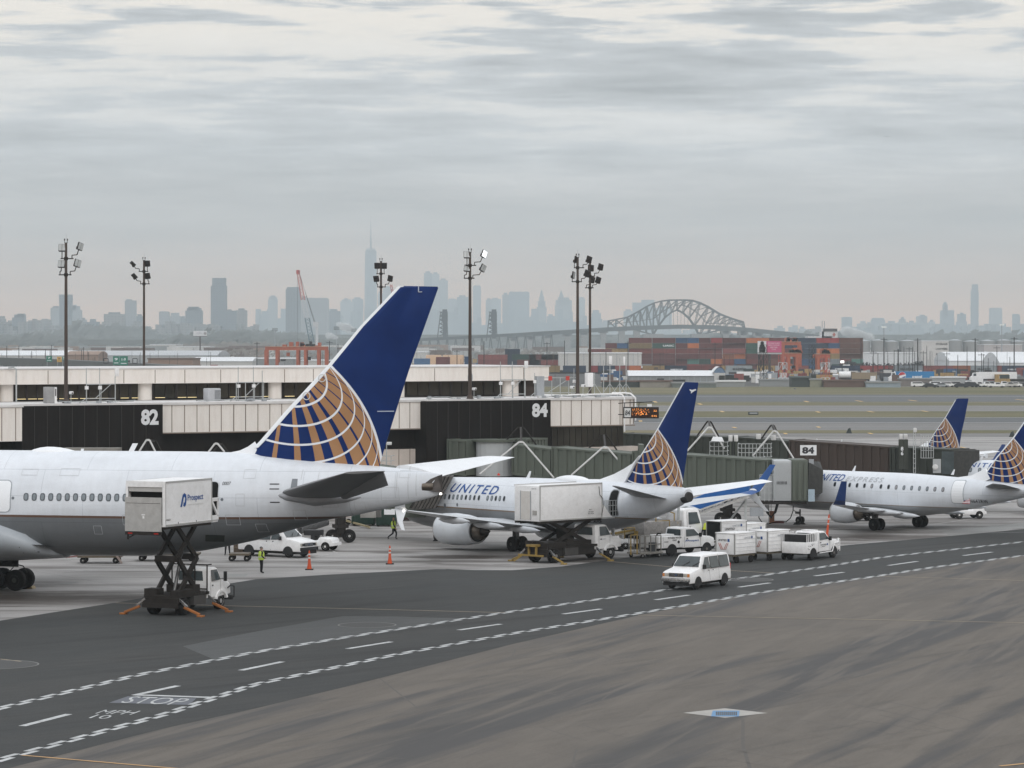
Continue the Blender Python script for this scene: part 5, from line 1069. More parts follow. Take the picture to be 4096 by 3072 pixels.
MB().bx(wp(773,0,250).x-A.location.x-1.5,cabp.x+1.3,-10.6,-7.4,1.95,2.2).build('cab_floor', DRK, A)
# balcony with railing left of the cab
bal = MB(); bx0 = cabp.x-2.6
for z_ in (2.3,2.9,3.4): bal.bar((bx0,-10.6,z_),(cabp.x-1.45,-10.6,z_),.04)
for k in range(4): bal.bar((bx0+.38*k,-10.6,2.2),(bx0+.38*k,-10.6,4.4),.045)
bal.bar((bx0,-10.6,4.4),(cabp.x-1.45,-10.6,4.4),.05); bal.build('service_stair_rail', GALV, A)
MB().bx(bx0+.1,cabp.x-1.5,-10.2,-10.1,2.3,4.3).build('service_door', CORR, A)
bogie(A, X_(725.5,255), 252.6, 3.0, .50, .15)
for f,r in (([(479.9,474),(519.3,441.9),(522.9,442),(553.9,477.8)],[(503,444),(517.5,427.8),(524,427.8),(537,446)]),([(571.3,475.2),(603.4,447),(607.2,447.4),(626.5,469.5)],[(588.6,448.6),(601,435.3),(606.8,435.3),(617,450.3)]),
            ([(687.2,451),(708.6,427.2),(711.2,427.6),(724.4,448.6)],[(697,436),(707.3,421.5),(711,421.8),(719,437)]),([(752.6,456),(773.8,430.7),(776.7,431.6),(794,459.2)],[(761.4,438.8),(770.8,425.4),(774,425.5),(777,432)])):
    aframe(A,f,r,256,263)
def cage(root, u0,u1,v0,v1,Y,n,rows,name='maintenance_cage'):
    m_ = MB(); o = root.location
    for k in range(n+1):
        u = u0+(u1-u0)*k/n; m_.bar(wp(u,v0,Y)-o,wp(u,v1,Y)-o,.05)
    for k in range(rows+1):
        v = v0+(v1-v0)*k/rows; m_.bar(wp(u0,v,Y)-o,wp(u1,v,Y)-o,.05)
        m_.bar(wp(u0,v,Y)-o,wp(u0,v,Y)-o+Vector((.2,1.6,0)),.05); m_.bar(wp(u1,v,Y)-o,wp(u1,v,Y)-o+Vector((.2,1.6,0)),.05)
    m_.build(name, GALV, root)
cage(A,709.8,727.5,442,455.5,254,4,3); cage(A,738,771,443.8,457,253.5,9,3); cage(A,753.5,764,457,468.5,252.5,3,3,'access_ladder')
MB().add([wp(711,441.2,253)-A.location,wp(724,441.6,253)-A.location,wp(722,437,255)-A.location,wp(713,436.6,255)-A.location],[(0,1,2,3)]).build('white_roof_panel', WPIPE, A)
o_ = A.location
for u in (730.5,736): p = wp(u,438.3,254)-o_; MB().bx(p.x-.17,p.x+.17,p.y-.15,p.y+.15,p.z-.27,p.z+.27).build('warning_lamp', WPIPE, A, bevel=.05); MB().cyl((p.x,p.y,p.z-1.4),(p.x,p.y,p.z-.27),.06).build('lamp_post', GRN, A)
for u,v in ((758.5,436.5),(773.5,437.7)): p = wp(u,v,258)-o_; MB().bx(p.x-.2,p.x+.2,p.y-.15,p.y+.15,p.z-.22,p.z+.22).build('roof_beacon', WPIPE, A, bevel=.05)
q = thing('gate_placard','white rectangular placard reading 84 above the jet bridge cab','sign',tuple(wp(808.3,450.2,248.5)),radians(3))
MB().bx(-.68,.68,-.04,.04,-.42,.42).build('placard_board', mat('placard_white',(0.70,0.71,0.72),.5), q); d_=MB(); text_to(d_,'84',lambda p,q_:Vector((-.52+1.0*p,-.05,-.29+.56*q_)),.05); d_.build('gate_number',LETD,q)
MB().bar((-.1,.03,-.42),(-.1,.1,-1.7),.07).bar((.25,.03,-.42),(.3,.1,-1.3),.05).build('post', BRN, q)
MB().bx(.05,.45,-.05,.12,-1.35,-.75).build('speaker_box', GRY, q)
# cables under the cab, ground power unit
cb = MB(); p0 = wp(764,502,249)-o_
for k in range(4):
    cb.tube([(p0.x+.1*k, p0.y-1.2, 1.9),(p0.x+.12+.05*k,p0.y-1.2,1.2-.05*k),(p0.x+.5,p0.y-1.2,.95-.06*k),(p0.x+.9-.05*k,p0.y-1.2,1.25),(p0.x+1.1-.06*k,p0.y-1.2,1.95)],.035)
cb.build('cable_loops', BLK, A); MB().bx(p0.x-1.25,p0.x-.15,p0.y-1.4,p0.y-.9,.95,1.65).build('power_box', GRY, A)
q = thing('ground_power_cable','long black power cable looping to the ground from the jet bridge cab','cable',tuple(gp(772,525)))
pc = [wp(u,v,250.5)-q.location for u,v in ((758.5,510),(759,518),(762.5,523),(768,524),(773,522.6),(779,522),(786,521.8),(790.5,518),(793,511),(793.3,505.5))]
MB().tube(pc,.04,8).build('cable',BLK,q)
q = thing('fuel_hydrant_cart','small orange brown ground unit with coiled red hose near the nose wheel','ground unit',tuple(gp(772.5,524)))
MB().bx(-.25,.15,-.2,.2,.05,1.1).build('unit_body', mat('unit_orange',(0.30,0.13,0.07),.6,var=.2), q, bevel=.03); MB().tube([(-.3,0,.1),(-.3,0,1.8),(-.12,0,1.8),(-.12,0,.1)],.025).build('handle', DRK, q)
for k in range(3): MB().tube([(.55+.42*cos(a_),.15*sin(a_)*2,.10+.06*k) for a_ in [2*pi*i/14 for i in range(15)]],.035).build('hose_coil', mat('hose_red',(0.22,0.06,0.05),.6), q)
# B: bridge behind, green then brown
B = root_at('jet_bridge','dark green and brown corrugated jet bridge farther back, column marked 86','jet bridge',(X_(800,282),282),'jet bridges')
tunnel(B,'inner_tunnel',WP(627,433.2,292,2.8),WP(741,437.2,286,2.8),2.6,2.8,2.8,GRND,.8)
tunnel(B,'middle_tunnel',WP(740.5,436.6,285.8,2.9),WP(797,440.9,282.5,2.9),2.9,2.9,2.9,GRND,.8)
tunnel(B,'outer_tunnel',WP(796.5,439.8,282.5,3.0),WP(898,446.6,277,3.0),3.2,3.0,3.0,BRW,.85)
tunnel(B,'cab_tunnel',WP(898.5,446.6,276.8,3.0),WP(961,449.2,273,3.05),3.3,3.0,3.05,GRND,.8)
o_ = B.location
p = wp(902.8,447,275)-o_
for du in (0,1): 
    u = 897.5+4.6*du+1.2; p = wp(u,440,275)-o_; MB().bx(p.x-.2,p.x+.2,p.y-1.8,p.y-1.4,p.z-2.6,p.z+.1).build('column', GRND, B); MB().bx(p.x-.17,p.x+.17,p.y-1.8,p.y-1.4,p.z+.12,p.z+.60).build('warning_lamp', WPIPE, B, bevel=.06)
p = wp(902,446,273.1)-o_
d_=MB(); text_to(d_,'8',lambda a_,b_:Vector((p.x-.12+.24*a_,p.y-.1,p.z-.42+.36*b_)),.03); text_to(d_,'6',lambda a_,b_:Vector((p.x-.12+.24*a_,p.y-.1,p.z-.84+.36*b_)),.03); d_.build('gate_number', W, B)
for (u0,u1,v0,v1,n,r_) in ((921,933.5,435,458,5,3),(913.5,915.5,430,473,1,9)): cage(B,u0,u1,v0,v1,271.5,n,r_,'ladder_cage')
p = wp(915,429,271.5)-o_; MB().bx(p.x-.15,p.x+.15,p.y-.15,p.y+.15,p.z-.3,p.z+.1).build('warning_lamp', WPIPE, B, bevel=.05)
for (u0,u1,v0,v1,m_) in ((933,941,459,473,CORR),(941.8,954,451.5,474,GLV)): a_ = wp(u0,v1,270.9)-o_; b_ = wp(u1,v0,270.9)-o_; MB().bx(a_.x,b_.x,a_.y+.02,a_.y+.1,a_.z,b_.z).build('cab_door' if m_ is CORR else 'cab_window', m_, B)
p = wp(935.3,467,270.7)-o_; MB().lathe([(-.05,.14),(0,.26),(.05,.14)],(p.x,p.y,p.z),'y',16).build('coiled_hose', WPIPE, B)
MB().cyl((-13,1.0,0),(-13,1.0,3.6),.5,n=14).build('rotunda_column', GRND, B); bogie(B, X_(880,279), 279, 2.8, .5)
tunnel(B,'canopy',WP(961.5,449.8,272.8,2.7),WP(966.5,451,272.2,2.5),3.0,2.7,2.5,mat('bellows_grey',(0.045,0.045,0.042)),.2)
# C: bridge hidden behind the big jet, serving the single-aisle jet
C_b = root_at('jet_bridge','jet bridge mostly hidden behind the big jet, dark bellows against the single-aisle jet','jet bridge',(X_(300,240),240),'jet bridges')
tunnel(C_b,'inner_tunnel',WP(120,453.5,246,2.7),WP(300,455,241,2.8),2.7,2.7,2.8,GRN,.85)
tunnel(C_b,'outer_tunnel',WP(299.5,455.5,241,2.9),WP(406,470.5,232,2.9),3.1,2.9,2.9,GRN,.85)
o_ = C_b.location; aframe(C_b,[(138.9,452),(146.4,440),(149.5,440),(155.5,452)],[(146,452),(152,441),(156,441),(161.5,452)],243,246); aframe(C_b,[(208.5,452),(215,443.6),(217.5,443.6),(224.5,452)],[(213,452),(220,444),(222,444),(228,452)],241,244)
p = wp(405,470,231)-o_; MB().bx(p.x,p.x+1.6,-10.2,-6.0,1.9,5.2).build('cab', GRN, C_b, bevel=.03)
bl_ = [(451.8,476.6),(450.3,480.5),(446.2,488),(441.8,495.5),(438.4,502.5),(434.9,508.4)]; BLW = mat('bellows_brown',(0.075,0.068,0.062),.75,var=.3,scale=3)
for k in range(7):
    f_ = [wp(u-3.6*k,v+.25*k*(1 if i_>2 else -.2),227.2)-o_ for i_,(u,v) in enumerate(bl_)]; g_ = [wp(u-3.6*k-2.4,v+.25*k*(1 if i_>2 else -.2),227.2)-o_ for i_,(u,v) in enumerate(bl_)]
    r0_ = f_+g_[::-1]; m_ = MB(); n = len(r0_); dd = Vector((.12,2.6,0)); m_.add(r0_+[q_+dd for q_ in r0_],[tuple(reversed(range(n))),tuple(range(n,2*n))]+[(i_,(i_+1)%n,n+(i_+1)%n,n+i_) for i_ in range(n)]).build('bellows_fold', BLW, C_b)
f_ = [wp(u-1.0,v,227.6)-o_ for u,v in bl_]; g_ = [wp(u-26,v,227.6)-o_ for u,v in bl_]; r0_ = f_+g_[::-1]; n=len(r0_); dd=Vector((.1,2.0,0))
MB().add(r0_+[q_+dd for q_ in r0_],[tuple(reversed(range(n))),tuple(range(n,2*n))]+[(i_,(i_+1)%n,n+(i_+1)%n,n+i_) for i_ in range(n)]).build('canopy_bellows', mat('bellows_inner',(0.02,0.018,0.016),.8), C_b)
bogie(C_b, X_(340,229), 229.5, 2.6, .52, .25)
cage(C_b,381,391,456,466,236,2,2,'access_ladder'); q = wp(388.5,443.5,236)-o_; MB().cyl((q.x-.15,q.y,q.z-2),(q.x-.15,q.y,q.z),.04).build('camera_post', GALV, C_b); MB().bx(q.x-.15,q.x+.25,q.y-.15,q.y+.15,q.z-.12,q.z+.12).build('camera', WPIPE, C_b, bevel=.04)
q = wp(426,465.5,236)-o_; MB().lathe([(-.12,.12),(.1,.12),(.14,.04)],tuple(q),'z',10).build('red_beacon', mat('beacon_lit',(1,.12,.08),.4,emit=.8), C_b)
MB().bx(wp(66,0,243).x-o_.x,wp(122,0,243).x-o_.x,1,3,6.35,6.8).build('roof_unit', mat('weathered_grey',(0.2,0.19,0.17),.7,var=.2), C_b)
# inclined blue sided boarding ramp under the far wing
ra = thing('boarding_ramp','blue sided inclined ramp with silver truss behind the single-aisle jet tail','ramp',(X_(710,240),240,0))
Pf = [(668,512.6),(692.6,512.9),(733,498.6),(750,492.4),(748,483.2),(711,491),(685,503)]
rb_ = MB(); n = len(Pf); fr_ = [wp(u,v,240)-ra.location for u,v in Pf]; bk_ = [p+Vector((.3,2.2,0)) for p in fr_]
rb_.add(fr_+bk_,[tuple(reversed(range(n))),tuple(range(n,2*n))]+[(i,(i+1)%n,n+(i+1)%n,n+i) for i in range(n)]).build('blue_side_panel', mat('ramp_blue',(0.012,0.10,0.33),.45,var=.15,scale=.6,dirt=.2,dcol=(.02,.06,.15)), ra)
tr = MB(); a_ = wp(690,518,239.6)-ra.location; b_ = wp(750,496.8,239.6)-ra.location
for dz in (0,.38): tr.bar(a_+Vector((0,0,dz)),b_+Vector((0,0,dz)),.10); tr.bar(a_+Vector((0,2.4,dz)),b_+Vector((0,2.4,dz)),.10)
for k in range(9):
    s_ = a_.lerp(b_,k/9); e_ = a_.lerp(b_,(k+1)/9); tr.bar(s_,e_+Vector((0,0,.38)),.05); tr.bar(s_,s_+Vector((0,0,.38)),.06)
tr.build('silver_truss', ALU, ra); MB().bar(a_+Vector((-.05,.6,.1)),b_+Vector((-.05,.6,.1)),1.0,.12).build('ramp_deck', ALU, ra)
MB().bar((b_.x-.3,.3,0),(b_.x-.3,.3,b_.z),.18).bar((b_.x-2.2,1.9,0),(b_.x-.3,.3,b_.z-.3),.12).build('support_leg', GALV, ra)
# ================================================================ vehicles (x forward, y left, z up; origin on the ground)
CHR = mat('chrome_bumper',(0.42,0.42,0.42),0.25,0.8,var=0.15,scale=3)
LAMP= mat('headlamp_glass',(0.42,0.40,0.36),0.2,var=0.15); AMBL= mat('amber_lens',(0.55,0.20,0.05),0.35); BLKP= mat('black_plastic',(0.02,0.02,0.021),0.55,var=.2)
DOORL = mat('door_gap',(0.12,0.12,0.12),0.6)
def side_fy(belt, k): return lambda x,z: max(0.0, z-belt)*k
def patch(parent, name, P, m, w, belt, k, side, off=.012, t=None):
    return MB().face([(x, side*(w/2-max(0,z-belt)*k+off), z) for x,z in P]).build(name, m, parent)
def side_text(parent, s, x0, z0, x1, z1, y, side, m, bold=.02, shear=0.0, name='lettering'):
    """reads left to right for someone looking at that side"""
    d = MB(); text_to(d, s, lambda a,b: Vector((x0+(x1-x0)*a, y, z0+(z1-z0)*b)), bold, shear); return d.build(name, m, parent)
def mirror(parent, x, y, z, side):
    MB().bx(x-.06,x+.06,y,y+side*.22,z-.12,z+.16).bar((x,y-side*.08,z-.05),(x,y+side*.02,z-.05),.05).build('mirror', BLKP, parent, bevel=.02)
def arch(parent, x, r, w, side, m=BLKP):
    pts = [(x+(r+.09)*cos(a), r+(r+.09)*sin(a)) for a in [pi*i/12 for i in range(13)]]+[(x-r-.09,.25),(x+r+.09,.25)]
    MB().face([(a,side*(w/2+.006),b) for a,b in pts]).build('wheel_arch', m, parent)
# ---- passenger van
def van(label, loc, rz, style, group='vans', lit=True):
    t = thing('passenger_van', label, 'van', loc, rz, group); w, belt, k = 1.98, 1.22, .20
    if style == 'old':
        prof = [(-2.72,.42),(-2.74,1.0),(-2.66,1.85),(-2.52,2.04),(-2.2,2.10),(.55,2.10),(.85,2.04),(1.42,1.32),(2.25,1.18),(2.62,1.08),(2.68,.85),(2.68,.42)]
    else:
        prof = [(-2.9,.45),(-2.92,1.0),(-2.85,1.88),(-2.7,2.06),(.55,2.10),(.82,2.02),(1.42,1.38),(2.25,1.25),(2.66,1.15),(2.72,.85),(2.72,.45)]
    b = MB().prism(prof,-w/2,w/2,side_fy(belt,k)).build('body', WV, t, bevel=.06)
    A_ = prof[-6:] ; top=(prof[6] if style=='old' else prof[5]); bot=(prof[7] if style=='old' else prof[6])
    def yz(z): return w/2-max(0,z-belt)*k-.10
    x1,z1 = top[0]+.02, top[1]-.05; x2,z2 = bot[0]-.02, bot[1]+.07; nx,nz = (z1-z2),(x2-x1); l=sqrt(nx*nx+nz*nz); nx,nz = nx/l*.015,nz/l*.015
    MB().face([(x1+nx,yz(z1),z1+nz),(x1+nx,-yz(z1),z1+nz),(x2+nx,-yz(z2)-.03,z2+nz),(x2+nx,yz(z2)+.03,z2+nz)]).build('windscreen', GLV, t)
    for s_ in (.45,-.25): MB().bar((x2+.03,s_,z2+.03),(x2-.20,s_+.42,z2+.30),.03).build('wiper', BLKP, t)
    for sd in (1,-1):
        a = mat('window_seal',(0.05,0.05,0.05),.5)
        for nm,P in (('front_window',[(1.05,1.32),(.55,1.92),(.12,1.92),(.12,1.28)]),('middle_window',[(.0,1.27),(.0,1.93),(-1.12,1.93),(-1.12,1.27)]),('rear_window',[(-1.24,1.27),(-1.24,1.93),(-2.40,1.93),(-2.46,1.27)])):
            cx = sum(p[0] for p in P)/4; cz = sum(p[1] for p in P)/4
            fo = patch(t,nm,[(cx+(x-cx)*1.06,cz+(z-cz)*1.10) for x,z in P],a,w,belt,k,sd,.010); patch(fo,'glass',P,GLV,w,belt,k,sd,.018)
        for x in (.06,-1.18): patch(t,'door_seam',[(x-.012,.5),(x+.012,.5),(x+.012,2.0),(x-.012,2.0)],DOORL,w,belt,k,sd,.006)
        for x in (.22,-.35): patch(t,'door_handle',[(x,1.10),(x+.12,1.10),(x+.12,1.16),(x,1.16)],BLKP,w,belt,k,sd,.02)
        for x,nm in ((1.62,'f'),(-1.88,'r')): arch(t,x,.37,w,sd)
        mirror(t,.98,sd*(w/2-.02),1.36,sd)
        for x in (1.62,-1.88): wheel(t,x,sd*(w/2-.13),.37,.37,.24,mr=RIM if x<0 or style!='old' else mat('dark_steel_rim',(.12,.11,.10)))
        fx = prof[-2][0]
        h = MB().bx(fx-.10,fx+.025,sd*.52,sd*.93,.84,1.04).build('headlamp', LAMP if style=='old' else BLKP, t, bevel=.02); MB().bx(fx-.08,fx+.032,sd*.80,sd*.94,.84,1.03).build('turn_signal', AMBL if style=='old' else LAMP, h)
        MB().bx(prof[0][0]-.03,prof[0][0]+.02,sd*.82,sd*.95,1.0,1.4).build('tail_lamp', RED, t)
    fx = prof[-2][0]
    g = MB().bx(fx-.02,fx+.02,-.50,.50,.82,1.06).build('grille', BLKP if style!='old' else mat('grille_dark',(.06,.06,.06),.4,.3), t)
    for i in range(4): MB().bx(fx+.02,fx+.035,-.48,.48,.85+.055*i,.865+.055*i).build('grille_bar', CHR if style=='old' else GRY, g)
    MB().lathe([(fx+.02,.09),(fx+.045,.08)],(0,0,.94),'x',14).build('oval_badge', mat('badge_blue',(.05,.07,.12),.3), g)
    MB().bx(fx-.06,fx+.14,-.98,.98,.52,.76).build('front_bumper', CHR if style=='old' else BLKP, t, bevel=.04)
    MB().bx(fx-.5,fx+.02,-.9,.9,.28,.52).build('valance', BLKP, t); MB().bx(-2.6,2.3,-.8,.8,.26,.44).build('underbody', DRK, t)
    if style=='old': MB().bx(-2.88,-2.70,-.95,.95,.45,.66).build('rear_bumper', CHR, t, bevel=.03)
    return t
cV = gp(693,587.0); rzV = atan2(-.85,-.53)
hd = Vector((cos(rzV),sin(rzV),0)); lf = Vector((-sin(rzV),cos(rzV),0))
f_w = gp(696.5,589.6); locV = f_w - hd*1.62 + (-lf if lf.x>0 else lf)*0 ; 
# near side is the van's left side (towards +X)
locV = f_w - hd*1.62 - lf*(.86)
v1 = van('old white passenger van driving along the service road towards the camera', tuple(locV), rzV, 'old')
d = MB(); text_to(d,'Prospect',lambda a,b:Vector((-1.62-.72*a,.99-.12-max(0,1.45+.18*b-1.22)*.0+.02,1.52+.16*b)),.02); d.build('window_lettering', W, v1)
bk = MB().bx(-3.02,-2.82,.25,.8,.35,1.25); bk.build('rear_rack', mat('rust_tan',(.22,.15,.09),.7), v1)
c = gp(567.0/1.0,0) if False else None
rz2 = atan2(-.55,.84); fw = gp(152+0,0) if False else None
def z2p(x,y): return 225+x*.09041, 487.5+y*.09041
fu,fv = z2p(708,778); f2 = gp(fu,fv); hd2 = Vector((cos(rz2),sin(rz2),0)); lf2 = Vector((-sin(rz2),cos(rz2),0))
v2 = van('white crew van with black grille parked under the big jet tail', tuple(f2-hd2*1.62+lf2*.86), rz2, 'new')

# ---- pickup style trucks
def pickup(name, label, cat, loc, rz, kind, group=None):
    t = thing(name, label, cat, loc, rz, group); w, belt, k = 1.96, 1.30, .18
    cab = [(-.95,.55),(-.95,1.25),(-.88,1.90),(-.72,1.98),(.10,1.98),(.28,1.93),(.88,1.38),(1.75,1.30),(2.12,1.18),(2.18,.95),(2.18,.55)]
    MB().prism(cab,-w/2,w/2,side_fy(belt,k)).build('cab', WV, t, bevel=.06)
    yz = lambda z: w/2-max(0,z-belt)*k-.1
    MB().face([(.335,yz(1.9),1.90),(.335,-yz(1.9),1.90),(.865,-yz(1.43),1.43),(.865,yz(1.43),1.43)]).build('windscreen', GLV, t)
    MB().face([(-.975,.75,1.36),(-.975,-.75,1.36),(-.91,-.68,1.86),(-.91,.68,1.86)]).build('rear_screen', GLV, t)
    for sd in (1,-1):
        P = [(.72,1.40),(.20,1.86),(-.58,1.86),(-.62,1.36)]; patch(t,'side_window',P,GLV,w,belt,k,sd,.016)
        for x in (.80,-.80): patch(t,'door_seam',[(x-.012,.62),(x+.012,.62),(x+.012,1.35),(x-.012,1.35)],DOORL,w,belt,k,sd,.006)
        patch(t,'door_handle',[(-.62,1.16),(-.46,1.16),(-.46,1.23),(-.62,1.23)],BLKP,w,belt,k,sd,.02); mirror(t,.70,sd*.96,1.42,sd)
        arch(t,1.42,.39,w,sd); h = MB().bx(2.1,2.2,sd*.58,sd*.92,.92,1.14).build('headlamp', LAMP, t, bevel=.02)
        for x in (1.42,-2.05 if kind!='tractor' else -1.65): wheel(t,x,sd*(w/2-.13),.39,.39,.26,mr=mat('dirty_steel_rim',(.16,.15,.14)))
    MB().bx(2.17,2.20,-.55,.55,.86,1.15).build('grille', BLKP, t); MB().bx(2.12,2.34,-.96,.96,.55,.78).build('front_bumper', WV if kind=='tractor' else CHR, t, bevel=.04)
    MB().bx(-3.2 if kind!='tractor' else -2.4,2.0,-.6,.6,.42,.66).build('chassis', DRK, t)
    if kind == 'water':
        bd = MB().bx(-3.35,-1.0,-1.0,1.0,.60,1.42).build('service_body', WV, t, bevel=.03)
        for sd in (1,-1):
            arch(t,-2.05,.40,2.01,sd)
            for x in (-2.9,-1.35): patch(bd,'locker_seam',[(x-.01,.65),(x+.01,.65),(x+.01,1.38),(x-.01,1.38)],DOORL,2.0,9,0,sd,.006)
        y=-1.012
        side_text(t,'POTABLE WATER',-2.45,1.25,-1.10,1.38,y,-1,LETD,.03); side_text(t,'ONLY',-2.0,1.08,-1.55,1.2,y,-1,LETD,.03); side_text(t,'3420',-2.80,1.00,-2.40,1.1,y,-1,LETD)
        side_text(t,'Prospect',-.50,.95,.62,1.12,-.99,-1,LET,.02); side_text(t,'P',-.72,.96,-.56,1.12,-.99,-1,LET,.06,.3)
        MB().bx(-3.25,-1.1,-.2,.5,1.43,1.52).build('tank_lid', WV, t); MB().lathe([(-.02,.1),(.02,.1)],(-1.4,-1.01,1.0),'y',12).build('filler_cap', LETD, t)
        hose = MB().tube([(-2.9,-.3,1.5),(-2.7,-.2,1.62),(-2.4,-.2,1.6)],.06); hose.build('hose', BLK, t)
    if kind == 'tractor':
        MB().bx(-2.55,-1.0,-1.02,1.02,.50,1.30).build('service_body', WV, t, bevel=.04)
        for sd in (1,-1): arch(t,-1.65,.40,2.05,sd)
        rk = MB()
        for x in [-2.45,-2.2,-1.95,-1.7,-1.45,-1.2,-1.0]:
            rk.bar((x,-.96,1.30),(x,-.96,1.88),.045).bar((x,.96,1.30),(x,.96,1.88),.045)
        rk.bar((-2.5,-.96,1.88),(-.95,-.96,1.92),.05).bar((-2.5,.96,1.88),(-.95,.96,1.92),.05).bar((-2.5,-.96,1.88),(-2.5,.96,1.88),.05); rk.build('cage_rack', WV, t)
        MB().bx(-2.45,-1.1,-.85,.85,1.3,1.82).build('cargo', BLKP, t, bevel=.05); MB().bx(-.7,.0,-.5,.5,1.985,2.06).build('light_bar', WV, t, bevel=.02)
        gd = MB().tube([(2.5,-.85,.45),(2.5,-.85,1.28),(2.25,-.85,1.36),(2.0,-1.02,1.10),(1.3,-1.08,1.05),(.98,-1.1,.52),(-.8,-1.06,.48)],.035).tube([(2.5,.85,.45),(2.5,.85,1.28),(2.25,.85,1.36)],.035).tube([(2.5,-.85,1.25),(2.5,.85,1.25)],.035).tube([(2.5,-.85,.9),(2.5,.85,.9)],.035)
        gd.build('bull_bar', WV, t); MB().bx(2.34,2.46,-.7,.7,.45,.62).build('push_plate', WV, t)
        side_text(t,'UNITED',-.55,.98,.28,1.08,-.995,-1,LETD,.01); side_text(t,'878077',-.35,.87,.12,.93,-.995,-1,LETD); side_text(t,'810077',-2.0,1.10,-1.45,1.18,-1.03,-1,LETG)
        MB().face([(.36,-.996,.97),(.50,-.996,.97),(.50,-.996,1.1),(.36,-.996,1.1)]).build('globe_logo', LET, t)
        for x,z in ((-2.35,1.02),(-2.1,1.0),(-1.85,1.04),(-2.45,.84),(-2.3,.78)): MB().bx(x,x+.12,-1.03,-1.02,z,z+.04).build('marker', LETD, t)
    return t
def place(pf, rz, xf, yside):         # world location from a wheel contact point at local (xf, yside)
    h_ = Vector((cos(rz),sin(rz),0)); l_ = Vector((-sin(rz),cos(rz),0)); return tuple(pf - h_*xf - l_*yside)
rzW = radians(40)
pickup('water_truck','white service pickup lettered POTABLE WATER ONLY beside the catering lift truck','service truck', place(gp(670.6,556.2),rzW,-2.05,-.86), rzW, 'water')
rzT = radians(55)
pickup('tow_pickup','white pickup with cage rack and bull bar, pulling the baggage carts','pickup truck', place(gp(811.3,560.4),rzT,-1.65,-.86), rzT, 'tractor')

# ---- baggage carts
def cart(label, loc, rz, open_=False, num=''):
    t = thing('baggage_cart', label, 'baggage cart', loc, rz, 'white baggage carts'); Lc, Wc, z0, z1 = 2.55, 1.62, .62, 2.05
    if not open_: MB().bx(-Lc/2,Lc/2,-Wc/2,Wc/2,z0,z1).build('box', WV, t, bevel=.03)
    else:
        b = MB().bx(-Lc/2,Lc/2,-Wc/2,-Wc/2+.05,z0,z1).bx(-Lc/2,Lc/2,Wc/2-.05,Wc/2,z0,z1).bx(-Lc/2,Lc/2,-Wc/2,Wc/2,z0,z0+.06).bx(Lc/2-.05,Lc/2,-Wc/2,Wc/2,z0,z1); b.build('box', WV, t)
        MB().bx(-Lc/2+.02,-Lc/2+.06,-Wc/2+.06,Wc/2-.06,z0+.08,z1-.04).build('dark_opening', HOLE, t)
    MB().bx(-Lc/2-.04,Lc/2+.04,-Wc/2-.04,Wc/2+.04,z1,z1+.07).build('roof', WV, t, bevel=.02)
    for sd in (1,-1):
        for i in range(5):
            z = z0+.22+.27*i; MB().bx(-Lc/2+.03,Lc/2-.03,sd*(Wc/2),sd*(Wc/2+.018),z,z+.03).build('side_rib', mat('rib_shade',(.62,.63,.64),.4), t)
    for x_,y_ in ((-1,-1),(-1,1),(1,-1),(1,1)): MB().bx(x_*(Lc/2-.02)-.04,x_*(Lc/2-.02)+.04,y_*(Wc/2-.02)-.04,y_*(Wc/2-.02)+.04,z0-.02,z1+.09).build('corner_post', mat('post_grey',(.30,.30,.29),.5), t)
    MB().bx(-Lc/2,Lc/2,-Wc/2+.1,Wc/2-.1,.48,.60).bar((Lc/2,0,.45),(Lc/2+.9,0,.35),.07).build('frame', mat('cart_frame',(.10,.085,.06),.6,var=.3), t)
    for x_ in (-.85,.85):
        for y_ in (-.66,.66): wheel(t,x_,y_,.25,.25,.15,mr=BLK)
    y=-Wc/2-.025
    if num != 'x':
        side_text(t,'UNITED',-.15,z1-.36,.62,z1-.24,y,-1,LETG,.02); MB().face([(.66,y,z1-.38),(.82,y,z1-.38),(.82,y,z1-.2),(.66,y,z1-.2)]).build('globe_logo', LET, t)
    x=-Lc/2-.012
    if not open_:
        d = MB(); text_to(d,'UNITED',lambda a,b:Vector((x,.62-.78*a,z1-.52+.14*b)),.02); d.build('lettering', LETD, t)
        MB().face([(x,-.20,z1-.55),(x,-.38,z1-.55),(x,-.38,z1-.35),(x,-.20,z1-.35)]).build('globe_logo', LET, t)
        vr = MB(); 
        for s_ in (1,-1):
            for o_ in (0,.13): vr.bar((x-.005,.15+s_*(.06+o_),z0+.35),(x-.005,.15+s_*(.28+o_),z0+.78),.02,.045,up=(1,0,0))
        vr.bar((x-.005,-.08,z0+.36),(x-.005,.38,z0+.36),.02,.045,up=(1,0,0)); vr.build('red_v_mark', mat('faded_red',(.40,.12,.09),.6), t)
    else:
        d = MB(); text_to(d,'UNITED',lambda a,b:Vector((-.9+1.0*a,y,z1-.62+.16*b)),.02); d.build('lettering', LETD, t)
        vr = MB()
        for s_ in (1,-1):
            for o_ in (0,.15): vr.bar((-.1+s_*(.06+o_),y,z0+.15),(-.1+s_*(.30+o_),y,z0+.62),.02,.05,up=(0,1,0))
        vr.build('red_v_mark', mat('faded_red',(.40,.12,.09),.6), t)
    return t
rzC = radians(50)
cart('white baggage cart nearest the van, its end lettered UNITED over a red V', tuple(gp(735.5,563.2)+Vector((.1,.9,0))), rzC)
cart('white baggage cart hitched directly behind the tow pickup', tuple(gp(769,560.5)+Vector((.1,.9,0))), radians(48))
cart('open white baggage cart with black interior behind the other carts', tuple(gp(726,549.5)+Vector((.1,1.0,0))), radians(38), True)
cart('low white baggage cart partly hidden behind the two front carts', tuple(gp(750.5,548.5)+Vector((0,4.0,-.45))), radians(38), False)

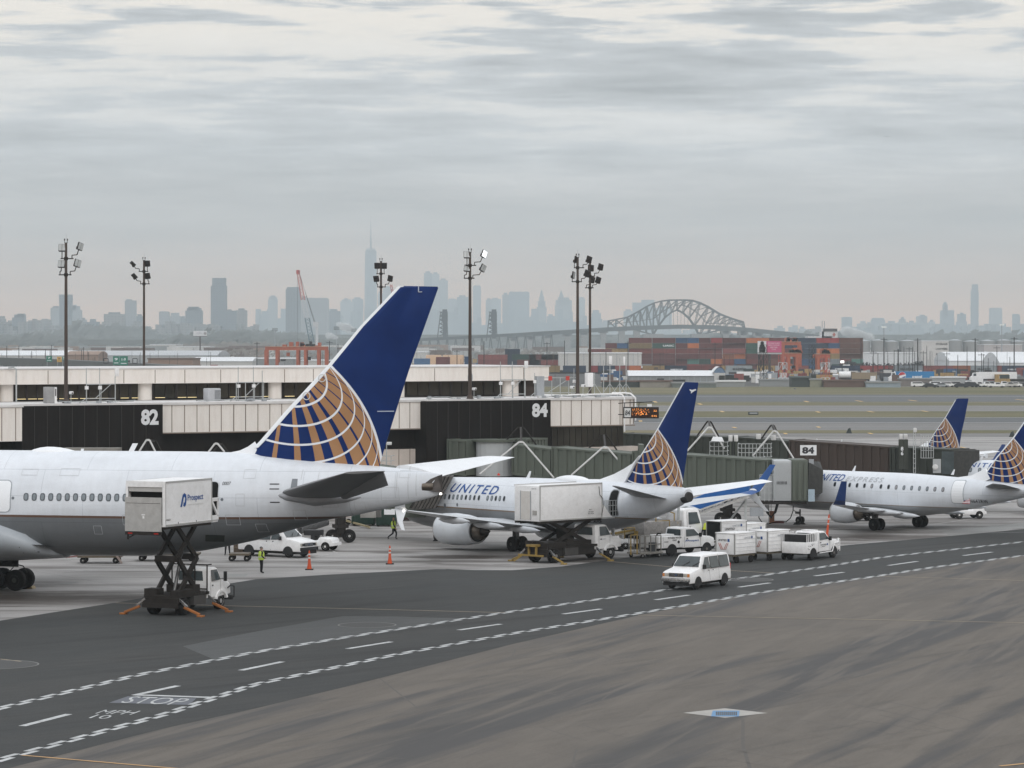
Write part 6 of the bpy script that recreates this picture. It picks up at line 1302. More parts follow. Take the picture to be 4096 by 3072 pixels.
# ---- catering lift trucks
def catering(label, loc, rz, lift, Lb, zb, cabstyle, orange, x_off, L_t=7.4, front=True, wheelbase=4.1):
    t = thing('catering_truck', label, 'catering truck', loc, rz, 'catering lift trucks at the jets')
    xr = 0.9; xfw = xr+wheelbase        # rear wheel at xr, bumper at 0
    MB().bx(0,xfw+.2,-.42,-.30,.78,1.0).bx(0,xfw+.2,.30,.42,.78,1.0).bx(0,.15,-1.15,1.15,.70,1.0).bx(xr+.9,xr+1.0,-1.1,1.1,.72,.98).bx(.1,wheelbase-.5,-1.12,1.12,1.0,1.16).build('chassis', DRK, t)
    MB().bx(-.05,.05,-1.15,1.15,.45,.70).build('rear_bumper', DRK, t); MB().bx(.1,1.9,-1.15,-.6,1.16,1.42).bx(.1,.9,.3,1.1,1.16,1.5).bx(2.2,2.9,-.9,.9,1.16,1.6).bx(.1,wheelbase-.6,-.5,.5,.5,.8).build('deck_machinery', DRK, t)
    MB().bx(xr+.85,xr+2.2,-1.18,-.55,.50,1.0).bx(xr+.85,xr+2.2,.55,1.18,.50,1.0).build('side_locker', mat('locker_grey',(.055,.052,.05),.5,var=.2), t)
    for y_ in (-.92,.92):
        wheel(t,xr,y_,.50,.50,.50,mr=mat('dirty_steel_rim',(.16,.15,.14))); wheel(t,xfw,y_,.50,.50,.30,mr=mat('bright_rim',(.40,.40,.40),.4,.4))
    # cab
    xc = xfw-1.55; w,belt,k = 2.2,1.75,.12
    P = [(xc,.75),(xc,2.35),(xc+.08,2.48),(xc+1.0,2.48),(xc+1.2,2.40),(xc+1.62,1.72),(xc+2.35,1.58),(xc+2.62,1.40),(xc+2.66,.85),(xc+1.95,.80),(xc+1.25,.75)]
    MB().prism(P,-w/2,w/2,side_fy(belt,k)).build('cab', WV, t, bevel=.07)
    yz=lambda z: w/2-max(0,z-belt)*k-.12
    MB().face([(xc+1.245,yz(2.36),2.36),(xc+1.245,-yz(2.36),2.36),(xc+1.635,-yz(1.78),1.78),(xc+1.635,yz(1.78),1.78)]).build('windscreen', GLV, t)
    MB().face([(xc-.02,.8,1.75),(xc-.02,-.8,1.75),(xc-.02,-.75,2.3),(xc-.02,.75,2.3)]).build('rear_screen', GLV, t)
    for sd in (1,-1):
        patch(t,'side_window',[(xc+1.48,1.74),(xc+1.12,2.34),(xc+.42,2.34),(xc+.42,1.70)],GLV,w,belt,k,sd,.02)
        for x in (xc+.32,xc+1.45): patch(t,'door_seam',[(x-.012,.9),(x+.012,.9),(x+.012,1.68),(x-.012,1.68)],DOORL,w,belt,k,sd,.006)
        patch(t,'door_handle',[(xc+.45,1.42),(xc+.6,1.42),(xc+.6,1.5),(xc+.45,1.5)],BLKP,w,belt,k,sd,.02)
        MB().bar((xc+1.5,sd*1.1,1.75),(xc+1.5,sd*1.42,1.85),.03).bx(xc+1.45,xc+1.55,sd*1.30,sd*1.48,1.65,2.2).build('mirror', CHR if not orange else BLKP, t)
        fd = [(xfw+.72*cos(a),.50+.66*sin(a)) for a in [pi*.08+pi*.84*i/8 for i in range(9)]]
        MB().prism([(a,b) for a,b in fd]+[(xfw+.55*cos(a),.50+.52*sin(a)) for a in [pi*.92-pi*.84*i/8 for i in range(9)]], sd*.80, sd*1.16).build('fender', WV, t)
        MB().bx(xc+2.58,xc+2.69,sd*.62,sd*.95,1.0,1.25).build('headlamp', LAMP, t, bevel=.02)
    MB().bx(xc+2.64,xc+2.69,-.5,.5,.92,1.42).build('grille', BLKP, t); MB().bx(xc+2.6,xc+2.85,-1.15,1.15,.48,.74).build('front_bumper', BLKP, t, bevel=.03)
    if orange:
        MB().tube([(xc+2.95,-1.15,.62),(xc+2.95,-1.15,1.25),(xc+2.45,-1.18,1.32),(xc+2.15,-1.18,1.2)],.035).tube([(xc+2.95,1.15,.62),(xc+2.95,1.15,1.25),(xc+2.45,1.18,1.32)],.035).bar((xc+2.95,-1.15,.62),(xc+2.95,1.15,.62),.07).build('bumper_guard', BLKP, t)
        gd=MB(); 
        for y_ in (-1.15,-.35,.4,1.15): gd.bar((xc-.18,y_,1.05),(xc-.18,y_,2.68),.06)
        gd.bar((xc-.18,-1.15,2.68),(xc-.18,1.15,2.68),.07).bar((xc-.18,-1.15,1.3),(xc-.18,1.15,1.3),.07).bar((xc-.18,-1.15,2.68),(xc+.3,-1.15,2.68),.06); gd.build('cab_guard', DRK, t)
    else: side_text(t,'KW0503',xc+.62,1.42,xc+1.0,1.5,-1.112,-1,LETG)
    if not lift: MB().bx(.6,xfw-1.4,-.95,-.45,.45,1.0).bx(.6,xfw-1.4,.45,.95,.45,1.0).bx(.3,xfw-1.7,-.8,.8,1.1,1.45).bx(2.6,3.3,-.5,.5,1.4,2.3).build('under_body', DRK, t)
    # scissor
    zlo, zhi = 1.15, zb-.10; n = 2 if lift else 1; xs0, xs1 = (.5, xr+2.1) if lift else (.5,5.0)
    for y_ in (-.72,.72):
        if lift:
            sc = MB(); mid = zlo+(zhi-zlo)*.52
            sc.bar((xs0+.25,y_,zlo),(xs1-.1,y_,mid),.14,.30).bar((xs1-.1,y_,zlo),(xs0+.25,y_,mid),.14,.30).bar((xs0+.25,y_*.86,mid),(xs1-.1,y_*.86,zhi),.14,.28).bar((xs1-.1,y_*.86,mid),(xs0+.25,y_*.86,zhi),.14,.28)
            sc.build('scissor_arm', DRK, t)
        else: MB().bar((xs0+.2,y_,zlo),(xs1-.2,y_,zhi),.12,.26).bar((xs1-.1,y_*.86,zlo),(xs0+.3,y_*.86,zhi),.12,.26).build('scissor_arm', DRK, t)
    if lift: MB().bar((xs0+.25,-.72,mid),(xs0+.25,.72,mid),.28,.34).bar((xs1-.1,-.72,mid),(xs1-.1,.72,mid),.28,.34).build('cross_tube', DRK, t)
    MB().cyl((xs0+1.0,0,zlo),(xs1-.8,0,zlo+(zhi-zlo)*.45),.10,n=10).cyl((xs1-.8,0,zlo+(zhi-zlo)*.45),(xs1-.5,0,zlo+(zhi-zlo)*.6),.06).build('lift_cylinder', mat('cylinder_dark',(.08,.08,.08),.3,.5), t)
    # box
    bx0 = x_off; bx1 = bx0+Lb; zt = zb+2.45
    MB().bx(bx0,bx1,-1.22,-.9,zb-.16,zb-.02).bx(bx0,bx1,.9,1.22,zb-.16,zb-.02).bx(bx0,bx1,-.72,-.6,zb-.2,zb-.02).bx(bx0,bx1,.6,.72,zb-.2,zb-.02).build('box_sill', DRK, t)
    TR_ = mat('box_trim',(.50,.50,.49),.4,.4,var=.1)
    if lift:
        b = MB().bx(bx0,bx1,-1.24,-1.20,zb,zt).bx(bx0,bx1,1.20,1.24,zb,zt).bx(bx0,bx1,-1.24,1.24,zt,zt+.05).bx(bx0,bx1,-1.24,1.24,zb-.02,zb+.05).bx(bx1-.05,bx1,-1.2,1.2,zb,zt)
        bo = b.build('cargo_box', WV, t)
        MB().bx(bx0-.03,bx0+.03,-1.27,-1.08,zb,zt+.06).bx(bx0-.03,bx0+.03,1.14,1.27,zb,zt+.06).bx(bx0-.03,bx0+.03,-1.1,1.15,zt-.26,zt+.06).build('rear_frame', WV, bo)
        MB().bx(bx0+.05,bx0+.09,-1.08,1.13,zt-.52,zt-.27).build('rolled_door', TR_, bo); MB().bx(bx0+.35,bx0+.39,-1.16,1.16,zb,zt-.2).build('dark_interior', HOLE, bo)
        lg = MB().bx(bx0-.12,bx0-.06,-1.06,1.28,zb-.28,zb+1.62).build('lift_gate', ALU, t); MB().bx(bx0-.13,bx0-.12,-1.0,1.2,zb+1.28,zb+1.30).build('gate_fold', DRK, lg); MB().bx(bx0-.135,bx0-.12,-.02,.20,zb+.62,zb+.68).bx(bx0-.135,bx0-.12,.03,.14,zb+.44,zb+.58).build('gate_sticker', WV, lg)
        MB().bx(bx0-.15,bx0+.05,-1.0,1.25,zb-.48,zb-.30).bar((bx0,1.15,zb-.3),(bx0+.0,1.15,zb-.75),.08).bar((bx0,.75,zb-.48),(bx0,1.15,zb-.68),.06).build('underride_bar', DRK, t)
        for y_ in (-.75,.92): MB().bx(bx0-.16,bx0-.15,y_-.14,y_+.14,zb-.42,zb-.36).build('tail_lamp', RED, t)
        # company mark on the right side
        y=-1.25; x0=bx0+1.65
        P=[(0,0),(.30,0),(.62,.80),(.75,.86),(.86,.72),(.80,.42),(.68,.30),(.60,.42),(.50,.10),(.72,-.02),(.98,.12),(1.12,.60),(1.02,1.02),(.72,1.16),(.42,1.02),(.30,.78)]
        MB().face([(x0+a*.62,y-.004,zb+1.02+b*.66) for a,b in P]).build('company_logo', LET, bo)
        side_text(bo,'Prospect',x0+.80,zb+1.24,x0+2.55,zb+1.68,y-.004,-1,LET,.02,name='company_name'); side_text(bo,'AIRPORTSERVICES',x0+.85,zb+1.06,x0+2.55,zb+1.14,y-.004,-1,mat('pale_letters',(.55,.54,.52),.5),.0,name='company_line')
        side_text(bo,'1423',bx0+.1,zb+.32,bx0+.55,zb+.42,y-.004,-1,LETD); 
        for x in (bx0+1.4,bx0+3.4): MB().bx(x,x+.03,y-.02,y,zb+.05,zb+.2).build('side_marker', LETD, bo)
    else:
        bo = MB().bx(bx0,bx1,-1.24,1.24,zb,zt).build('cargo_box', WV, t, bevel=.02)
        dr_ = MB().bx(bx0-.03,bx0,-.35,.62,zb+.12,zt-.38).build('rear_door', mat('door_offwhite',(.60,.58,.55),.5,var=.05,dirt=.3,dcol=(.4,.33,.27)), bo)
        for y_ in (-.35,.62): MB().bx(bx0-.045,bx0-.028,y_-.03,y_+.03,zb+.1,zt-.35).build('door_edge', GRY, bo)
        MB().bx(bx0-.04,bx0-.02,-.95,-.55,zb+.45,zb+.75).build('notice_plate', mat('plate_grey',(.35,.34,.32),.5), bo); d=MB(); text_to(d,'503',lambda a,b:Vector((bx0-.03,-.45-.45*a,zt-.22+.07*b))); d.build('box_number', LETD, bo)
        side_text(bo,'MAX 4',bx0+4.9,zb+.62,bx0+5.2,zb+.68,-1.26,-1,LETD); side_text(bo,'CAB 4 CREW',bx0+4.8,zb+.46,bx0+5.35,zb+.53,-1.26,-1,LETD); side_text(bo,'BOX 5 20 LB',bx0+4.8,zb+.33,bx0+5.35,zb+.40,-1.26,-1,LETD)
    for y_ in (-1.25,1.25):
        for z_ in (zb+.02,zt-.03): MB().bx(bx0,bx1,y_-.02,y_+.02,z_,z_+.09).build('box_rail', TR_, bo)
    for x_ in (bx0,bx1): MB().bx(x_-.02,x_+.04,-1.28,-1.2,zb,zt+.06).build('corner_trim', TR_, bo)
    # front bridge plate
    if front:
        if lift:
            pf = MB().bx(bx1,bx1+1.0,-1.1,1.1,zb-.05,zb+.08).build('bridge_platform', WV, t)
            MB().bx(bx1,bx1+.95,-1.18,-1.12,zb+.08,zb+.35).bx(bx1,bx1+.12,-1.18,-1.12,zb+.3,zb+1.3).bx(bx1+.85,bx1+.95,-1.18,-1.12,zb+.3,zb+1.3).bx(bx1,bx1+.95,-1.18,-1.12,zb+1.15,zb+1.35).bar((bx1+.15,-1.15,zb+1.2),(bx1+.85,-1.15,zb+.35),.10,.14).build('side_guard', WV, pf)
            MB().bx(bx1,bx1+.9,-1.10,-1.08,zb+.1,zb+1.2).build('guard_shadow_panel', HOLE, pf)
        else:
            pf = MB().bx(bx1,bx1+1.3,-1.3,1.1,zb-.05,zb+.05).build('bridge_platform', GALV, t)
            MB().face([(bx1,-1.26,zb),(bx1+1.25,-1.26,zb+.0),(bx1+.9,-1.26,zb+.15),(bx1+.15,-1.26,zb+.95),(bx1,-1.26,zb+1.0)]).build('side_plate', WV, pf)
            rl=MB()
            for k_ in range(5): rl.bar((bx1+.3+.3*k_,-1.2,zb),(bx1+.3+.3*k_,-1.2,zb+1.2),.035)
            for z_ in (.45,.85,1.2): rl.bar((bx1+.2,-1.2,zb+z_),(bx1+1.6,-1.2,zb+z_),.035)
            rl.bar((bx1+1.6,-1.2,zb),(bx1+2.6,-1.4,zb),.03).build('railing', GALV, pf); MB().tube([(bx1-.3,-1.27,zt-.2),(bx1-.25,-1.3,zt-.8),(bx1+.05,-1.3,zb+1.4),(bx1+.1,-1.3,zb+.8),(bx1-.05,-1.3,zb+.2)],.02).build('air_hose', BLK, bo)
    # outriggers
    oc = ORG if orange else YEL
    for x_,sd in ((.05,1),(.35,-1),(wheelbase-.55,-1),(wheelbase-.55,1)):
        g_ = MB().bar((x_,sd*1.0,.95),(x_,sd*1.55,.52),.12); g_.build('outrigger_cylinder', CHR, t)
        MB().bar((x_,sd*1.35,.50),(x_,sd*2.35,.12),.15 if orange else .11,.14 if orange else .11).bx(x_-.18,x_+.18,sd*2.25,sd*2.6,.0,.10).build('outrigger_foot', oc, t, bevel=.02)
    if not orange: MB().bar((-.35,-1.1,.55),(-.35,1.3,.55),.12).bx(-.4,.2,-.3,.5,1.15,1.3).bx(-.25,-.1,-.3,-.2,.5,1.2).bx(-.25,-.1,.4,.5,.5,1.2).bar((-.35,.9,.55),(-.6,1.5,.1),.1).build('rear_tow_frame', YEL, t)
    return t
rzA = radians(66)
lc = place(gp(184.5,615.3),rzA,.9,-1.05)
catering('white lift truck raised on tall scissor legs to the big jet door, lettered Prospect', lc, rzA, True, 5.15, 5.12, 0, True, -1.55)
rzB = radians(45)
lb = place(gp(555.2,563.2),rzB,.9,-1.05)
catering('white catering truck with half raised box at the rear door of the single-aisle jet', lb, rzB, False, 6.2, 2.95, 1, False, -.8, wheelbase=5.6)

# ---- cones
def cone(label, u, v, h, lean=0.0):
    c = gp(u,v); t = thing('traffic_cone', label, 'traffic cone', tuple(c), 0, 'orange channelizer cones'); t.rotation_euler = (0,lean,0)
    OC = mat('cone_orange',(.55,.085,.03),.6,var=.12); WC = mat('cone_white_band',(.60,.55,.52),.5)
    MB().prism([(-.27,0),(.27,0),(.27,.06),(-.27,.06)],-.27,.27).build('rubber_base', BLK, t)
    cb = MB().lathe([(.06,.17),(.45,.10),(h,.06),(h+.02,.01)],(0,0,0),'z',14).build('cone_body', OC, t, smooth=True)
    for z in (h*.62,h*.82): r=lambda q:.17-(q-.06)*(.07/.39) if q<.45 else .10-(q-.45)*(.04/max(.01,h-.45)); MB().lathe([(z,r(z)+.004),(z+.10,r(z+.1)+.004)],(0,0,0),'z',14).build('white_band', WC, cb, smooth=True)
    MB().lathe([(h,.03),(h+.06,.035),(h+.1,.01)],(0,0,0),'z',8).build('handle_knob', OC, cb)
cone('left of the two orange cones on the apron, in front of the crew van',309.3,569.8,1.22); cone('right of the two orange cones on the apron, below the walking worker',389.8,564.2,1.22); cone('tall leaning orange post behind the tow pickup',826.5,539.5,1.9,radians(6))
for i,(u,v) in enumerate(((436.5,541.2),(802,524.3),(796.5,524.6))):
    c=gp(u,v); MB().prism([(-.3,0),(.3,0),(.12,.2),(-.12,.2)],-.15,.15).build('wheel_chock', BLK, loc=(c.x,c.y,.006)); 
for o in COL.objects:
    if o.name.startswith('wheel_chock') and 'label' not in o: tag(o,{'1':'black wheel chock under the single-aisle jet engine','2':'black chock right of the EXPRESS jet nose wheel','3':'black chock left of the EXPRESS jet nose wheel'}[o.name[-1]],'wheel chock','black wheel chocks')

# ---- other ground equipment
def tug(label, loc, rz, flip=False):
    t = thing('baggage_tractor', label, 'tractor', loc, rz, 'white baggage tractors')
    MB().prism([(-1.3,.35),(-1.3,.85),(-.4,.85),(-.3,.75),(.3,.75),(.45,1.0),(1.35,.92),(1.45,.75),(1.45,.35)],-.75,.75).build('body', WV, t, bevel=.05)
    MB().bx(-.35,.0,-.5,.5,.75,1.15).build('seat', BLKP, t, bevel=.05); MB().bar((.42,.1,1.0),(.25,.1,1.3),.04).lathe([(.2,.18),(.22,.18)],(.0,.1,1.3),'x',12).build('steering_wheel', BLKP, t); MB().bx(1.45,1.62,-.7,.7,.4,.62).build('bumper', WV, t)
    for x_ in (-.9,.95):
        for y_ in (-.68,.68): wheel(t,x_,y_,.34,.34,.24,mr=mat('white_rim',(.6,.6,.58),.4))
    return t
q = tug('white tractor with dark raised hood panel behind the crew van', tuple(gp(317.5,550.2)), radians(-20)); MB().bx(-.9,.3,-.5,.5,1.1,1.5).build('dark_hood_box', BLKP, q, bevel=.04)
MB().tube([(-1.3,.0,1.0),(-2.2,.6,1.5),(-3.4,1.0,1.6)],.09).build('boom_arm', WV, q)
tug('white tractor seen under the belly of the EXPRESS jet', tuple(gp(858,520.8)), radians(8)); tug('white tractor under the tail of the EXPRESS jet with yellow hitch', tuple(gp(966,518.3)), radians(12))
# duct hose
q = thing('air_hose','thick grey ribbed air duct slanting behind the crew van','hose', tuple(gp(300,540))); p0=wp(300,530,226)-q.location; p1=wp(327,521.5,228)-q.location; hm2=MB()
for k in range(22): a_=p0.lerp(p1,k/22); b_=p0.lerp(p1,(k+.6)/22); hm2.cyl(a_,b_,.32,n=12)
hm2.cyl(p0,p1,.26,n=12).build('duct', mat('duct_grey',(.10,.10,.10),.6), q)
# yellow tow bar
q = thing('tow_bar','long pale yellow tow bar lying right of the jet bridge wheels','tow bar', tuple(gp(362,526.5))); a_=gp(345,524.5)-q.location; b_=gp(369.5,528.6)-q.location; MB().bar(a_+Vector((0,0,.35)),b_+Vector((0,0,.12)),.14).bar(b_+Vector((0,-.5,.1)),b_+Vector((0,.4,.1)),.1).build('bar', mat('tow_yellow',(.40,.34,.20),.6,var=.15), q); wheel(q,a_.x+.3,a_.y-.2,.25,.25,.15)
# bins and boxes in the shade below bridge C
BING = mat('bin_green',(.012,.035,.026),.5,var=.2,dirt=.2)
for i,(u0,u1,v0,v1,Y,m_,lab) in enumerate(((352,376,512,525.5,251,BING,'dark green dumpster left of the white notice'),(376.5,397,507,525,250,BING,'dark green dumpster carrying a white notice'),(400,434,510,521.5,258,mat('dark_red_unit',(.035,.014,.012),.6),'dark red cart in shade beside the wing tip'))):
    a_=wp(u0,v1,Y); b_=wp(u1,v0,Y); t=thing('dumpster' if i<2 else 'baggage_dolly',lab,'dumpster' if i<2 else 'dolly',((a_.x+b_.x)/2,Y,0)); hw=(b_.x-a_.x)/2
    MB().prism([(-hw,.12),(-hw,b_.z),(hw,b_.z),(hw*.96,.12)],-.9,.9).build('container', m_, t, bevel=.03); 
    for k in range(4): MB().bx(-hw+2*hw*(k+.5)/4-.04,-hw+2*hw*(k+.5)/4+.04,-.95,-.9,.2,b_.z-.05).build('side_rib', m_, t)
    for x_ in (-hw*.8,hw*.8): wheel(t,x_,-.6,.12,.12,.08)
    if i==1: MB().bx(-.18*1,.72,-.965,-.95,1.0,1.62).build('notice', W, t); d=MB(); text_to(d,'MSC',lambda a,b:Vector((-.08+.3*a,-.97,1.42+.12*b)),.03); d.build('notice_text', LETD, t)
q=thing('air_unit','pale grey box hanging below the big jet tail beside the dumpsters','air unit',tuple(at(372,512,246))); MB().bx(-.95,.35,-.4,.4,-.45,.45).build('unit_box', mat('unit_grey',(.38,.37,.35),.5,var=.08), q, bevel=.03); MB().bx(.37,.75,-.38,.38,-.42,.42).build('end_panel', mat('unit_dark',(.12,.115,.11),.5), q); MB().bar((-.3,0,.45),(-.3,0,1.6),.06).build('hanger', DRK, q)
# dollies under the far side of the big jet
for i,(u0,u1,v) in enumerate(((79,122,563),(135,200,560.5),(230,250,560.8))):
    a_=gp(u0,v); b_=gp(u1,v); L_=b_.x-a_.x; t=thing('belt_dolly',['flat dolly under the jet with a red and white striped bar','long dark flat dolly behind the scissor truck legs','short dark dolly left of the two standing workers'][i],'dolly',((a_.x+b_.x)/2,a_.y,0),0,'flat dollies under the big jet')
    MB().bx(-L_/2,L_/2,-.8,.8,.42,.55).build('deck', mat('dolly_tan',(.11,.09,.065),.6,var=.3), t); 
    for x_ in (-L_*.38,L_*.38):
        for y_ in (-.6,.6): wheel(t,x_,y_,.22,.22,.14)
    if i==0: MB().bar((-L_/2-.9,-.2,.4),(-L_/2,.0,.5),.07).build('tow_arm', mat('arm_red',(.18,.04,.03),.6), t); MB().bar((L_/2-.3,-.85,.62),(L_/2+.1,-.85,.05),.13).build('striped_bar', mat('stripe_cream',(.35,.28,.25),.6), t)
# belt loader and tall cab truck behind the jet tail
t=thing('belt_loader','worn yellow and white belt loader under the single-aisle jet tail','belt loader',tuple(gp(638,548.5)),radians(20)); 
MB().bar((-3.2,.0,.95),(3.0,.0,1.75),.95,.20).build('conveyor', mat('belt_cream',(.42,.39,.30),.6,var=.2,dirt=.4), t); MB().bar((-3.3,-.52,1.05),(3.0,-.52,1.88),.08,.14).build('side_rail', YEL, t)
MB().bx(-1.8,1.7,-.75,.75,.42,.78).build('chassis', WV, t, bevel=.04); MB().bx(-.5,.3,-.95,-.3,.78,1.35).build('operator_seat', YEL, t); MB().tube([(.6,-.8,.8),(.6,-.8,2.0),(2.2,-.8,2.1),(2.2,-.8,1.0)],.04).tube([(-1.4,-.8,.8),(-1.4,-.8,1.6),(-.6,-.8,1.6),(-.6,-.8,.8)],.04).build('handrail', YEL, t)
for x_ in (-1.3,1.2):
    for y_ in (-.65,.65): wheel(t,x_,y_,.3,.3,.2)
t=thing('service_stand','grey platform stand with railings and dark bin at the rear of the water truck','stand',tuple(gp(646,557.2)),radians(40)); m_=MB()
for x_ in (-1.1,-.6,-.1,.4,.9):
    for y_ in (-.6,.6): m_.bar((x_,y_,.35),(x_,y_,1.55),.05)
for z_ in (.4,.95,1.55): m_.bar((-1.1,-.6,z_),(.9,-.6,z_),.05).bar((-1.1,.6,z_),(.9,.6,z_),.05)
m_.bx(-1.2,1.0,-.7,.7,.28,.4).build('frame', mat('stand_grey',(.24,.23,.21),.5,.3,var=.2), t); MB().lathe([(.42,.28),(1.05,.30)],(.45,-.2,0),'z',14).build('bin', mat('bin_dark',(.05,.055,.06),.5), t)
MB().tube([(-1.5,-.7,.3),(-1.5,-.7,1.7),(-2.1,-.7,1.7),(-2.1,-.7,.3)],.045).build('yellow_ladder', YEL, t)
for x_ in (-.9,.7):
    for y_ in (-.6,.6): wheel(t,x_,y_,.16,.16,.1)
t=thing('cab_over_truck','white cab-over service truck standing behind the potable water pickup','truck',tuple(gp(678,546.8)),radians(38)); w=2.1
MB().prism([(-.3,.9),(-.3,2.75),(-.15,2.88),(1.05,2.88),(1.25,2.75),(1.5,1.7),(1.52,.7),(.3,.7)],-w/2,w/2,side_fy(1.7,.08)).build('cab', WV, t, bevel=.07)
for sd in (1,-1): patch(t,'side_window',[(1.28,1.78),(1.02,2.62),(.15,2.62),(.15,1.72)],GLV,w,1.7,.08,sd,.02); patch(t,'door_seam',[(.0,.95),(.03,.95),(.03,2.7),(.0,2.7)],DOORL,w,1.7,.08,sd,.01); patch(t,'door_handle',[(.2,1.45),(.36,1.45),(.36,1.56),(.2,1.56)],BLKP,w,1.7,.08,sd,.02)
MB().face([(1.30,.85,2.66),(1.30,-.85,2.66),(1.545,-.9,1.8),(1.545,.9,1.8)]).build('windscreen', GLV, t); side_text(t,'AC',.45,1.28,.62,1.4,-1.06,-1,LETD)
MB().bx(-4.4,-.5,-.95,.95,.8,1.05).build('chassis', DRK, t); MB().bx(-4.2,-.5,-1.0,1.0,1.05,2.05).build('equipment_deck', mat('deck_grey',(.26,.25,.24),.5,.2,var=.3,scale=3,dirt=.4), t, bevel=.03)
m_=MB().tube([(-4.0,-.95,1.1),(-4.0,-.95,2.7),(-2.6,-.95,3.0),(-1.2,-.95,2.6),(-1.2,-.95,1.2)],.045).tube([(-3.0,-.95,2.9),(-3.0,-.95,1.2)],.045); m_.build('yellow_rail', YEL, t)
MB().cyl((-.55,-.7,1.1),(-.55,-.7,3.1),.1).lathe([(2.9,.02),(2.92,.32),(3.1,.32),(3.15,.1)],(-.75,.2,0),'z',12).build('exhaust_stack', GALV, t)
for x_ in (.6,-3.2):
    for y_ in (-.85,.85): wheel(t,x_,y_,.45,.45,.3)
t=thing('equipment_stack','worn white engine equipment left of the service stand','equipment',tuple(gp(622,547)),radians(10)); random.seed(11)
for k in range(9): x=random.uniform(-1.2,1.2); z=random.uniform(.5,1.4); MB().bx(x,x+random.uniform(.3,.8),-.5,.5,z,z+random.uniform(.12,.35)).build('machine_part', random.choice((WV,GRY,YEL,DRK)), t, bevel=.02)
MB().bx(-1.4,1.6,-.6,.6,.35,.5).build('base_frame', DRK, t)
for x_ in (-1,1.1): wheel(t,x_,-.5,.2,.2,.14)

# ================================================================ people
SKIN=mat('skin',(.33,.20,.14),.6); HI=mat('hi_vis_vest',(.42,.55,.08),.6,var=.08); CLO=mat('dark_clothing',(.014,.014,.017),.8,var=.3); HAIR=mat('grey_hair',(.12,.11,.10),.8); SHOE=mat('black_shoe',(.01,.01,.01),.6)
def person(label, loc, rz, pose, vest=True, hair=True, hood=False):
    t = thing('person', label, 'person', loc, rz, 'ramp workers'); J, E_, Rr = pose
    me = bpy.data.meshes.new('b'); Rr=[tuple(q*1.22 for q in r) if isinstance(r,tuple) else (r*1.2 if r>.02 else r) for r in Rr]; me.from_pydata([Vector(p) for p in J], E_, []); o = bpy.data.objects.new('b', me); COL.objects.link(o)
    sk = o.modifiers.new('s','SKIN'); sk.use_smooth_shade = True
    for i,r in enumerate(Rr): me.skin_vertices[0].data[i].radius = (r if isinstance(r,tuple) else (r,r))
    me.skin_vertices[0].data[0].use_root = True; o.modifiers.new('d','SUBSURF').levels = 1
    bpy.context.view_layer.update(); dg = bpy.context.evaluated_depsgraph_get(); bm_ = bpy.data.meshes.new_from_object(o.evaluated_get(dg)); bpy.data.objects.remove(o)
    bm_.materials.clear(); [bm_.materials.append(m) for m in (CLO,SKIN,SHOE)]
    hands = [Vector(J[i]) for i in pose_hands]
    for p in bm_.polygons:
        c = p.center; p.material_index = 1 if c.z > 1.475 or any((c-h).length < .12 for h in hands) else (2 if c.z < .09 else 0); p.use_smooth = True
    body = bpy.data.objects.new('body', bm_); COL.objects.link(body); body.parent = t
    hx,hy,hz_ = J[4]
    if hair: MB().loft([[(hx-.015+r*cos(2*pi*i/14)*1.05,hy+r*sin(2*pi*i/14)*.95,hz_+z) for i in range(14)] for z,r in ((.0,.103),(.05,.104),(.09,.088),(.125,.03))]).build('hair', HAIR, t, smooth=True)
    fc = MB().lathe([(.0,.018),(.03,.012)],(hx+.095,hy,hz_-.02),'x',6); fc.build('nose', SKIN, t)
    for sd in (1,-1): MB().bx(hx+.086,hx+.098,sd*.035-.012,sd*.035+.012,hz_+.005,hz_+.02).build('eye', LETD, t); MB().lathe([(-.012,.028),(.012,.028)],(hx,hy+sd*.098,hz_-.01),'y',8).build('ear', SKIN, t)
    MB().bx(hx+.088,hx+.096,-.028,.028,hz_-.065,hz_-.055).build('mouth', mat('lip',(.2,.09,.07)), t)
    if vest:
        sx,sy,sz = J[1]; MB().loft([[(sx+a*cos(2*pi*i/18)*abs(cos(2*pi*i/18))**-.2 if abs(cos(2*pi*i/18))>.05 else sx, b*sin(2*pi*i/18), z) for i in range(18)] for z,a,b in ((.88,.20,.25),(1.05,.19,.245),(1.25,.205,.27),(1.40,.17,.235),(1.47,.10,.13))],cap=False).build('vest', HI, t, smooth=True)
        MB().loft([[(sx+.205*cos(2*pi*i/18), .262*sin(2*pi*i/18), z) for i in range(18)] for z in (1.05,1.10)],cap=False).build('reflective_band', mat('reflective',(.5,.52,.48),.4), t, smooth=True)
    if hood: MB().loft([[(hx-.02+r*cos(2*pi*i/14),hy+r*sin(2*pi*i/14),hz_+z) for i in range(14)] for z,r in ((-.32,.24),(-.2,.20),(-.05,.16),(.06,.15),(.13,.10),(.17,.02))]).build('hood', mat('rain_yellow',(.55,.62,.05),.5), t, smooth=True)
    return t
pose_hands = []
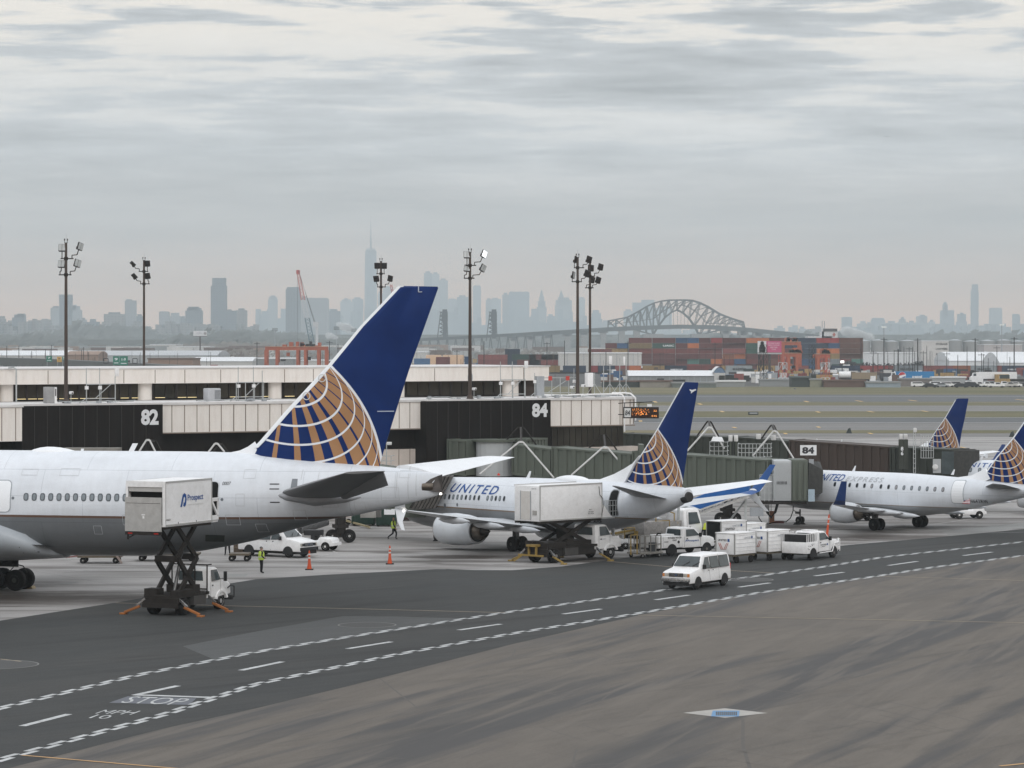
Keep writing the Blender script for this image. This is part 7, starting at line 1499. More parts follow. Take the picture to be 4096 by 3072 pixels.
def mkpose(legs, arms, handrot=((0,0,-1),(0,0,-1))):
    global pose_hands
    J=[(0,0,.95),(0,0,1.12),(0,0,1.36),(0,0,1.50),(.01,0,1.64),(.02,0,1.74)]; R_=[(.12,.15),(.11,.14),(.12,.17),.055,(.088,.085),(.06,.06)]; E=[(0,1),(1,2),(2,3),(3,4),(4,5)]; pose_hands=[]
    for sd,(kn,an,toe) in zip((1,-1),legs):
        n=len(J); J+= [(0,sd*.10,.90),kn,an,toe]; R_+=[.095,.062,.042,(.042,.03)]; E+=[(0,n),(n,n+1),(n+1,n+2),(n+2,n+3)]
    for sd,(el,wr,hd_) in zip((1,-1),arms):
        n=len(J); J+=[(0,sd*.19,1.40),el,wr,hd_]; R_+=[.062,.046,.030,(.036,.022)]; E+=[(2,n),(n,n+1),(n+1,n+2),(n+2,n+3)]; pose_hands.append(n+3)
        w=Vector(wr); h=Vector(hd_); d=(h-w).normalized(); s_=d.cross(Vector((0,1,0)) if abs(d.y)<.8 else Vector((1,0,0))).normalized()
        for k,(off,ln) in enumerate(((-.033,.070),(-.011,.085),(.011,.080),(.033,.062))):
            a=h+s_*off+d*.02; b=a+d*ln*.55+Vector((.012,0,0)); c=b+d*ln*.4+Vector((.022,0,0)); m=len(J); J+=[tuple(a),tuple(b),tuple(c)]; R_+=[.010,.009,.008]; E+=[(n+3,m),(m,m+1),(m+1,m+2)]
        a=w.lerp(h,.45)+s_*-.04; b=a+d*.045+s_*-.022; m=len(J); J+=[tuple(a),tuple(b)]; R_+=[.011,.009]; E+=[(n+2,m),(m,m+1)]
    return J,E,R_
stand = mkpose([((.02,.11,.5),(-.01,.12,.08),(.15,.14,.03)),((.03,-.10,.5),(.0,-.11,.08),(.16,-.13,.03))],[((-.03,.25,1.13),(.16,.20,1.00),(.22,.13,.99)),((-.03,-.25,1.13),(.16,-.20,1.00),(.22,-.13,.99))])
p_ = person('worker in yellow vest standing with hands in front, near the crew van', tuple(gp(261.3,573)), radians(20), stand)
walk = mkpose([((.22,.10,.52),(.16,.10,.09),(.31,.11,.06)),((-.02,-.10,.50),(-.42,-.10,.20),(-.36,-.12,.04))],[((-.10,.25,1.14),(-.02,.25,.90),(.02,.24,.81)),((.06,-.25,1.14),(.20,-.24,.93),(.25,-.23,.85))])
person('worker in yellow vest walking to the right below the wing tip', tuple(gp(393.5,539.6)), radians(-8), walk, hair=False)
for o in COL.objects:
    if o.parent and o.parent.get('label','').startswith('worker in yellow vest walking'): pass
stand2 = mkpose([((.02,.13,.5),(-.01,.16,.08),(.13,.18,.03)),((.02,-.13,.5),(.0,-.16,.08),(.15,-.18,.03))],[((-.02,.27,1.13),(.02,.28,.88),(.04,.27,.79)),((-.02,-.27,1.13),(.02,-.28,.88),(.04,-.27,.79))])
person('worker in dark trousers, only the legs visible under the big jet', tuple(gp(227.5,555.2)), radians(-90), stand2, vest=False)
person('second pair of dark trousered legs beside a brown box under the jet', tuple(gp(237.0,552.4)), radians(-100), stand2, vest=False)
person('worker in bright yellow rain hood behind the open baggage cart', tuple(gp(705.6,547)), radians(-95), stand2, vest=False, hair=False, hood=True)
q=thing('cardboard_box','brown box carried beside the second pair of legs under the jet','box',tuple(at(239,546.5,218.5)),.2); MB().bx(-.38,.38,-.2,.2,-.4,.32).build('carton', mat('kraft_brown',(.10,.075,.055),.8,var=.15), q, bevel=.015); MB().bx(-.39,.39,-.205,-.2,-.06,-.02).build('tape', mat('tape',(.2,.16,.11)), q)
# ================================================================ beyond the airfield
ORD = ['first','second','third','fourth','fifth','sixth','seventh','eighth','ninth','tenth','eleventh','twelfth','thirteenth','fourteenth','fifteenth','sixteenth','seventeenth','eighteenth','nineteenth','twentieth']
def facade(name, c1, c2, bw, rh, mort=0.25):
    m, nt, b = ng(name); tc = N(nt,'ShaderNodeTexCoord'); sp = N(nt,'ShaderNodeSeparateXYZ'); L(nt,tc.outputs['Object'],sp.inputs[0])
    cm = N(nt,'ShaderNodeCombineXYZ'); L(nt,MT(nt,'ADD',sp.outputs[0],sp.outputs[1]),cm.inputs[0]); L(nt,sp.outputs[2],cm.inputs[1])
    bk = N(nt,'ShaderNodeTexBrick',i_Scale=1.0,offset=0.0); bk.inputs['Color1'].default_value=(*c2,1); bk.inputs['Color2'].default_value=(*[q*.6 for q in c2],1); bk.inputs['Mortar'].default_value=(*c1,1)
    bk.inputs['Mortar Size'].default_value=mort*rh; bk.inputs['Brick Width'].default_value=bw; bk.inputs['Row Height'].default_value=rh; L(nt,cm.outputs[0],bk.inputs['Vector'])
    L(nt,bk.outputs[0],b.inputs['Base Color']); b.inputs['Roughness'].default_value=.5; b.inputs['Specular IOR Level'].default_value=.3; return m
FA = [facade('tower_glass',(.13,.15,.17),(.06,.08,.10),7,6,.3), facade('tower_stone',(.20,.195,.19),(.09,.095,.10),8,6,.35), facade('tower_brick',(.16,.14,.13),(.07,.07,.075),7,6,.35), facade('tower_pale',(.25,.26,.27),(.14,.155,.17),7,8,.35)]
CROWN = mat('tower_crown',(.10,.11,.12),.6)
def tower(label, u0,u1,v,Y,steps=(),fi=0,tip=None):
    x0,x1 = X_(u0,Y),X_(u1,Y); h = Z_(v,Y); w_ = x1-x0; t = thing('skyscraper' if h>90 else 'city_building', label, 'building', ((x0+x1)/2,Y,0), 0, 'hazy buildings of the distant skyline')
    lo = MB().bx(-w_/2,w_/2,0,max(20,w_*.8),0,h).build('tower_shaft', FA[fi], t)
    for (a,b_,v2) in steps: MB().bx(-w_/2+w_*a,-w_/2+w_*b_,w_*.1,max(16,w_*.7),h-.5,Z_(v2,Y)).build('upper_tier', FA[fi], t)
    if not steps: MB().bx(-w_*.3,w_*.25,w_*.2,w_*.6,h,h+Y*.0006).build('roof_plant', CROWN, t)
    if tip: xa = -w_/2+w_*tip[0]; zb_ = Z_(tip[1],Y); MB().loft([[(xa-tip[3]*w_,w_*.3-tip[3]*w_,zb_),(xa+tip[3]*w_,w_*.3-tip[3]*w_,zb_),(xa+tip[3]*w_,w_*.3+tip[3]*w_,zb_),(xa-tip[3]*w_,w_*.3+tip[3]*w_,zb_)],[(xa-.4,w_*.3-.4,Z_(tip[2],Y)),(xa+.4,w_*.3-.4,Z_(tip[2],Y)),(xa+.4,w_*.3+.4,Z_(tip[2],Y)),(xa-.4,w_*.3+.4,Z_(tip[2],Y))]]).build('spire', CROWN, t)
    return t
S = [ # u0,u1,v,Y,steps,mat,tip,description
(-6,4.8,318.6,7200,[(.5,.9,316)],1,None,'cut by the left edge'),(4.8,12,322.5,7400,[(.4,.9,320.5)],2,None,'low stepped block near the left edge'),(12,24.6,317.5,7000,[(.15,1,314.5),(.4,.95,313.6)],0,None,'dark stepped block near the left edge'),
(28.2,39,320.3,7000,[(.35,.75,318.8)],2,None,'squat block with small roof house, second group from left'),(40.4,50.4,319.6,7600,[(.1,.7,318.8)],1,None,'plain low block left of the pale double tower'),(50.5,60.5,307.8,8200,[],3,None,'pale slab left of the notched dark tower'),
(59.2,71.2,303.5,7400,[(-.03,1.03,294.5)],0,None,'dark tower with overhanging square top behind the first mast'),(69.5,81,310,8300,[(.1,.85,306),(.2,.55,304.8)],3,None,'pale round shouldered tower right of the first mast'),(81,86,319.5,8300,[],3,None,'thin pale block right of the round shouldered tower'),
(86,98.6,322,6900,[(.3,.7,319)],0,None,'dark block with narrow roof house left of the wide flat slab'),(103.8,123.8,314,6800,[],1,None,'wide flat topped slab left of the second mast'),(124.8,135.6,300.5,7000,[(.1,.6,299.3)],3,None,'slim striped pale tower just left of the second mast'),(135.6,143.2,316,7200,[],0,None,'short dark block touching the second mast'),
(159,169,312,7600,[(.0,.9,311.4)],3,None,'pale block first right of the second mast'),(169.5,180.8,316,7900,[(.1,.8,312.8)],3,None,'domed pale block right of the second mast'),(180,186,318,7900,[],0,None,'low link between two stepped towers'),(185.3,201.7,310.5,7200,[(.08,.93,308),(.17,.78,306.6)],0,None,'dark tower with stepped shoulders above the small billboard'),
(210.7,226.1,285.8,7000,[(.09,.95,277.9)],0,None,'tallest dark tower on the left with stepped crown'),(226.2,236,310.6,6900,[(.1,.5,309.4)],0,None,'lower dark twin left half right of the tallest left tower'),(236,246.7,310.2,7000,[],1,None,'lower pale twin right half right of the tallest left tower'),
(246.7,257,327,7500,[(.3,.6,326)],1,None,'low far block right of the twin blocks'),(268,277.2,299,11500,[(.1,.9,296.5),(.3,.7,295.5)],3,None,'faint slim round topped tower left of the red crane'),(285.7,300,289,7400,[(.08,.95,287)],0,None,'broad tower behind the red and white crane'),
(300,308,298,8000,[],3,None,'middle block behind the crane boom'),(306,328,299,8200,[(.0,.95,297.8)],3,None,'wide flat pale block right of the crane'),(328,340,311,8800,[],0,None,'low block between crane and domed block'),(340.3,353,301.5,13600,[(.1,.8,299.4),(.3,.6,298.2)],3,None,'domed block left of the tall spire tower'),(352,363,299,13700,[],0,None,'flat block touching the left side of the spire tower'),
(383,393,288,13400,[],3,None,'pale tower behind the big blue tail left edge'),(424,432,273,13900,[],0,None,'tall glass slab right of the big blue tail'),(432,439.3,274,13800,[],3,None,'tall pale slab right of the big blue tail'),(439,447.8,280.2,13700,[],1,None,'third slab right of the big blue tail'),(448,456.8,299.5,13300,[(.1,.8,298.5)],3,None,'faint block behind the lift bridge tower'),(456.8,468.3,297,13200,[],0,None,'broad dark block left of the dish mast'),
(473,480.9,286.4,13500,[(.1,.9,285.4)],3,None,'slim tower just right of the dish mast'),(485.7,492,300,13300,[],1,None,'narrow block left of the second lift bridge tower'),(491,501,299,13200,[(.1,.7,297.8)],3,None,'flat block above the second lift bridge tower'),(502.3,509,294.5,13300,[],2,None,'tall dim block beside the large slab'),(509,529.4,292.2,13200,[(.05,.95,291.6)],0,None,'large wide slab left of the needle tower'),
(536.6,546.6,307,13600,[(.12,.88,301),(.25,.75,297)],1,(.5,297,288.7,.2),'slender needle topped stone tower'),(555,572,305,13500,[(.05,1,300),(.18,.85,297.5),(.25,.5,295)],1,(.37,295,289.5,.1),'stepped pyramid topped stone tower left of the twin masts'),(579,585,298.5,13500,[(.1,.8,297.2)],3,None,'slim pale tower between the twin masts'),(591.8,601,313,13000,[(.1,.8,310)],0,None,'rounded dark block right of the twin masts'),
(547,555,316,13000,[],0,None,'low block between needle and pyramid towers'),(529,537,317,13000,[],2,None,'low block left of the needle tower'),(601,612,322,12500,[],1,None,'low sloping block right of the twin masts'),(623.7,633.2,311,13200,[],1,None,'lower block left of the bridge arch'),(633,655,302.5,13300,[(.4,.98,299.8)],0,None,'broad block rising behind the left side of the bridge arch'),(655,672,308,13200,[],3,None,'tall pale slab seen through the bridge arch'),
(774.6,785,328,11500,[(.3,.8,325.8)],1,None,'low domed block left of the ship bridge'),(789,798,327,11500,[(.4,1,325.3)],3,None,'low twin block left of the ship bridge'),(799,806,328.5,11500,[],3,None,'small block right of the low twin block'),(808,821,329,9000,[(.6,1,326.3)],2,None,'dark low block directly left of the ship bridge'),
(842.2,852.2,317.6,12000,[(.0,.98,317)],0,None,'square block above the white steam'),(858,871,323.5,12500,[(.25,.6,321),(.8,.95,322)],1,None,'stepped stone block right of the steam'),(871.8,885.2,320,12200,[(.05,.93,318)],0,None,'square shouldered broad block right of the steam'),(886.6,898,322.8,12600,[],3,None,'low wide block left of the peaked pile'),
(898,908,322,12500,[(.15,.8,319),(.35,.62,316.8)],1,None,'peaked stone pile in the right group'),(908,916,322.5,12600,[],3,None,'low shoulder right of the peaked pile'),(916.5,929.5,323,12500,[(.05,.85,316),(.3,.65,314.6)],1,None,'tall stepped stone pile with pointed roof'),(929,935,321.6,12500,[],3,None,'block right of the pointed roof pile'),
(941.3,954.5,318,12000,[(0,.62,310.5),(.62,.98,310.2),(.18,.5,304),(.27,.42,301.8)],0,None,'highest stepped twin peaked tower left of the thin tower'),(957,967,321.5,12000,[(.1,.92,314),(.4,.65,312.4)],0,None,'stepped tower left of the thin tower'),(971.4,978.6,290,11800,[(.15,.95,284.2)],0,None,'very tall thin tower in the right group'),(990.5,1002.2,308.6,11800,[(.02,.98,307.8)],3,None,'pale flat topped slab right of the thin tower'),
(1013,1020.2,315.5,11600,[(.0,.9,314)],0,None,'narrow tower near the right edge'),(1021,1034,330.5,11600,[],1,None,'low block cut by the right edge'),(967,972,326,12000,[],1,None,'low block at the foot of the thin tower'),(979,988,330,12000,[],0,None,'low rounded block right of the thin tower')]
for (u0,u1,v,Y,st,fi,tip,d) in S: tower('hazy distant building, '+d, u0,u1,v,Y,st,fi,tip)
# the spire tower
Y = 14000; t = thing('skyscraper','tallest hazy glass tower with a thin spire behind the dark lamp heads','building',(X_(370.5,Y),Y,0),0,'hazy buildings of the distant skyline')
wb,wt,hh = 33,23,Z_(250.5,Y); ring=lambda r,z,rot: [(r*cos(pi/4+i*pi/4)*(1.15 if (i%2)==rot else .95),r*sin(pi/4+i*pi/4)*(1.15 if (i%2)==rot else .95)+30,z) for i in range(8)]
MB().loft([ring(wb,0,0),ring(wb,60,0),ring(wt,hh,1)]).build('tower_shaft', FA[0], t); MB().bx(-20,20,10,50,hh,hh+10).build('parapet', FA[3], t)
MB().cyl((0,30,hh+10),(0,30,Z_(236,Y)),5,3.2,n=8).cyl((0,30,Z_(236,Y)),(0,30,Z_(221,Y)),3,1.2,n=6).build('spire', CROWN, t)
tower('hazy distant building, shoulder block right of the spire tower foot',378,383.5,293,13600,(),3)
# low skyline filler
def lowline(name,label,Y,u0,u1,vlo,vhi,seed,fi):
    random.seed(seed); t = thing(name,label,'city blocks',(0,Y,0),0); u=u0; mb=MB()
    while u<u1:
        w_=random.uniform(2.5,8); v=random.uniform(vhi,vlo); mb.bx(X_(u,Y),X_(min(u+w_,u1),Y),random.uniform(0,60),120,0,Z_(v,Y)); u+=w_*random.uniform(.75,1.05)
    o = mb.build('block_mass', FA[fi], t); o['kind']='stuff'; return t
lowline('city_blocks','low band of hazy city blocks at the foot of the left skyline',6900,-10,262,332,321,3,1)
lowline('city_blocks','low band of hazy city blocks under the central skyline',13000,255,420,325,307,4,0)
lowline('city_blocks','low band of hazy city blocks behind the lift bridge',12800,400,618,326,306,5,0)
lowline('city_blocks','low band of hazy blocks under the bridge arch',12600,610,700,334,327,6,3)
lowline('city_blocks','low band of hazy blocks behind the port',11000,690,860,334,330.5,8,2)
lowline('city_blocks','low band of hazy city blocks at the foot of the right skyline',11400,855,1035,333,323,9,0)
# tree masses
def leafmass(label,Y0,Y1,u0,u1,h,n,seed,m,base=0.0):
    random.seed(seed); mb = MB()
    for k in range(n):
        Y = random.uniform(Y0,Y1); X = X_(random.uniform(u0,u1),Y); hz_ = h*(.65+.5*sin(X*.021+seed)*sin(X*.0057+1.3*seed))*random.uniform(.55,1.05); r = random.uniform(.12,.30)*h
        z = base+hz_*random.uniform(.15,1.0)**.6
        for q in range(3):
            a = random.uniform(0,6.28); mb.face([(X+r*cos(a+i*2.1)*random.uniform(.5,1.1)+q*r*.4, Y+r*.4*sin(a+i*2.1), z+r*sin(a+i*2.1+.7)*.8) for i in range(3)])
    o = mb.build('distant_trees', m); tag(o, kind='stuff'); return o
TM = mat('winter_woods',(.13,.135,.125),.9,var=.4,scale=.02); TM2 = mat('bare_thicket',(.19,.17,.15),.9,var=.35,scale=.05)
leafmass('',4200,5000,-10,405,27,3600,1,TM); leafmass('',5500,6200,395,720,24,2200,7,TM); leafmass('',5200,6000,-10,300,40,2600,2,TM); leafmass('',5000,5800,620,1035,30,3800,3,TM); leafmass('',3200,3600,-10,440,12,2200,5,TM2)
struct(MB().bx(-900,-160,4250,4400,0,16).build('hills', TM)); struct(MB().bx(600,1100,4850,4950,0,16).build('hills', TM)); struct(MB().bx(-1100,1500,5900,6100,0,26).build('hills', TM))
# ---- steel arch bridge
STL = mat('bridge_steel',(.035,.037,.035),.7,var=.15,scale=.02); CONC = mat('pier_concrete',(.22,.21,.20),.8,var=.1,scale=.05)
Y=5000; t = thing('arch_bridge','grey steel truss arch bridge with long approach viaducts','bridge',(X_(670,Y),Y,0)); ox=t.location.x
def bp(x,y,dy=0): u,v = r3p(x,y); return Vector((X_(u,Y)-ox,dy,Z_(v,Y)))
up_=[(835,872),(900,860),(1000,840),(1055,812),(1110,782),(1170,745),(1230,717),(1295,700),(1360,692),(1430,691),(1500,691),(1560,694),(1630,716),(1700,750),(1750,782),(1800,812),(1850,832),(1900,850),(1950,866),(2000,880)]
lo_=[(832,935),(900,933),(985,930),(1050,945),(1110,962),(1165,975),(1222,992),(1270,915),(1325,842),(1385,795),(1430,777),(1480,800),(1535,850),(1580,915),(1625,1000),(1700,975),(1770,958),(1840,945),(1920,935),(2012,930)]
for dy in (0,32):
    for i in range(len(up_)-1):
        a,b_,c,d = bp(*up_[i],dy),bp(*up_[i+1],dy),bp(*lo_[i],dy),bp(*lo_[i+1],dy)
        MB().bar(a,b_,2.3).build('upper_chord', STL, t); MB().bar(c,d,2.1).build('lower_chord', STL, t)
        wb_ = MB().bar(a,c,1.2).bar(a,d,1.1); m1=(a+c)/2; m2=(b_+d)/2; wb_.bar(m1,m2,.9).bar(m1,b_,.9).build('truss_web', STL, t)
    MB().bar(bp(*up_[-1],dy),bp(*lo_[-1],dy),2).build('end_post', STL, t)
for i in range(0,len(up_),1): MB().bar(bp(*up_[i],0),bp(*up_[i],32),1.6).build('cross_strut', STL, t)
dk=[(-30,988),(300,966),(600,946),(835,931),(1220,915),(1450,908),(1700,912),(2010,932),(2212,953),(2700,1003),(2900,1025)]
for a,b_ in zip(dk[:-1],dk[1:]):
    p,q_ = bp(*a,-1),bp(*b_,-1); MB().add([(p.x,-1,p.z-6),(q_.x,-1,q_.z-6),(q_.x,33,q_.z-6),(p.x,33,p.z-6),(p.x,-1,p.z+.8),(q_.x,-1,q_.z+.8),(q_.x,33,q_.z+.8),(p.x,33,p.z+.8)],[(0,3,2,1),(4,5,6,7),(0,1,5,4),(1,2,6,5),(2,3,7,6),(3,0,4,7)]).build('deck', STL, t)
for x in (1365,1395,1430,1460,1490,1520): MB().bar(bp(x,790,0),bp(x,905,0),.5).build('hanger', STL, t)
for x,w_ in ((1222,14),(1625,12)): a=bp(x,990); MB().bx(a.x-w_*1.2,a.x+w_*1.2,-4,36,0,a.z+1).build('pier', CONC, t)
for x in (20,160,310,480,625,790,950,1080,1850,2000,2130,2290,2450):
    yd = 985-.09*x if x<1200 else 915+(x-1700)*.06; a=bp(x,yd); w_=5.0; MB().bx(a.x-w_,a.x+w_,0,9,0,a.z-4).bx(a.x-w_,a.x+w_,23,32,0,a.z-4).bx(a.x-w_-3,a.x+w_+3,0,32,a.z-12,a.z-5).build('pier', CONC, t)
# steel viaduct to the lift bridge, with towers
Y=4600; t = thing('steel_viaduct','long steel viaduct on lattice bents left of the arch bridge','bridge',(X_(460,Y),Y,0)); ox=t.location.x
def vp(u,v,dy=0): return Vector((X_(u,Y)-ox,dy,Z_(v,Y)))
for a,b_ in zip([(330,343.5),(380,341.8),(421.5,339.6),(470,337.2),(512,334.8)],[(380,341.8),(421.5,339.6),(470,337.2),(512,334.8),(560,331.8)]): MB().bar(vp(*a),vp(*b_),24,4.5).build('deck', STL, t)
for k in range(26):
    u=334+8.7*k; v=343.3-(u-334)*.0505; m_=MB(); 
    for s_ in (-2.0,2.0): m_.bar(vp(u,v,-8),vp(u+s_,352,-8),1.5).bar(vp(u,v,8),vp(u+s_,352,8),1.5)
    m_.bar(vp(u-2,350,-8),vp(u+2,350,-8),1).bar(vp(u,v,-8),vp(u,v,8),1.5).bar(vp(u+1.4,347,-8),vp(u-1.4,350,-8),1).build('bent', STL, t)
for u,lab in ((444,'left'),(493,'right')):
    q=thing('lift_tower','dark lattice lift bridge tower, the %s one of the pair'%lab,'tower',(X_(u,Y),Y-20,0),0,'dark lift bridge towers'); W_=6.4; m_=MB()
    zt=Z_(312,Y-20); zb=Z_(336,Y-20)
    for sx in (-1,1):
        m_.bar((sx*W_*.7,0,zt),(sx*W_*(1.0 if sx>0 else 1.6),0,zb-8),1.5)
    for k in range(6): z=zb+(zt-zb)*k/6; z2=zb+(zt-zb)*(k+1)/6; m_.bar((-W_,0,z),(W_*.8,0,z2),1.2).bar((W_,0,z),(-W_*.8,0,z2),1.2).bar((-W_,0,z2),(W_,0,z2),1.2)
    m_.build('lattice', mat('dark_lattice',(.025,.028,.032),.7), q); MB().bx(-W_*.5,W_*.95,-1,5,zt-15,zt-1).bx(-W_*.3,W_*.8,-1,5,zt-1,zt+4).bx(-W_*.2,W_*.75,0,5,zb-4,zt-14).build('counterweight', mat('dark_lattice',(.025,.028,.032)), q)
# ---- container terminal
CC = {'r':(.16,.040,.035),'R':(.26,.035,.035),'n':(.025,.040,.075),'t':(.32,.22,.095),'g':(.025,.075,.055),'e':(.10,.24,.20),'o':(.42,.13,.045),'b':(.14,.058,.038),'G':(.30,.34,.36),'u':(.03,.085,.19),'m':(.20,.06,.055),'w':(.6,.6,.6)}
CN = {'r':'rust red','R':'bright red','n':'navy','t':'tan','g':'dark green','e':'teal','o':'orange','b':'brown','G':'pale grey','u':'blue','m':'maroon','w':'white'}
def cmat(c):
    k = 'container_'+CN[c].replace(' ','_')
    if k in MATS: return MATS[k]
    m = cmat_(c); nt = m.node_tree; b = nt.nodes['Principled BSDF']; l = b.inputs['Base Color'].links[0]; src = l.from_socket
    oi = N(nt,'ShaderNodeObjectInfo'); r = RAMP(nt, oi.outputs['Random'], [(0,(.55,.55,.58)),(1,(1.25,1.2,1.15))]); tc = N(nt,'ShaderNodeTexCoord'); sp = N(nt,'ShaderNodeSeparateXYZ'); L(nt,tc.outputs['Object'],sp.inputs[0])
    w_ = MT(nt,'MULTIPLY_ADD',MT(nt,'SINE',MT(nt,'MULTIPLY',sp.outputs[0],9.0)),0.10,0.92); q = N(nt,'ShaderNodeVectorMath',operation='SCALE'); L(nt,r,q.inputs[0]); L(nt,w_,q.inputs['Scale'])
    mx = N(nt,'ShaderNodeMix',data_type='RGBA',blend_type='MULTIPLY'); mx.inputs[0].default_value=1; L(nt,src,mx.inputs[6]); L(nt,q.outputs[0],mx.inputs[7]); L(nt,mx.outputs[2],b.inputs['Base Color']); return m
def cmat_(c): return mat('container_'+CN[c].replace(' ','_'), CC[c], .6, var=.16, scale=.35, dirt=.3, dcol=tuple(q*.55 for q in CC[c]), stretch=(4,1,.4))
def container(label, X, Y, z, c, L_=12.1, hgt=2.75, text=None, tcol=None, grp='shipping containers in the port stack'):
    t = thing('shipping_container', label, 'container', (X,Y,z), 0, grp)
    MB().bx(0,L_,0,2.4,0,hgt-.03).build('container_body', cmat(c), t)
    MB().bx(-.03,.12,-.05,0,0,hgt-.03).bx(L_-.12,L_+.0,-.05,0,0,hgt-.03).bx(.12,L_-.12,-.05,0,hgt-.18,hgt-.03).bx(.12,L_-.12,-.05,0,0,.14).build('frame_rim', mat('rim_'+c,tuple(q*.7 for q in CC[c]),.6), t)
    if text:
        x0,x1,z0,z1 = text[1]; d = MB(); text_to(d,text[0],lambda a,b_:Vector((x0+(x1-x0)*a,-.09,z0+(z1-z0)*b_)),.03); d.build('lettering', tcol or W, t)
    return t
Yc = 1580.0; px_ = 3000/Yc; cw = 12.35
grid = ["  rrrrrrruRb"," rtgurrgnnnb","etrrrrorguob","errrmrroornb","rrrgrrgrruer","rrrrrgrrroer","rrrrrrrrrrrb"]
grid = [" .rrurrornRb"," rtgrrrgnnnb"," trrrrmgrnob"," errrrorrnob","  rrrgrrbumr","   rrrrrruer"]
for ti,row in enumerate(grid):
    z = 2.78*(5-ti)
    for ci,c in enumerate(row):
        if c in ' .': continue
        X = X_(605.5,Yc)+cw*(ci-1)+(.0 if ti%2 else 0); txt=None
        if c=='g' and ci==3: txt=('UASC',(5.5,11.4,.9,1.9))
        if c=='g' and ci==7: txt=('UASC',(8.3,11.2,.9,1.8))
        if txt is None and random.random()<.33:
            c2 = random.choice('unogetRwbmGt'); container('short %s container of the port wall, %s tier down, %s from left'%(CN[c],ORD[ti],ORD[ci-1]), X, Yc+random.uniform(-.8,.8), z, c, L_=6.0)
            container('short %s box sharing the %s tier down, %s from left, port wall'%(CN[c2],ORD[ti],ORD[ci-1]), X+6.15, Yc+random.uniform(-.8,.8), z, c2, L_=6.0)
        else: container('%s container of the port wall, %s tier down, %s from left'%(CN[c],ORD[ti],ORD[ci-1]), X, Yc+random.uniform(-.8,.8), z, c, text=txt)
for (u,z,c,k) in ((512,5.5,'g',0),(518,0,'m',1),(529,2.75,'m',2),(541,0,'r',3),(553,5.5,'t',4),(541,5.5,'m',5),(529,5.5,'r',6),(529,0,'m',7),(553,2.75,'r',8),(565,2.75,'m',9),(565,0,'r',10),(517,2.75,'r',11),(553,0,'m',12),(577,2.75,'b',13),(577,5.6,'r',14),(588,8.2,'m',15),(589,5.5,'m',16),(601,5.5,'g',17),(478,2.7,'m',18),(478,5.4,'m',19),(490,0,'m',20),(504,0,'g',21),(478,0,'r',22),(601,2.7,'r',23),(589,2.7,'r',24)):
    container('%s container left of the tall stack, near column %d of the picture'%(CN[c],0) if False else '%s container in the low left stacks, %s row up, %d m off'%(CN[c],ORD[int(z/2.7)],0) if False else '%s container, %s tier up, %s spot in the low left stacks'%(CN[c],ORD[int(z/2.7)],ORD[min(19,int((u-478)/12))]), X_(u,1520), 1520, z, c, L_=12.1 if u!=478 else 15, grp='low container stacks left of the tall wall')
# double row on the rail line
Yr=1340.0; pr=3000/Yr
seq=[(549,560,'t'),(563,586,'n'),(590,598,'R'),(598,615,'n'),(615,629,'m'),(629,641,'o'),(642.8,664.6,'t'),(664.8,686.8,'n'),(687,721,'r'),(721.5,725.5,'t'),(726,752.5,'G'),(757.4,775.2,'t'),(783,796,'G'),(796.5,808.6,'m'),(815.5,821.2,'r'),(829.3,853.6,'n'),(853.8,860,'n'),(860.3,888.3,'R'),(889,893.4,'r'),(893.6,922.5,'G'),(922.7,953,'m'),(953.2,970.5,'o'),(970.7,997,'G'),(997.5,1001.8,'r'),(1002,1030,'n')]
for i,(u0,u1,c) in enumerate(seq):
    txt=None; tc2=None
    L_=(u1-u0)/pr
    if c=='G' and u1-u0>20: txt=('MAERSK',(3.0,9.2,.9,1.9)); tc2=LETD
    if i==15: txt=('CMA CGM',(2.5,8.5,1.0,1.8))
    if i in (7,24): txt=('HAMBURG SUD',(2.5,8.0,.9,1.6))
    if i in (6,11): txt=('m',(5.2,6.8,.8,2.2)); tc2=LETD
    container('%s container on the railway row, %s from the left'%(CN[c],ORD[i] if i<20 else ORD[i-20]+' after twenty'), X_(u0,Yr), Yr, 1.1, c, L_=L_, hgt=3.0, text=txt, tcol=tc2, grp='containers on the railway row')
rc=thing('rail_wagons','dark low rail wagons under the container row','rail wagon',(0,Yr,0)); MB().bx(X_(545,Yr),X_(1035,Yr),.3,2.1,.45,1.05).build('wagon_frames', DRK, rc)
for i,(u0,u1) in enumerate(((937,950),(957,968),(880,894),(781,816))): MB().bx(X_(u0,Yr-8),X_(u1,Yr-8),-8,-6,.4,2.6).build('wagon_body', mat('wagon_dark',(.045,.04,.042),.7), rc)
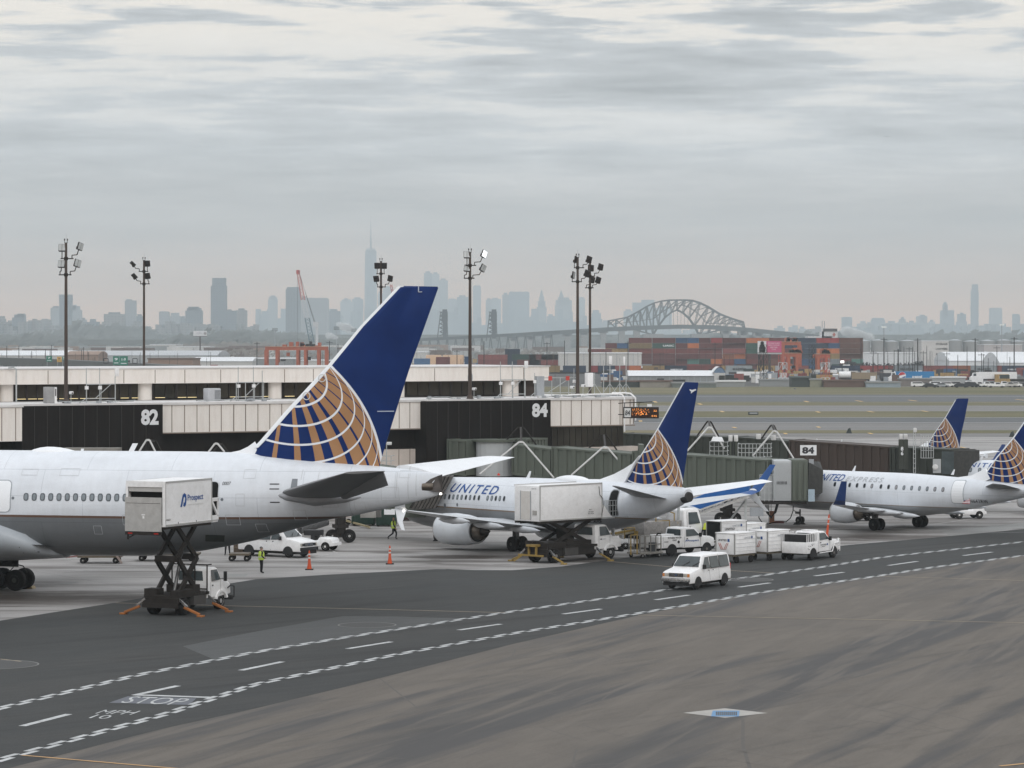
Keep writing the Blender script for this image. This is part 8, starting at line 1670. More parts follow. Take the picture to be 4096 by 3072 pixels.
# ---- sheds, warehouses, roofs
def shed(name,label,u0,u1,v0,v1,Y,m_wall,m_roof,depth=25,ridge=0,cat='building',doors=0,stripes=0):
    zb=max(0,Z_(v1,Y)); x0,x1=X_(u0,Y),X_(u1,Y); zt=Z_(v0,Y); t=thing(name,label,cat,((x0+x1)/2,Y,0)); w_=x1-x0; zb=0
    MB().bx(-w_/2,w_/2,0,depth,zb,zt-ridge).build('wall', m_wall, t)
    if ridge: 
        n=8; R0=[(-w_/2-.3,-.5+(depth+1)*i/n, zt-ridge+ridge*sin(pi*i/n)) for i in range(n+1)]; R1=[(w_/2+.3,y,z) for _,y,z in R0]
        MB().loft([R0,R1]).build('roof', m_roof, t)
    else: MB().bx(-w_/2-.3,w_/2+.3,-.3,depth+.3,zt,zt+.5).build('roof', m_roof, t)
    for k in range(doors): x=-w_/2+w_*(k+.5)/doors; MB().bx(x-w_/doors*.28,x+w_/doors*.28,-.12,0,zb,zt*.6).build('door', LETD if m_wall is not BLK_ else GRY, t)
    for k in range(stripes): x=-w_/2+w_*(k+.5)/stripes; MB().bx(x-.12,x+.12,-.1,0,zb,zt-ridge).build('wall_rib', GRY, t)
    return t
PW=mat('pale_wall',(.52,.51,.49),.7,var=.06,scale=.05); WR=mat('white_metal_roof',(.68,.69,.70),.5,var=.05,scale=.1); GW=mat('grey_wall',(.26,.27,.27),.7,var=.1,scale=.1); TW=mat('brick_tan_wall',(.27,.185,.14),.8,var=.1,scale=.1); BW=mat('brown_wall',(.13,.085,.07),.8,var=.15,scale=.2); DG=mat('dark_green_wall',(.035,.045,.042),.6); SBL=mat('slate_blue_panel',(.13,.20,.30),.5)
shed('warehouse','white warehouse in front of the port container wall, above the twin masts base',559,641.5,353.6,366,1450,PW,WR,30,0,stripes=5)
h_=shed('hangar','long grey shed with white curved roof and blue arched end',629,716,370.6,383.5,1080,GW,WR,16,1.9,stripes=14)
hx=h_; w_=X_(725,1080)-X_(714,1080); a0=X_(714,1080)-h_.location.x
MB().add([(a0+w_*.5*(1-cos(pi*i/10)),-.6,3.7+1.9*sin(pi*i/10)) for i in range(11)],[tuple(range(11))]).build('arched_gable', SBL, h_); MB().bx(a0,a0+w_,-.55,12,0,3.7).build('end_wall', PW, h_)
R0=[(a0-.4+ (w_+.8)*i/10,-.9,3.75+2.15*sin(pi*i/10)) for i in range(11)]; R1=[(x,14,z) for x,_,z in R0]; MB().loft([R0,R1],cap=False,closed=False).build('end_roof', WR, h_)
for (u0,u1,v0,v1,Y,mw,mr,dp,rd,lab) in ((-12,66,350.7,358,1900,PW,WR,80,3,'long white roofed warehouse at the far left'),(73,217,350.8,357,1950,mat('pale_grey_wall',(.40,.41,.41),.7),mat('pale_grey_roof',(.44,.45,.46),.7,var=.06,scale=.02),90,3,'very long pale grey warehouse between the first two masts'),(66,98,351.2,363,1700,TW,TW,40,2,'tan gabled building behind the first mast'),
    (148,193,359.3,368,1300,TW,mat('rust_roof',(.13,.09,.07),.8),30,0,'low tan brick building right of the second mast'),(150,176,344.8,350.2,3000,PW,WR,60,0,'white box building under the small billboard'),(176,209,346.9,350.2,2900,PW,WR,60,0,'low white building right of the small billboard'),
    (192,252,357.3,365,1500,PW,WR,50,2,'white roofed warehouse left of the orange gantry'),(256,300,359,368,1450,GW,WR,30,0,'low grey building behind the orange gantry left leg'),(300,345,361,368,1400,PW,WR,30,0,'low pale building behind the orange gantry right leg'),(396,428,352.5,362,1900,PW,WR,40,0,'pale building right of the big tail'),
    (426,440.5,355,362,1700,TW,mat('tan_roof',(.40,.26,.16),.8),22,5.5,'first tan peaked storage shed'),(443,463,355,362,1720,TW,mat('tan_roof',(.40,.26,.16),.8),22,6,'second tan peaked storage shed'),(848,917,353.2,361.5,1750,mat('white_wall',(.62,.63,.64),.7),WR,30,0,'long white building behind the railway row'),
    (921.5,948.7,341.3,363,1800,mat('offwhite_wall',(.56,.54,.52),.8,var=.06,scale=.1),WR,35,0,'tall off-white building with dark lettering rows'),(949,1040,352,364,1700,WR,WR,60,5,'big white curved roof building at the right'),(1000,1040,352.5,363,1600,WR,WR,60,5.5,'second white curved roof building at the right edge'),
    (984,1022,344.9,353,2200,mat('pinkish_wall',(.46,.42,.41),.8),WR,30,0,'pale pinkish building among the storage tanks'),(791.5,810,377.8,387.2,985,DG,mat('shed_green',(.10,.12,.12),.7),8,0,'dark open shed at the airfield edge'),(824,865,381.5,387.4,980,BW,BW,6,0,'brown corrugated wall at the airfield edge'),(866,900.5,383,387.4,978,mat('pale_blue_wall',(.27,.32,.36),.7),GW,5,0,'pale blue grey container wall at the airfield edge'),
    (932.5,965.5,378,384.5,1020,mat('trailer_grey',(.34,.35,.35),.7),WR,4,0,'grey office trailer behind the parked cars'),(900,932,379.5,386.5,1010,mat('taupe_wall',(.19,.17,.16),.8),GW,5,0,'taupe low block left of the office trailer'),(810,822,380,387.2,984,mat('khaki_wall',(.25,.25,.19),.8),GW,5,0,'khaki shed right of the dark open shed'),
    (640,672,381.8,388.2,975,mat('tan_block',(.26,.24,.21),.8,var=.2,scale=.3),BW,5,0,'mottled tan low wall left of the jet fin'),(672,716,383.5,388.4,972,mat('green_grey_wall',(.15,.17,.16),.8),GW,5,0,'green grey low wall behind the jet fin tip'),(716,745,381.8,387,990,GW,WR,5,0,'pale grey block right of the jet fin'),(602,640,382,388,978,DG,BW,5,0,'dark low shed behind the roof antennas'),(760,791,380.5,386.5,1005,GW,GW,6,0,'grey low shed left of the dark open shed')):
    shed('low_building',lab,u0,u1,v0,v1,Y,mw,mr,dp,rd)
# tall building lettering (rows only just readable)
lb_=[o for o in COL.objects if o.get('label')=='tall off-white building with dark lettering rows'][0]
for s_,z0 in (('STORAGE',12.5),('LAWYERS',9.6),('800-777',6.4)):
    d=MB(); text_to(d,s_,lambda a,b_:Vector((.4+7.0*a,-.2,z0+1.2*b_)),.04); d.build('lettering', mat('faded_dark',(.09,.085,.08),.8), lb_)
# tanks
TK=mat('tank_grey',(.27,.27,.265),.7,var=.08,scale=.05,stretch=(1,1,.2))
for i,(u0,u1) in enumerate(((843,857),(858,871),(872,885.5),(886,899),(900,917),(949,963),(964,980),(981,996),(997,1012),(1012,1026))):
    Yt=2300; r=(X_(u1,Yt)-X_(u0,Yt))/2; t=thing('storage_tank','grey cylindrical storage tank, %s from the left in the tank farm'%ORD[i],'tank',(X_((u0+u1)/2,Yt),Yt+r,0),0,'grey storage tanks'); zt=Z_(341.5,Yt)+(i%3)*.4
    MB().cyl((0,0,0),(0,0,zt),r,n=28).build('tank_shell', TK, t, smooth=True); MB().cyl((0,0,zt),(0,0,zt+1.0),r*1.01,r*.1,n=28).build('roof', GRY, t)
# low scrap heap
random.seed(21); mb=MB(); Yh=1500
for k in range(420): X=X_(random.uniform(842,925),Yh); z=random.uniform(0,4.6)*(.5+.5*sin(X*.05)**2); a=random.uniform(0,6.28); mb.bar((X,Yh+random.uniform(0,10),z),(X+2.4*cos(a),Yh+random.uniform(0,10),z+1.6*abs(sin(a))),.35)
tag(mb.build('scrap_heap', mat('scrap_dark',(.045,.043,.045),.8,var=.5)), kind='stuff')
# ---- highway and signs on the left
Yw=1250; t=thing('elevated_highway','dark elevated highway crossing the far left behind the terminal','highway',(0,Yw,0)); HW_=mat('highway_concrete',(.105,.11,.105),.8,var=.12,scale=.1)
P=[(-20,359.5),(40,361),(100,363.8),(150,366.3),(195,368.2)]
for a,b_ in zip(P[:-1],P[1:]):
    p=at(a[0],a[1],0+Yw); q_=at(b_[0],b_[1],Yw); MB().add([(p.x,0,p.z-2.3),(q_.x,0,max(.05,q_.z-2.3)),(q_.x,22,max(.05,q_.z-2.3)),(p.x,22,p.z-2.3),(p.x,0,p.z+.9),(q_.x,0,q_.z+.9),(q_.x,22,q_.z+.9),(p.x,22,p.z+.9)],[(0,3,2,1),(4,5,6,7),(0,1,5,4),(1,2,6,5),(2,3,7,6),(3,0,4,7)]).build('deck', HW_, t)
for u in (-5,15,35,55,75,95): p=at(u,362,Yw); MB().bx(p.x-1,p.x+1,3,19,0,p.z-2.5).build('pier', CONC, t)
SG=mat('sign_green',(.015,.17,.11),.5); SY=mat('sign_amber',(.62,.36,.07),.5)
for (u0,u1,v0,v1,m_,lab,tx_) in ((46.3,52,356,361.6,SG,'left green highway sign near the first mast','7'),(57,61.6,356.8,362,SY,'small amber highway sign just left of the first mast','='),(62,65.8,356.6,360,SG,'small green sign directly behind the first mast','1'),(113,119.3,356.2,364.8,SG,'left half of the big green highway sign pair','9'),(119.6,127.8,356.2,365.4,SG,'right half of the big green highway sign pair','1-9')):
    Ys=1235; a=at(u0,v1,Ys); b_=at(u1,v0,Ys); t=thing('highway_sign',lab,'sign',((a.x+b_.x)/2,Ys,a.z),0,'green and amber highway signs'); hw=(b_.x-a.x)/2; hh=b_.z-a.z
    MB().bx(-hw,hw,0,.15,0,hh).build('sign_panel', m_, t); MB().bx(-hw*.8,-hw*.7,.15,.4,-a.z,hh).build('post', GALV, t)
    d=MB(); text_to(d,tx_,lambda p,q_:Vector((-hw*.5+hw*p,-.03,hh*.5+hh*.3*q_)),.03); d.bx(-hw*.7,hw*.7,-.03,-.01,hh*.18,hh*.26); d.build('sign_lettering', W if m_ is SG else LETD, t)
for u in (106,135): 
    t=thing('sign_gantry','dark square sign gantry frame %s of the big green signs'%('left' if u<110 else 'right'),'gantry',tuple(at(u,363.6,1236)),0,'sign gantry frames'); MB().bar((-.9,0,0),(-.9,0,2.1),.3).bar((.9,0,0),(.9,0,2.1),.3).bar((-.9,0,2.1),(.9,0,2.1),.3).bar((-.9,0,.1),(.9,0,.1),.3).build('frame', DRK, t)
# billboards
def billboard(label,u0,u1,v0,v1,vb,Y):
    a=at(u0,v1,Y); b_=at(u1,v0,Y); t=thing('billboard',label,'billboard',((a.x+b_.x)/2,Y,0),0,'roadside billboards'); hw=(b_.x-a.x)/2
    MB().bx(-hw,hw,0,.8,a.z,b_.z).build('panel', mat('billboard_white',(.66,.66,.67),.5), t); MB().cyl((0,.5,0),(0,.5,a.z),.6).bx(-hw,hw,-.6,1.4,a.z-.5,a.z-.1).build('post', BRN, t); return t,hw,a.z,b_.z
t,hw,z0,z1=billboard('small white lit billboard on a tall post below the stepped dark tower',193.3,206.8,330.9,336,350,2400)
MB().lathe([(-.05,1.2),(0,1.2)],(hw*.75,0,(z0+z1)/2),'y',12).build('round_picture', mat('picture_grey',(.3,.28,.28),.6), t); MB().bx(-hw*.6,hw*.3,-.06,0,z0+1.6,z0+2.0).bx(-hw*.5,hw*.2,-.06,0,z0+2.6,z0+2.9).build('lettering', mat('pale_lines',(.4,.4,.42)), t)
t,hw,z0,z1=billboard('pink billboard with white lettering in front of the container wall',757.7,781.5,341,352.4,370,1250)
MB().bx(-hw*.28,hw,-.05,0,z0,z1).build('pink_field', mat('billboard_pink',(.50,.085,.19),.5,var=.05), t); MB().loft([[(-hw*.62+r*cos(2*pi*i/16)*1.0,-.06,z) for i in range(16)] for z,r in ((z0+.02,1.3),(z0+2.0,1.35),(z0+3.2,.7),(z0+4.2,.75),(z1-.1,.3))]).build('portrait_figure', mat('portrait_mauve',(.16,.10,.12),.6,var=.4,scale=1.5), t)
for k,s_ in enumerate(('WE COVER THE MOST','PERFECT JOURNEY','NEW YORK','7 DAYS')):
    sc=(1,1,.62,.35)[k]; zz=z1-1.25-.85*k; d=MB(); text_to(d,s_,lambda p,q_:Vector((hw*.36-hw*.5*sc+hw*1.0*sc*p,-.08,zz+.6*q_)),.03); d.build('lettering', mat('billboard_letters',(.66,.45,.52),.5), t)
MB().bx(-hw,hw,-1.2,.2,z0-.75,z0-.15).build('catwalk', GALV, t); MB().bar((-2.5,.5,0),(-2.5,.5,z0),.5).bar((-4.5,.5,0),(-4.5,.5,z0),.5).bar((-4.5,.5,2),(-2.5,.5,z0-1),.3).bar((-2.5,.5,2),(-4.5,.5,z0-1),.3).build('lattice_post', DRK, t)
# ---- cranes
OR2=mat('crane_orange',(.38,.10,.05),.6,var=.15,scale=.3); RD2=mat('crane_red',(.42,.07,.06),.6); WH2=mat('crane_white',(.55,.56,.57),.6); TE2=mat('crane_teal',(.05,.12,.16),.6)
def gantry(label,u0,u1,vt,vb,Y,legs):
    t=thing('gantry_crane',label,'crane',(X_((u0+u1)/2,Y),Y,0),0,'orange rubber tyred gantry cranes'); hw=(X_(u1,Y)-X_(u0,Y))/2; zt=Z_(vt,Y)
    MB().bx(-hw,hw,0,.9,zt-1.6,zt).build('main_girder', OR2, t); MB().bx(-hw,hw,9,9.9,zt-1.6,zt).build('main_girder', OR2, t)
    for x in legs:
        for y in (0,9): MB().bx(hw*x-.6,hw*x+.6,y,y+.9,0,zt-1.6).build('leg', OR2, t)
    MB().bx(-hw,hw,-.3,1.2,zt-.1,zt+.1).build('walkway', mat('walkway_tan',(.5,.3,.2),.6), t); random.seed(int(u0))
    for k in range(12): x=random.uniform(-hw*.5,hw*.7); MB().bx(x,x+random.uniform(.8,2.2),1,8,zt,zt+random.uniform(.5,2.4)).build('trolley_machinery', OR2 if k%3 else DRK, t)
    for k in range(7): x=random.uniform(-hw*.7,hw*.7); z=random.uniform(1,zt-4); MB().bx(x,x+random.uniform(1,2.6),2,4,z,z+random.uniform(.8,1.8)).build('hoist_part', random.choice((OR2,DRK,GRY)), t)
    for y in (0,9): MB().bx(-hw-.6,hw+.6,y-.2,y+1.1,.4,1.4).build('sill_beam', OR2, t)
gantry('orange gantry crane left of the big tail',265,327,346.6,368,1300,(-.98,-.62,.05,.3,.72,.97))
gantry('orange gantry crane in front of the container wall right of the pink billboard',779,801,341.8,368,1420,(-.6,.95))
gantry('low orange crane machinery at the foot of the right container wall',785,801,353,371,1300,(-.5,.5)); gantry('orange crane parts near the navy containers',815,830,354,371,1290,(-.5,.5))
Y=2600; t=thing('harbour_crane','tall mobile harbour crane with red, white and teal lattice boom','crane',(X_(318,Y),Y,0)); ox=t.location.x
def cp(u,v): return Vector((X_(u,Y)-ox,0,Z_(v,Y)))
def lattice(a,b_,w0,w1,n,m,name):
    mb=MB(); d=(b_-a)
    pr_=None
    for k in range(n+1):
        c=a.lerp(b_,k/n); w_=w0+(w1-w0)*k/n; q=[c+Vector((-w_,0,0)),c+Vector((w_,0,0)),c+Vector((w_,2*w_,0)),c+Vector((-w_,2*w_,0))]
        if pr_:
            for i in range(4): mb.bar(pr_[i],q[i],.42); 
            mb.bar(pr_[0],q[1],.3).bar(pr_[1],q[0],.3)
        pr_=q
    mb.build(name,m,t)
lattice(cp(311.6,342),cp(307,318),2.0,1.9,7,TE2,'boom_base'); lattice(cp(307,318),cp(303,300),1.9,1.6,6,WH2,'boom_middle'); lattice(cp(303,300),cp(298.2,273),1.6,1.0,9,RD2,'boom_tip')
MB().bx(cp(298,0).x-1.6,cp(298,0).x+1.6,0,2,cp(0,274).z,cp(0,270).z).build('boom_head', RD2, t)
m_=MB()
for k in range(3): m_.cyl(cp(298.3+.3*k,271),cp(315.5,323+2*k),.10,n=4)
m_.cyl(cp(297.5,273),cp(297.8,342),.10,n=4).build('cables', DRK, t)
MB().bx(cp(315.6,0).x,cp(318,0).x,0,4,0,cp(0,323).z).bx(cp(313,0).x,cp(318.3,0).x,-1,5,cp(0,327).z,cp(0,322).z).bx(cp(313.5,0).x,cp(320,0).x,-2,6,0,cp(0,350).z).build('machine_house', WH2, t)
t=thing('harbour_crane','far red lattice crane tip peeking left of the big blue tail','crane',(X_(393,2700),2700,0)); Y=2700; ox=t.location.x; lattice(cp(399,330),cp(391,284.5),1.4,.8,12,RD2,'boom_tip')
# ---- ship's bridge above the containers
Y=2000; t=thing('container_ship','white ship superstructure with a red diamond rising above the container wall','ship',(X_(827,Y),Y,0)); ox=t.location.x
MB().bx(X_(821.8,Y)-ox,X_(837.6,Y)-ox,0,14,0,Z_(331.5,Y)).bx(X_(822,Y)-ox,X_(824,Y)-ox,0,6,10,Z_(327.6,Y)).build('superstructure', mat('ship_white',(.60,.60,.60),.6), t)
MB().bx(X_(823.2,Y)-ox,X_(837.2,Y)-ox,-.4,13,Z_(331.4,Y),Z_(328.6,Y)).build('bridge_windows', mat('ship_dark',(.07,.065,.065),.5), t); MB().bx(X_(808,Y)-ox,X_(832,Y)-ox,0,20,0,Z_(336.2,Y)).build('deck_rail', mat('ship_white',(.6,.6,.6)), t)
a=at(834,334.6,Y); MB().face([(a.x-ox-1.1,-.5,a.z),(a.x-ox,-.5,a.z-1.5),(a.x-ox+1.1,-.5,a.z),(a.x-ox,-.5,a.z+1.5)]).build('red_diamond', mat('diamond_red',(.42,.12,.09),.6), t)
for u in (822.6,824.8): MB().cyl((X_(u,Y)-ox,3,Z_(329,Y)),(X_(u,Y)-ox,3,Z_(321,Y)),.25).build('mast', GRY, t)
# ---- poles
def upole(label,u,vt,Y,r=.28,arm=False,grp='dark utility poles beyond the airfield',m=None):
    z=Z_(vt,Y); t=thing('utility_pole',label,'pole',(X_(u,Y),Y,0),0,grp); MB().cyl((0,0,0),(0,0,z),r,r*.7,n=6).build('pole_shaft', m or DRK, t)
    if arm: MB().bar((-1.5,0,z-.8),(1.5,0,z-.8),.22).build('crossarm', m or DRK, t)
A5=lambda X:768+X*.11573
tall=[(1002,337.5),(1293,338.2),(1790,338),(2127,337)]; 
for i,(X,v) in enumerate(tall): upole('tall dark pole, %s from the left of the four tall ones on the right'%ORD[i],A5(X),v,1300,.3,True)
sm=[(910,351),(950,353),(1090,350),(1122,349),(1128,349),(1175,346.5),(1220,347),(1250,347),(1268,351),(1342,351),(1372,345.8),(1400,351),(1545,352),(1640,355),(1720,346),(1845,353),(1862,354),(1903,358),(1978,346),(2090,357)]
for i,(X,v) in enumerate(sm): upole('short dark pole, %s from the left beyond the container wall'%ORD[i],A5(X),v,1280+30*(i%3),.18,i%3==0)
lf_=[(27,352),(60,341),(167,341),(201,352),(281,346),(402,344),(444,344),(455,340),(723,345),(740,342),(785,347),(840,352),(913,347)]
for i,(X,v) in enumerate(lf_): upole('thin pole, %s from the left among those behind the terminal roof'%ORD[i],X*.113 if X>250 else X*.113,v+5,1500,.22,False,'thin poles behind the terminal on the left')
for i,(u,v) in enumerate(((257,342),(276,345),(329.5,341),(338,344),(457,350),(484,341),(547,342),(564.5,340.5),(628,341.5),(606,351),(715,342.5),(861,337.8))): upole('thin pole, %s from the left in the middle distance'%ORD[i],u,v,1400,.24,i%2==0,'thin poles in the middle distance')
# lamp clusters
for i,(u,v) in enumerate(((275,331),(336.5,329.5),(354,331.5),(884,327.5),(1001.8,325.3))):
    Yl=3000 if i<3 else 1900; t=thing('stadium_light','light cluster on a tall pole, %s from the left on the horizon'%ORD[i],'light',(X_(u,Yl),Yl,0),0,'light clusters on the horizon'); z=Z_(v,Yl)
    MB().cyl((0,0,0),(0,0,z),.45,.3,n=6).build('pole_shaft', GRY, t); m_=MB()
    for a in range(-2 if i<3 else -1,3 if i<3 else 2):
        for b_ in range(3 if i<3 else 1): m_.bx(a*1.1-.4,a*1.1+.4,-.3,.3,z+1.1*b_,z+1.1*b_+.7)
    m_.bar((-2.6 if i<3 else -1,0,z-.2),(2.6 if i<3 else 1,0,z-.2),.2).build('lamp_bank', DRK if i<3 else mat('far_lamp',(.7,.7,.66),.4,emit=.35), t)
t=thing('yard_light','bright white floodlight in front of the container wall end','light',tuple(at(842.3,361.8,1240))); MB().lathe([(-.5,.2),(-.5,.75),(.5,.75),(.5,.2)],(0,0,0),'z',10).build('lamp', mat('white_lit',(1,1,.97),.5,emit=1.5), t); MB().cyl((0,.4,-9),(0,.4,0),.2).build('post', DRK, t)
# approach light lattice towers
for i,(u0,u1) in enumerate(((778.5,787),(821,829.6),(809,815),(760,767))):
    Yt=1030; t=thing('lattice_tower','lattice tower in the far yard, %s of four'%ORD[i],'tower',(X_((u0+u1)/2,Yt),Yt,0),0,'lattice towers in the far yard'); hw=(X_(u1,Yt)-X_(u0,Yt))/2; zt=Z_(355 if i<2 else 345,Yt); 
    n=4 if i<2 else 7
    for k in range(n):
        z=zt*k/n; z2=zt*(k+1)/n; m_=MB()
        m_.bar((-hw,0,z),(-hw,0,z2),.16).bar((hw,0,z),(hw,0,z2),.16).bar((0,0,z),(0,0,z2),.16).bar((-hw,0,z),(0,0,z2),.12).bar((0,0,z),(hw,0,z2),.12).bar((hw,0,z),(0,0,z2),.12).bar((-hw,0,z2),(hw,0,z2),.14)
        m_.build('lattice_section', (WH2 if k%2==0 else RD2) if i<2 else DRK, t)
# ---- trucks and trailers in the yard
def trailer(label,u0,u1,v0,v1,Y,m_,cab=0,dark=False,nm='semi_trailer'):
    a=at(u0,v1,Y); b_=at(u1,v0,Y); L_=b_.x-a.x; t=thing(nm,label,'trailer' if not cab else 'truck',(a.x,Y,0)); zt=b_.z
    MB().bx(0,L_,0,2.5,1.0,zt).build('box', m_, t); MB().bx(.3,L_-.3,.3,2.2,.6,1.0).build('chassis', DRK, t)
    for x in (1.0,2.2,L_-1.5,L_-2.7): MB().cyl((x,-.05,.5),(x,2.5,.5),.5,n=12).build('wheel', BLK, t)
    if cab: 
        s_=cab; x0=(-2.6 if s_<0 else L_+.3); P=[(0,.5),(0,zt*.92),(1.3,zt*.92),(1.6,zt*.6),(2.6,zt*.45),(2.6,.5)]
        P=[((2.6-x) if s_<0 else x,z) for x,z in P]; c=MB().prism([(x0+x,z) for x,z in P],0,2.4).build('cab', WV, t); MB().bx(x0+(1.3 if s_<0 else .2),x0+(2.3 if s_<0 else 1.2),-.04,0,zt*.58,zt*.85).build('cab_window', GLV, t)
    return t,L_,zt
t,L_,zt=trailer('bright blue soft drink trailer with a red, white and blue round emblem',895.9,934.3,371.5,379.8,1100,mat('trailer_blue',(.02,.19,.42),.45,var=.1,scale=.4),-1)
c0=(2.3,(zt+1)/2+.0); r=1.25
MB().face([(c0[0]+r*1.12*cos(q),-.03,c0[1]+r*1.05*sin(q)) for q in [2*pi*i/24 for i in range(24)]]).build('round_emblem', [W], t)
MB().face([(c0[0]+r*cos(q),-.06,c0[1]+r*sin(q)) for q in [radians(20+i*15) for i in range(12)]]).build('emblem_red', mat('emblem_red',(.50,.03,.04),.5), t); MB().face([(c0[0]+r*cos(q),-.06,c0[1]+r*sin(q)) for q in [radians(235+i*12) for i in range(11)]]).build('emblem_blue', LET, t)
d=MB(); text_to(d,'pepsi',lambda p,q_:Vector((6.0+3.6*p,-.04,1.35+1.2*q_)),.04); d.build('lettering', W, t)
trailer('white truck with long white trailer at the right edge of the yard',977,1017,372,381,1120,WV,-1); trailer('left white trailer in front of the railway row',737,755,371.7,378.6,1160,WV); trailer('right white trailer beside the lattice tower',756,767,371.7,378.6,1165,WV)
trailer('tan box trailer right of the tank truck',851.6,877,372.5,380,1110,mat('trailer_tan',(.27,.21,.14),.7)); trailer('dark box trailer between the shed and the tank truck',880,894,373,379,1130,mat('trailer_dark',(.05,.05,.055),.6)); trailer('dark low trailer left of the dark open shed',770,792,373.5,378,1150,mat('trailer_dark',(.05,.05,.055)))
trailer('blue box trailer right of the big tail',414,430,358.5,365.5,1300,mat('trailer_blue2',(.06,.13,.24),.6)); trailer('red box trailer left of the dish mast',436,450,357,363.5,1350,cmat('m')); trailer('bright blue tank unit beside the dish mast',464.5,470,356.5,365.5,1300,cmat('u')); trailer('dark blue container trailer left of the white warehouse',505,520,349,353,1560,cmat('n'))
for i,(u0,u1,c) in enumerate(((198,200.5,'R'),(210,217.5,'R'),(191.5,199,'t'))): trailer('small %s box behind the terminal roof, %s from the left'%(CN[c],ORD[i]),u0,u1,364.8,368.2,1340,cmat(c))
t=thing('tank_truck','white tank truck left of the tan box trailer','truck',(X_(839,1110),1110,0)); MB().lathe([(0,.2),(.2,1.25),(4.4,1.25),(4.6,.2)],(0,1.2,2.6),'x',16).build('tank', WV, t, smooth=True); MB().bx(0,4.6,.4,2,.5,1.3).build('chassis', DRK, t); MB().bx(-2.2,-.2,.2,2.2,.6,3.0).build('cab', WV, t, bevel=.1)
for x in (-1.4,3.0,4.0): MB().cyl((x,-.05,.5),(x,2.3,.5),.5,n=12).build('wheel', BLK, t)
# parked cars
random.seed(31)
def car_proto(kind):
    t=thing('parked_car','','car',(0,0,0),0,'cars and pickups parked at the airfield edge')
    if kind==0: P=[(0,.35),(0,.95),(.25,1.0),(.9,1.45),(2.9,1.48),(3.5,1.0),(4.5,.85),(4.6,.35)]; G=[(.5,1.02),(1.0,1.38),(2.8,1.40),(3.3,1.02)]
    elif kind==1: P=[(0,.4),(0,1.2),(.2,1.75),(3.4,1.78),(4.0,1.2),(4.8,1.1),(4.85,.4)]; G=[(.3,1.25),(.4,1.65),(3.3,1.68),(3.75,1.25)]
    else: P=[(0,.5),(0,1.1),(2.3,1.1),(2.4,1.8),(3.8,1.8),(4.4,1.2),(5.5,1.1),(5.6,.5)]; G=[(2.55,1.2),(2.6,1.7),(3.7,1.7),(4.15,1.2)]
    MB().prism(P,0,1.8).build('body', WV, t); MB().face([(x,-.02,z) for x,z in G]).build('side_window', LETD, t)
    for x in (.95,P[-1][0]-.95): MB().cyl((x,-.03,.33),(x,1.83,.33),.33,n=12).build('wheel', BLK, t)
    return t
protos=[car_proto(k) for k in range(3)]; used=[False]*3
cols=[('white',WV),('silver',ALU),('white',WV),('grey',GRY),('white',WV),('dark',LETD)]
cl=[(1240,1),(1300,0),(1345,0),(1400,1),(1445,0),(1490,1),(1530,0),(1570,1),(1610,0),(1650,2),(1700,1),(1745,2),(1810,2),(1860,1),(1900,2),(1960,2),(2010,2),(2070,1),(2130,0)]
for i,(X,k) in enumerate(cl):
    o = protos[k] if not used[k] else copy_tree(protos[k]); used[k]=True; cn,cm=cols[(i*5+i//3)%6]; Yk=985-(i%3)*6+(10 if i%2 else 0)
    o.location=(X_(A5(X),Yk),Yk,0); o['label']='%s %s, %s from the left in the far parked row'%(cn,['hatchback','van','pickup'][k],ORD[i])
    for ch in [q for q in COL.objects if q.parent==o]:
        if ch.name.startswith('body') and cm is not WV: ch.data=ch.data.copy(); ch.data.materials[0]=cm
# airfield bits
for i,(u,v,w_,h_,lab) in enumerate(((753.5,413.5,5.0,3.2,'dark green box on the grass between the taxiways'),(795,388.8,1,1.2,'small dark box at the grass edge'),(653,402.8,0.9,1.9,'small dark marker on the runway right of the jet fin'))):
    Yb=gp(u,v+h_/2).y; t=thing('field_box',lab,'box',(X_(u,Yb),Yb,0)); k=Yb/3000; MB().bx(-w_*k,w_*k,0,1.2,0,h_*k).build('casing', DG, t, bevel=.05); MB().bx(-w_*k*.8,w_*k*.8,-.02,0,h_*k*.4,h_*k*.8).build('hatch', GRY, t)
for i,(u,v) in enumerate(((849,433.5),(1012,437))): c=gp(u,v); t=thing('field_sign','small dark triangular marker %s on the far apron'%('left' if i==0 else 'right'),'marker',tuple(c)); MB().prism([(-.5,0),(.5,0),(.3,.5),(.2,.95),(-.15,.8)],-.2,.2).build('marker_body', DG, t)
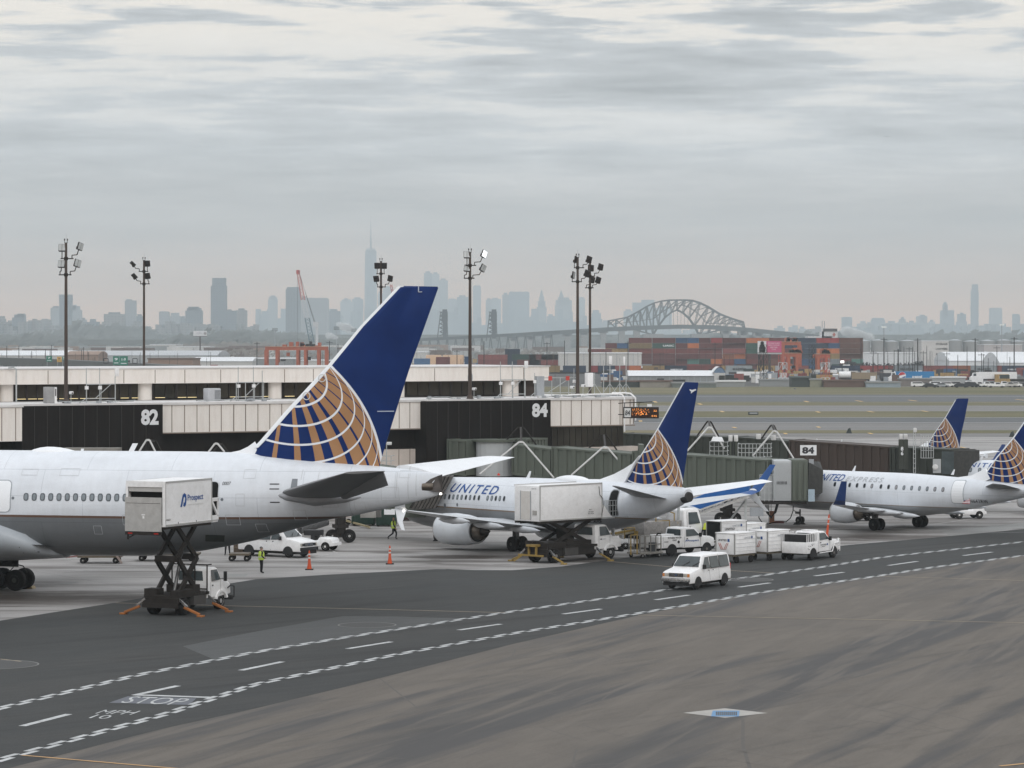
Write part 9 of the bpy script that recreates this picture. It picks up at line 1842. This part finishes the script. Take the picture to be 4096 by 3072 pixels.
# steam
STM=bpy.data.materials.new('steam'); STM.use_nodes=True; b_=STM.node_tree.nodes['Principled BSDF']; b_.inputs['Base Color'].default_value=(.8,.8,.8,1); b_.inputs['Roughness'].default_value=1; b_.inputs['Alpha'].default_value=.16; b_.inputs['Specular IOR Level'].default_value=0
for i,(u0,v0,u1,v1,r0,Ys) in enumerate(((868,339,846,331,10,5000),(352,330,345,325.5,6,5500),(333,340,330,336,6,5200),(349,332,338,324,5,5600))):
    random.seed(40+i); mb=MB()
    for k in range(26):
        s_=random.random(); u=u0+(u1-u0)*s_+random.gauss(0,1.6); v=v0+(v1-v0)*s_+random.gauss(0,.9); c=at(u,v,Ys+random.uniform(-40,40)); r=r0*random.uniform(.35,1.1)
        mb.loft([[(c.x+r*sin(pi*j/6)*cos(2*pi*q/9)*1.3,c.y+r*sin(pi*j/6)*sin(2*pi*q/9),c.z+r*cos(pi*j/6)) for q in range(9)] for j in range(1,6)])
    tag(mb.build('steam', STM, smooth=True), kind='stuff')

# unsorted yard clutter beyond the airfield: pallets, sheds, small vehicles too many and too small to tell apart
random.seed(77); mb=MB(); cm_=[cmat('r'),cmat('m'),WV,GRY,DRK,BW,cmat('u'),cmat('t'),DG,PW]
for k in range(620):
    Y=random.uniform(1060,1500); u=random.uniform(596,1030) if k%3 else random.uniform(-10,600); 
    if u<600: Y=random.uniform(1420,2300)
    X=X_(u,Y); mb.mi=random.choice((0,1,2,2,3,3,4,4,5,6,7,8,9)); w_=random.uniform(.8,6); h=random.uniform(.6,3.2); mb.bx(X,X+w_,Y,Y+random.uniform(1,3),0.05,h)
for k in range(160):
    Y=random.uniform(1100,1900); u=random.uniform(-10,1030); X=X_(u,Y); mb.mi=4; mb.bx(X,X+.12,Y,Y+.12,0,random.uniform(5,11))
tag(mb.build('yard_clutter', cm_), kind='stuff')

random.seed(91); mb=MB()
for k in range(260):
    Y=random.uniform(2300,4150); u=random.uniform(-10,470) if k%3 else random.uniform(470,1030); X=X_(u,Y); mb.mi=random.choice((0,0,1,2,3,4,5)); w_=random.uniform(8,45); h=random.uniform(3,10); mb.bx(X,X+w_,Y,Y+random.uniform(6,20),0,h)
tag(mb.build('distant_low_buildings', [PW,mat('pale_grey_wall',(.40,.41,.41)),TW,BW,GW,mat('rust_roof',(.13,.09,.07))]), kind='stuff')
leafmass('',2100,4200,-10,560,8,2600,12,TM2); leafmass('',2300,4200,840,1035,9,1200,13,TM)
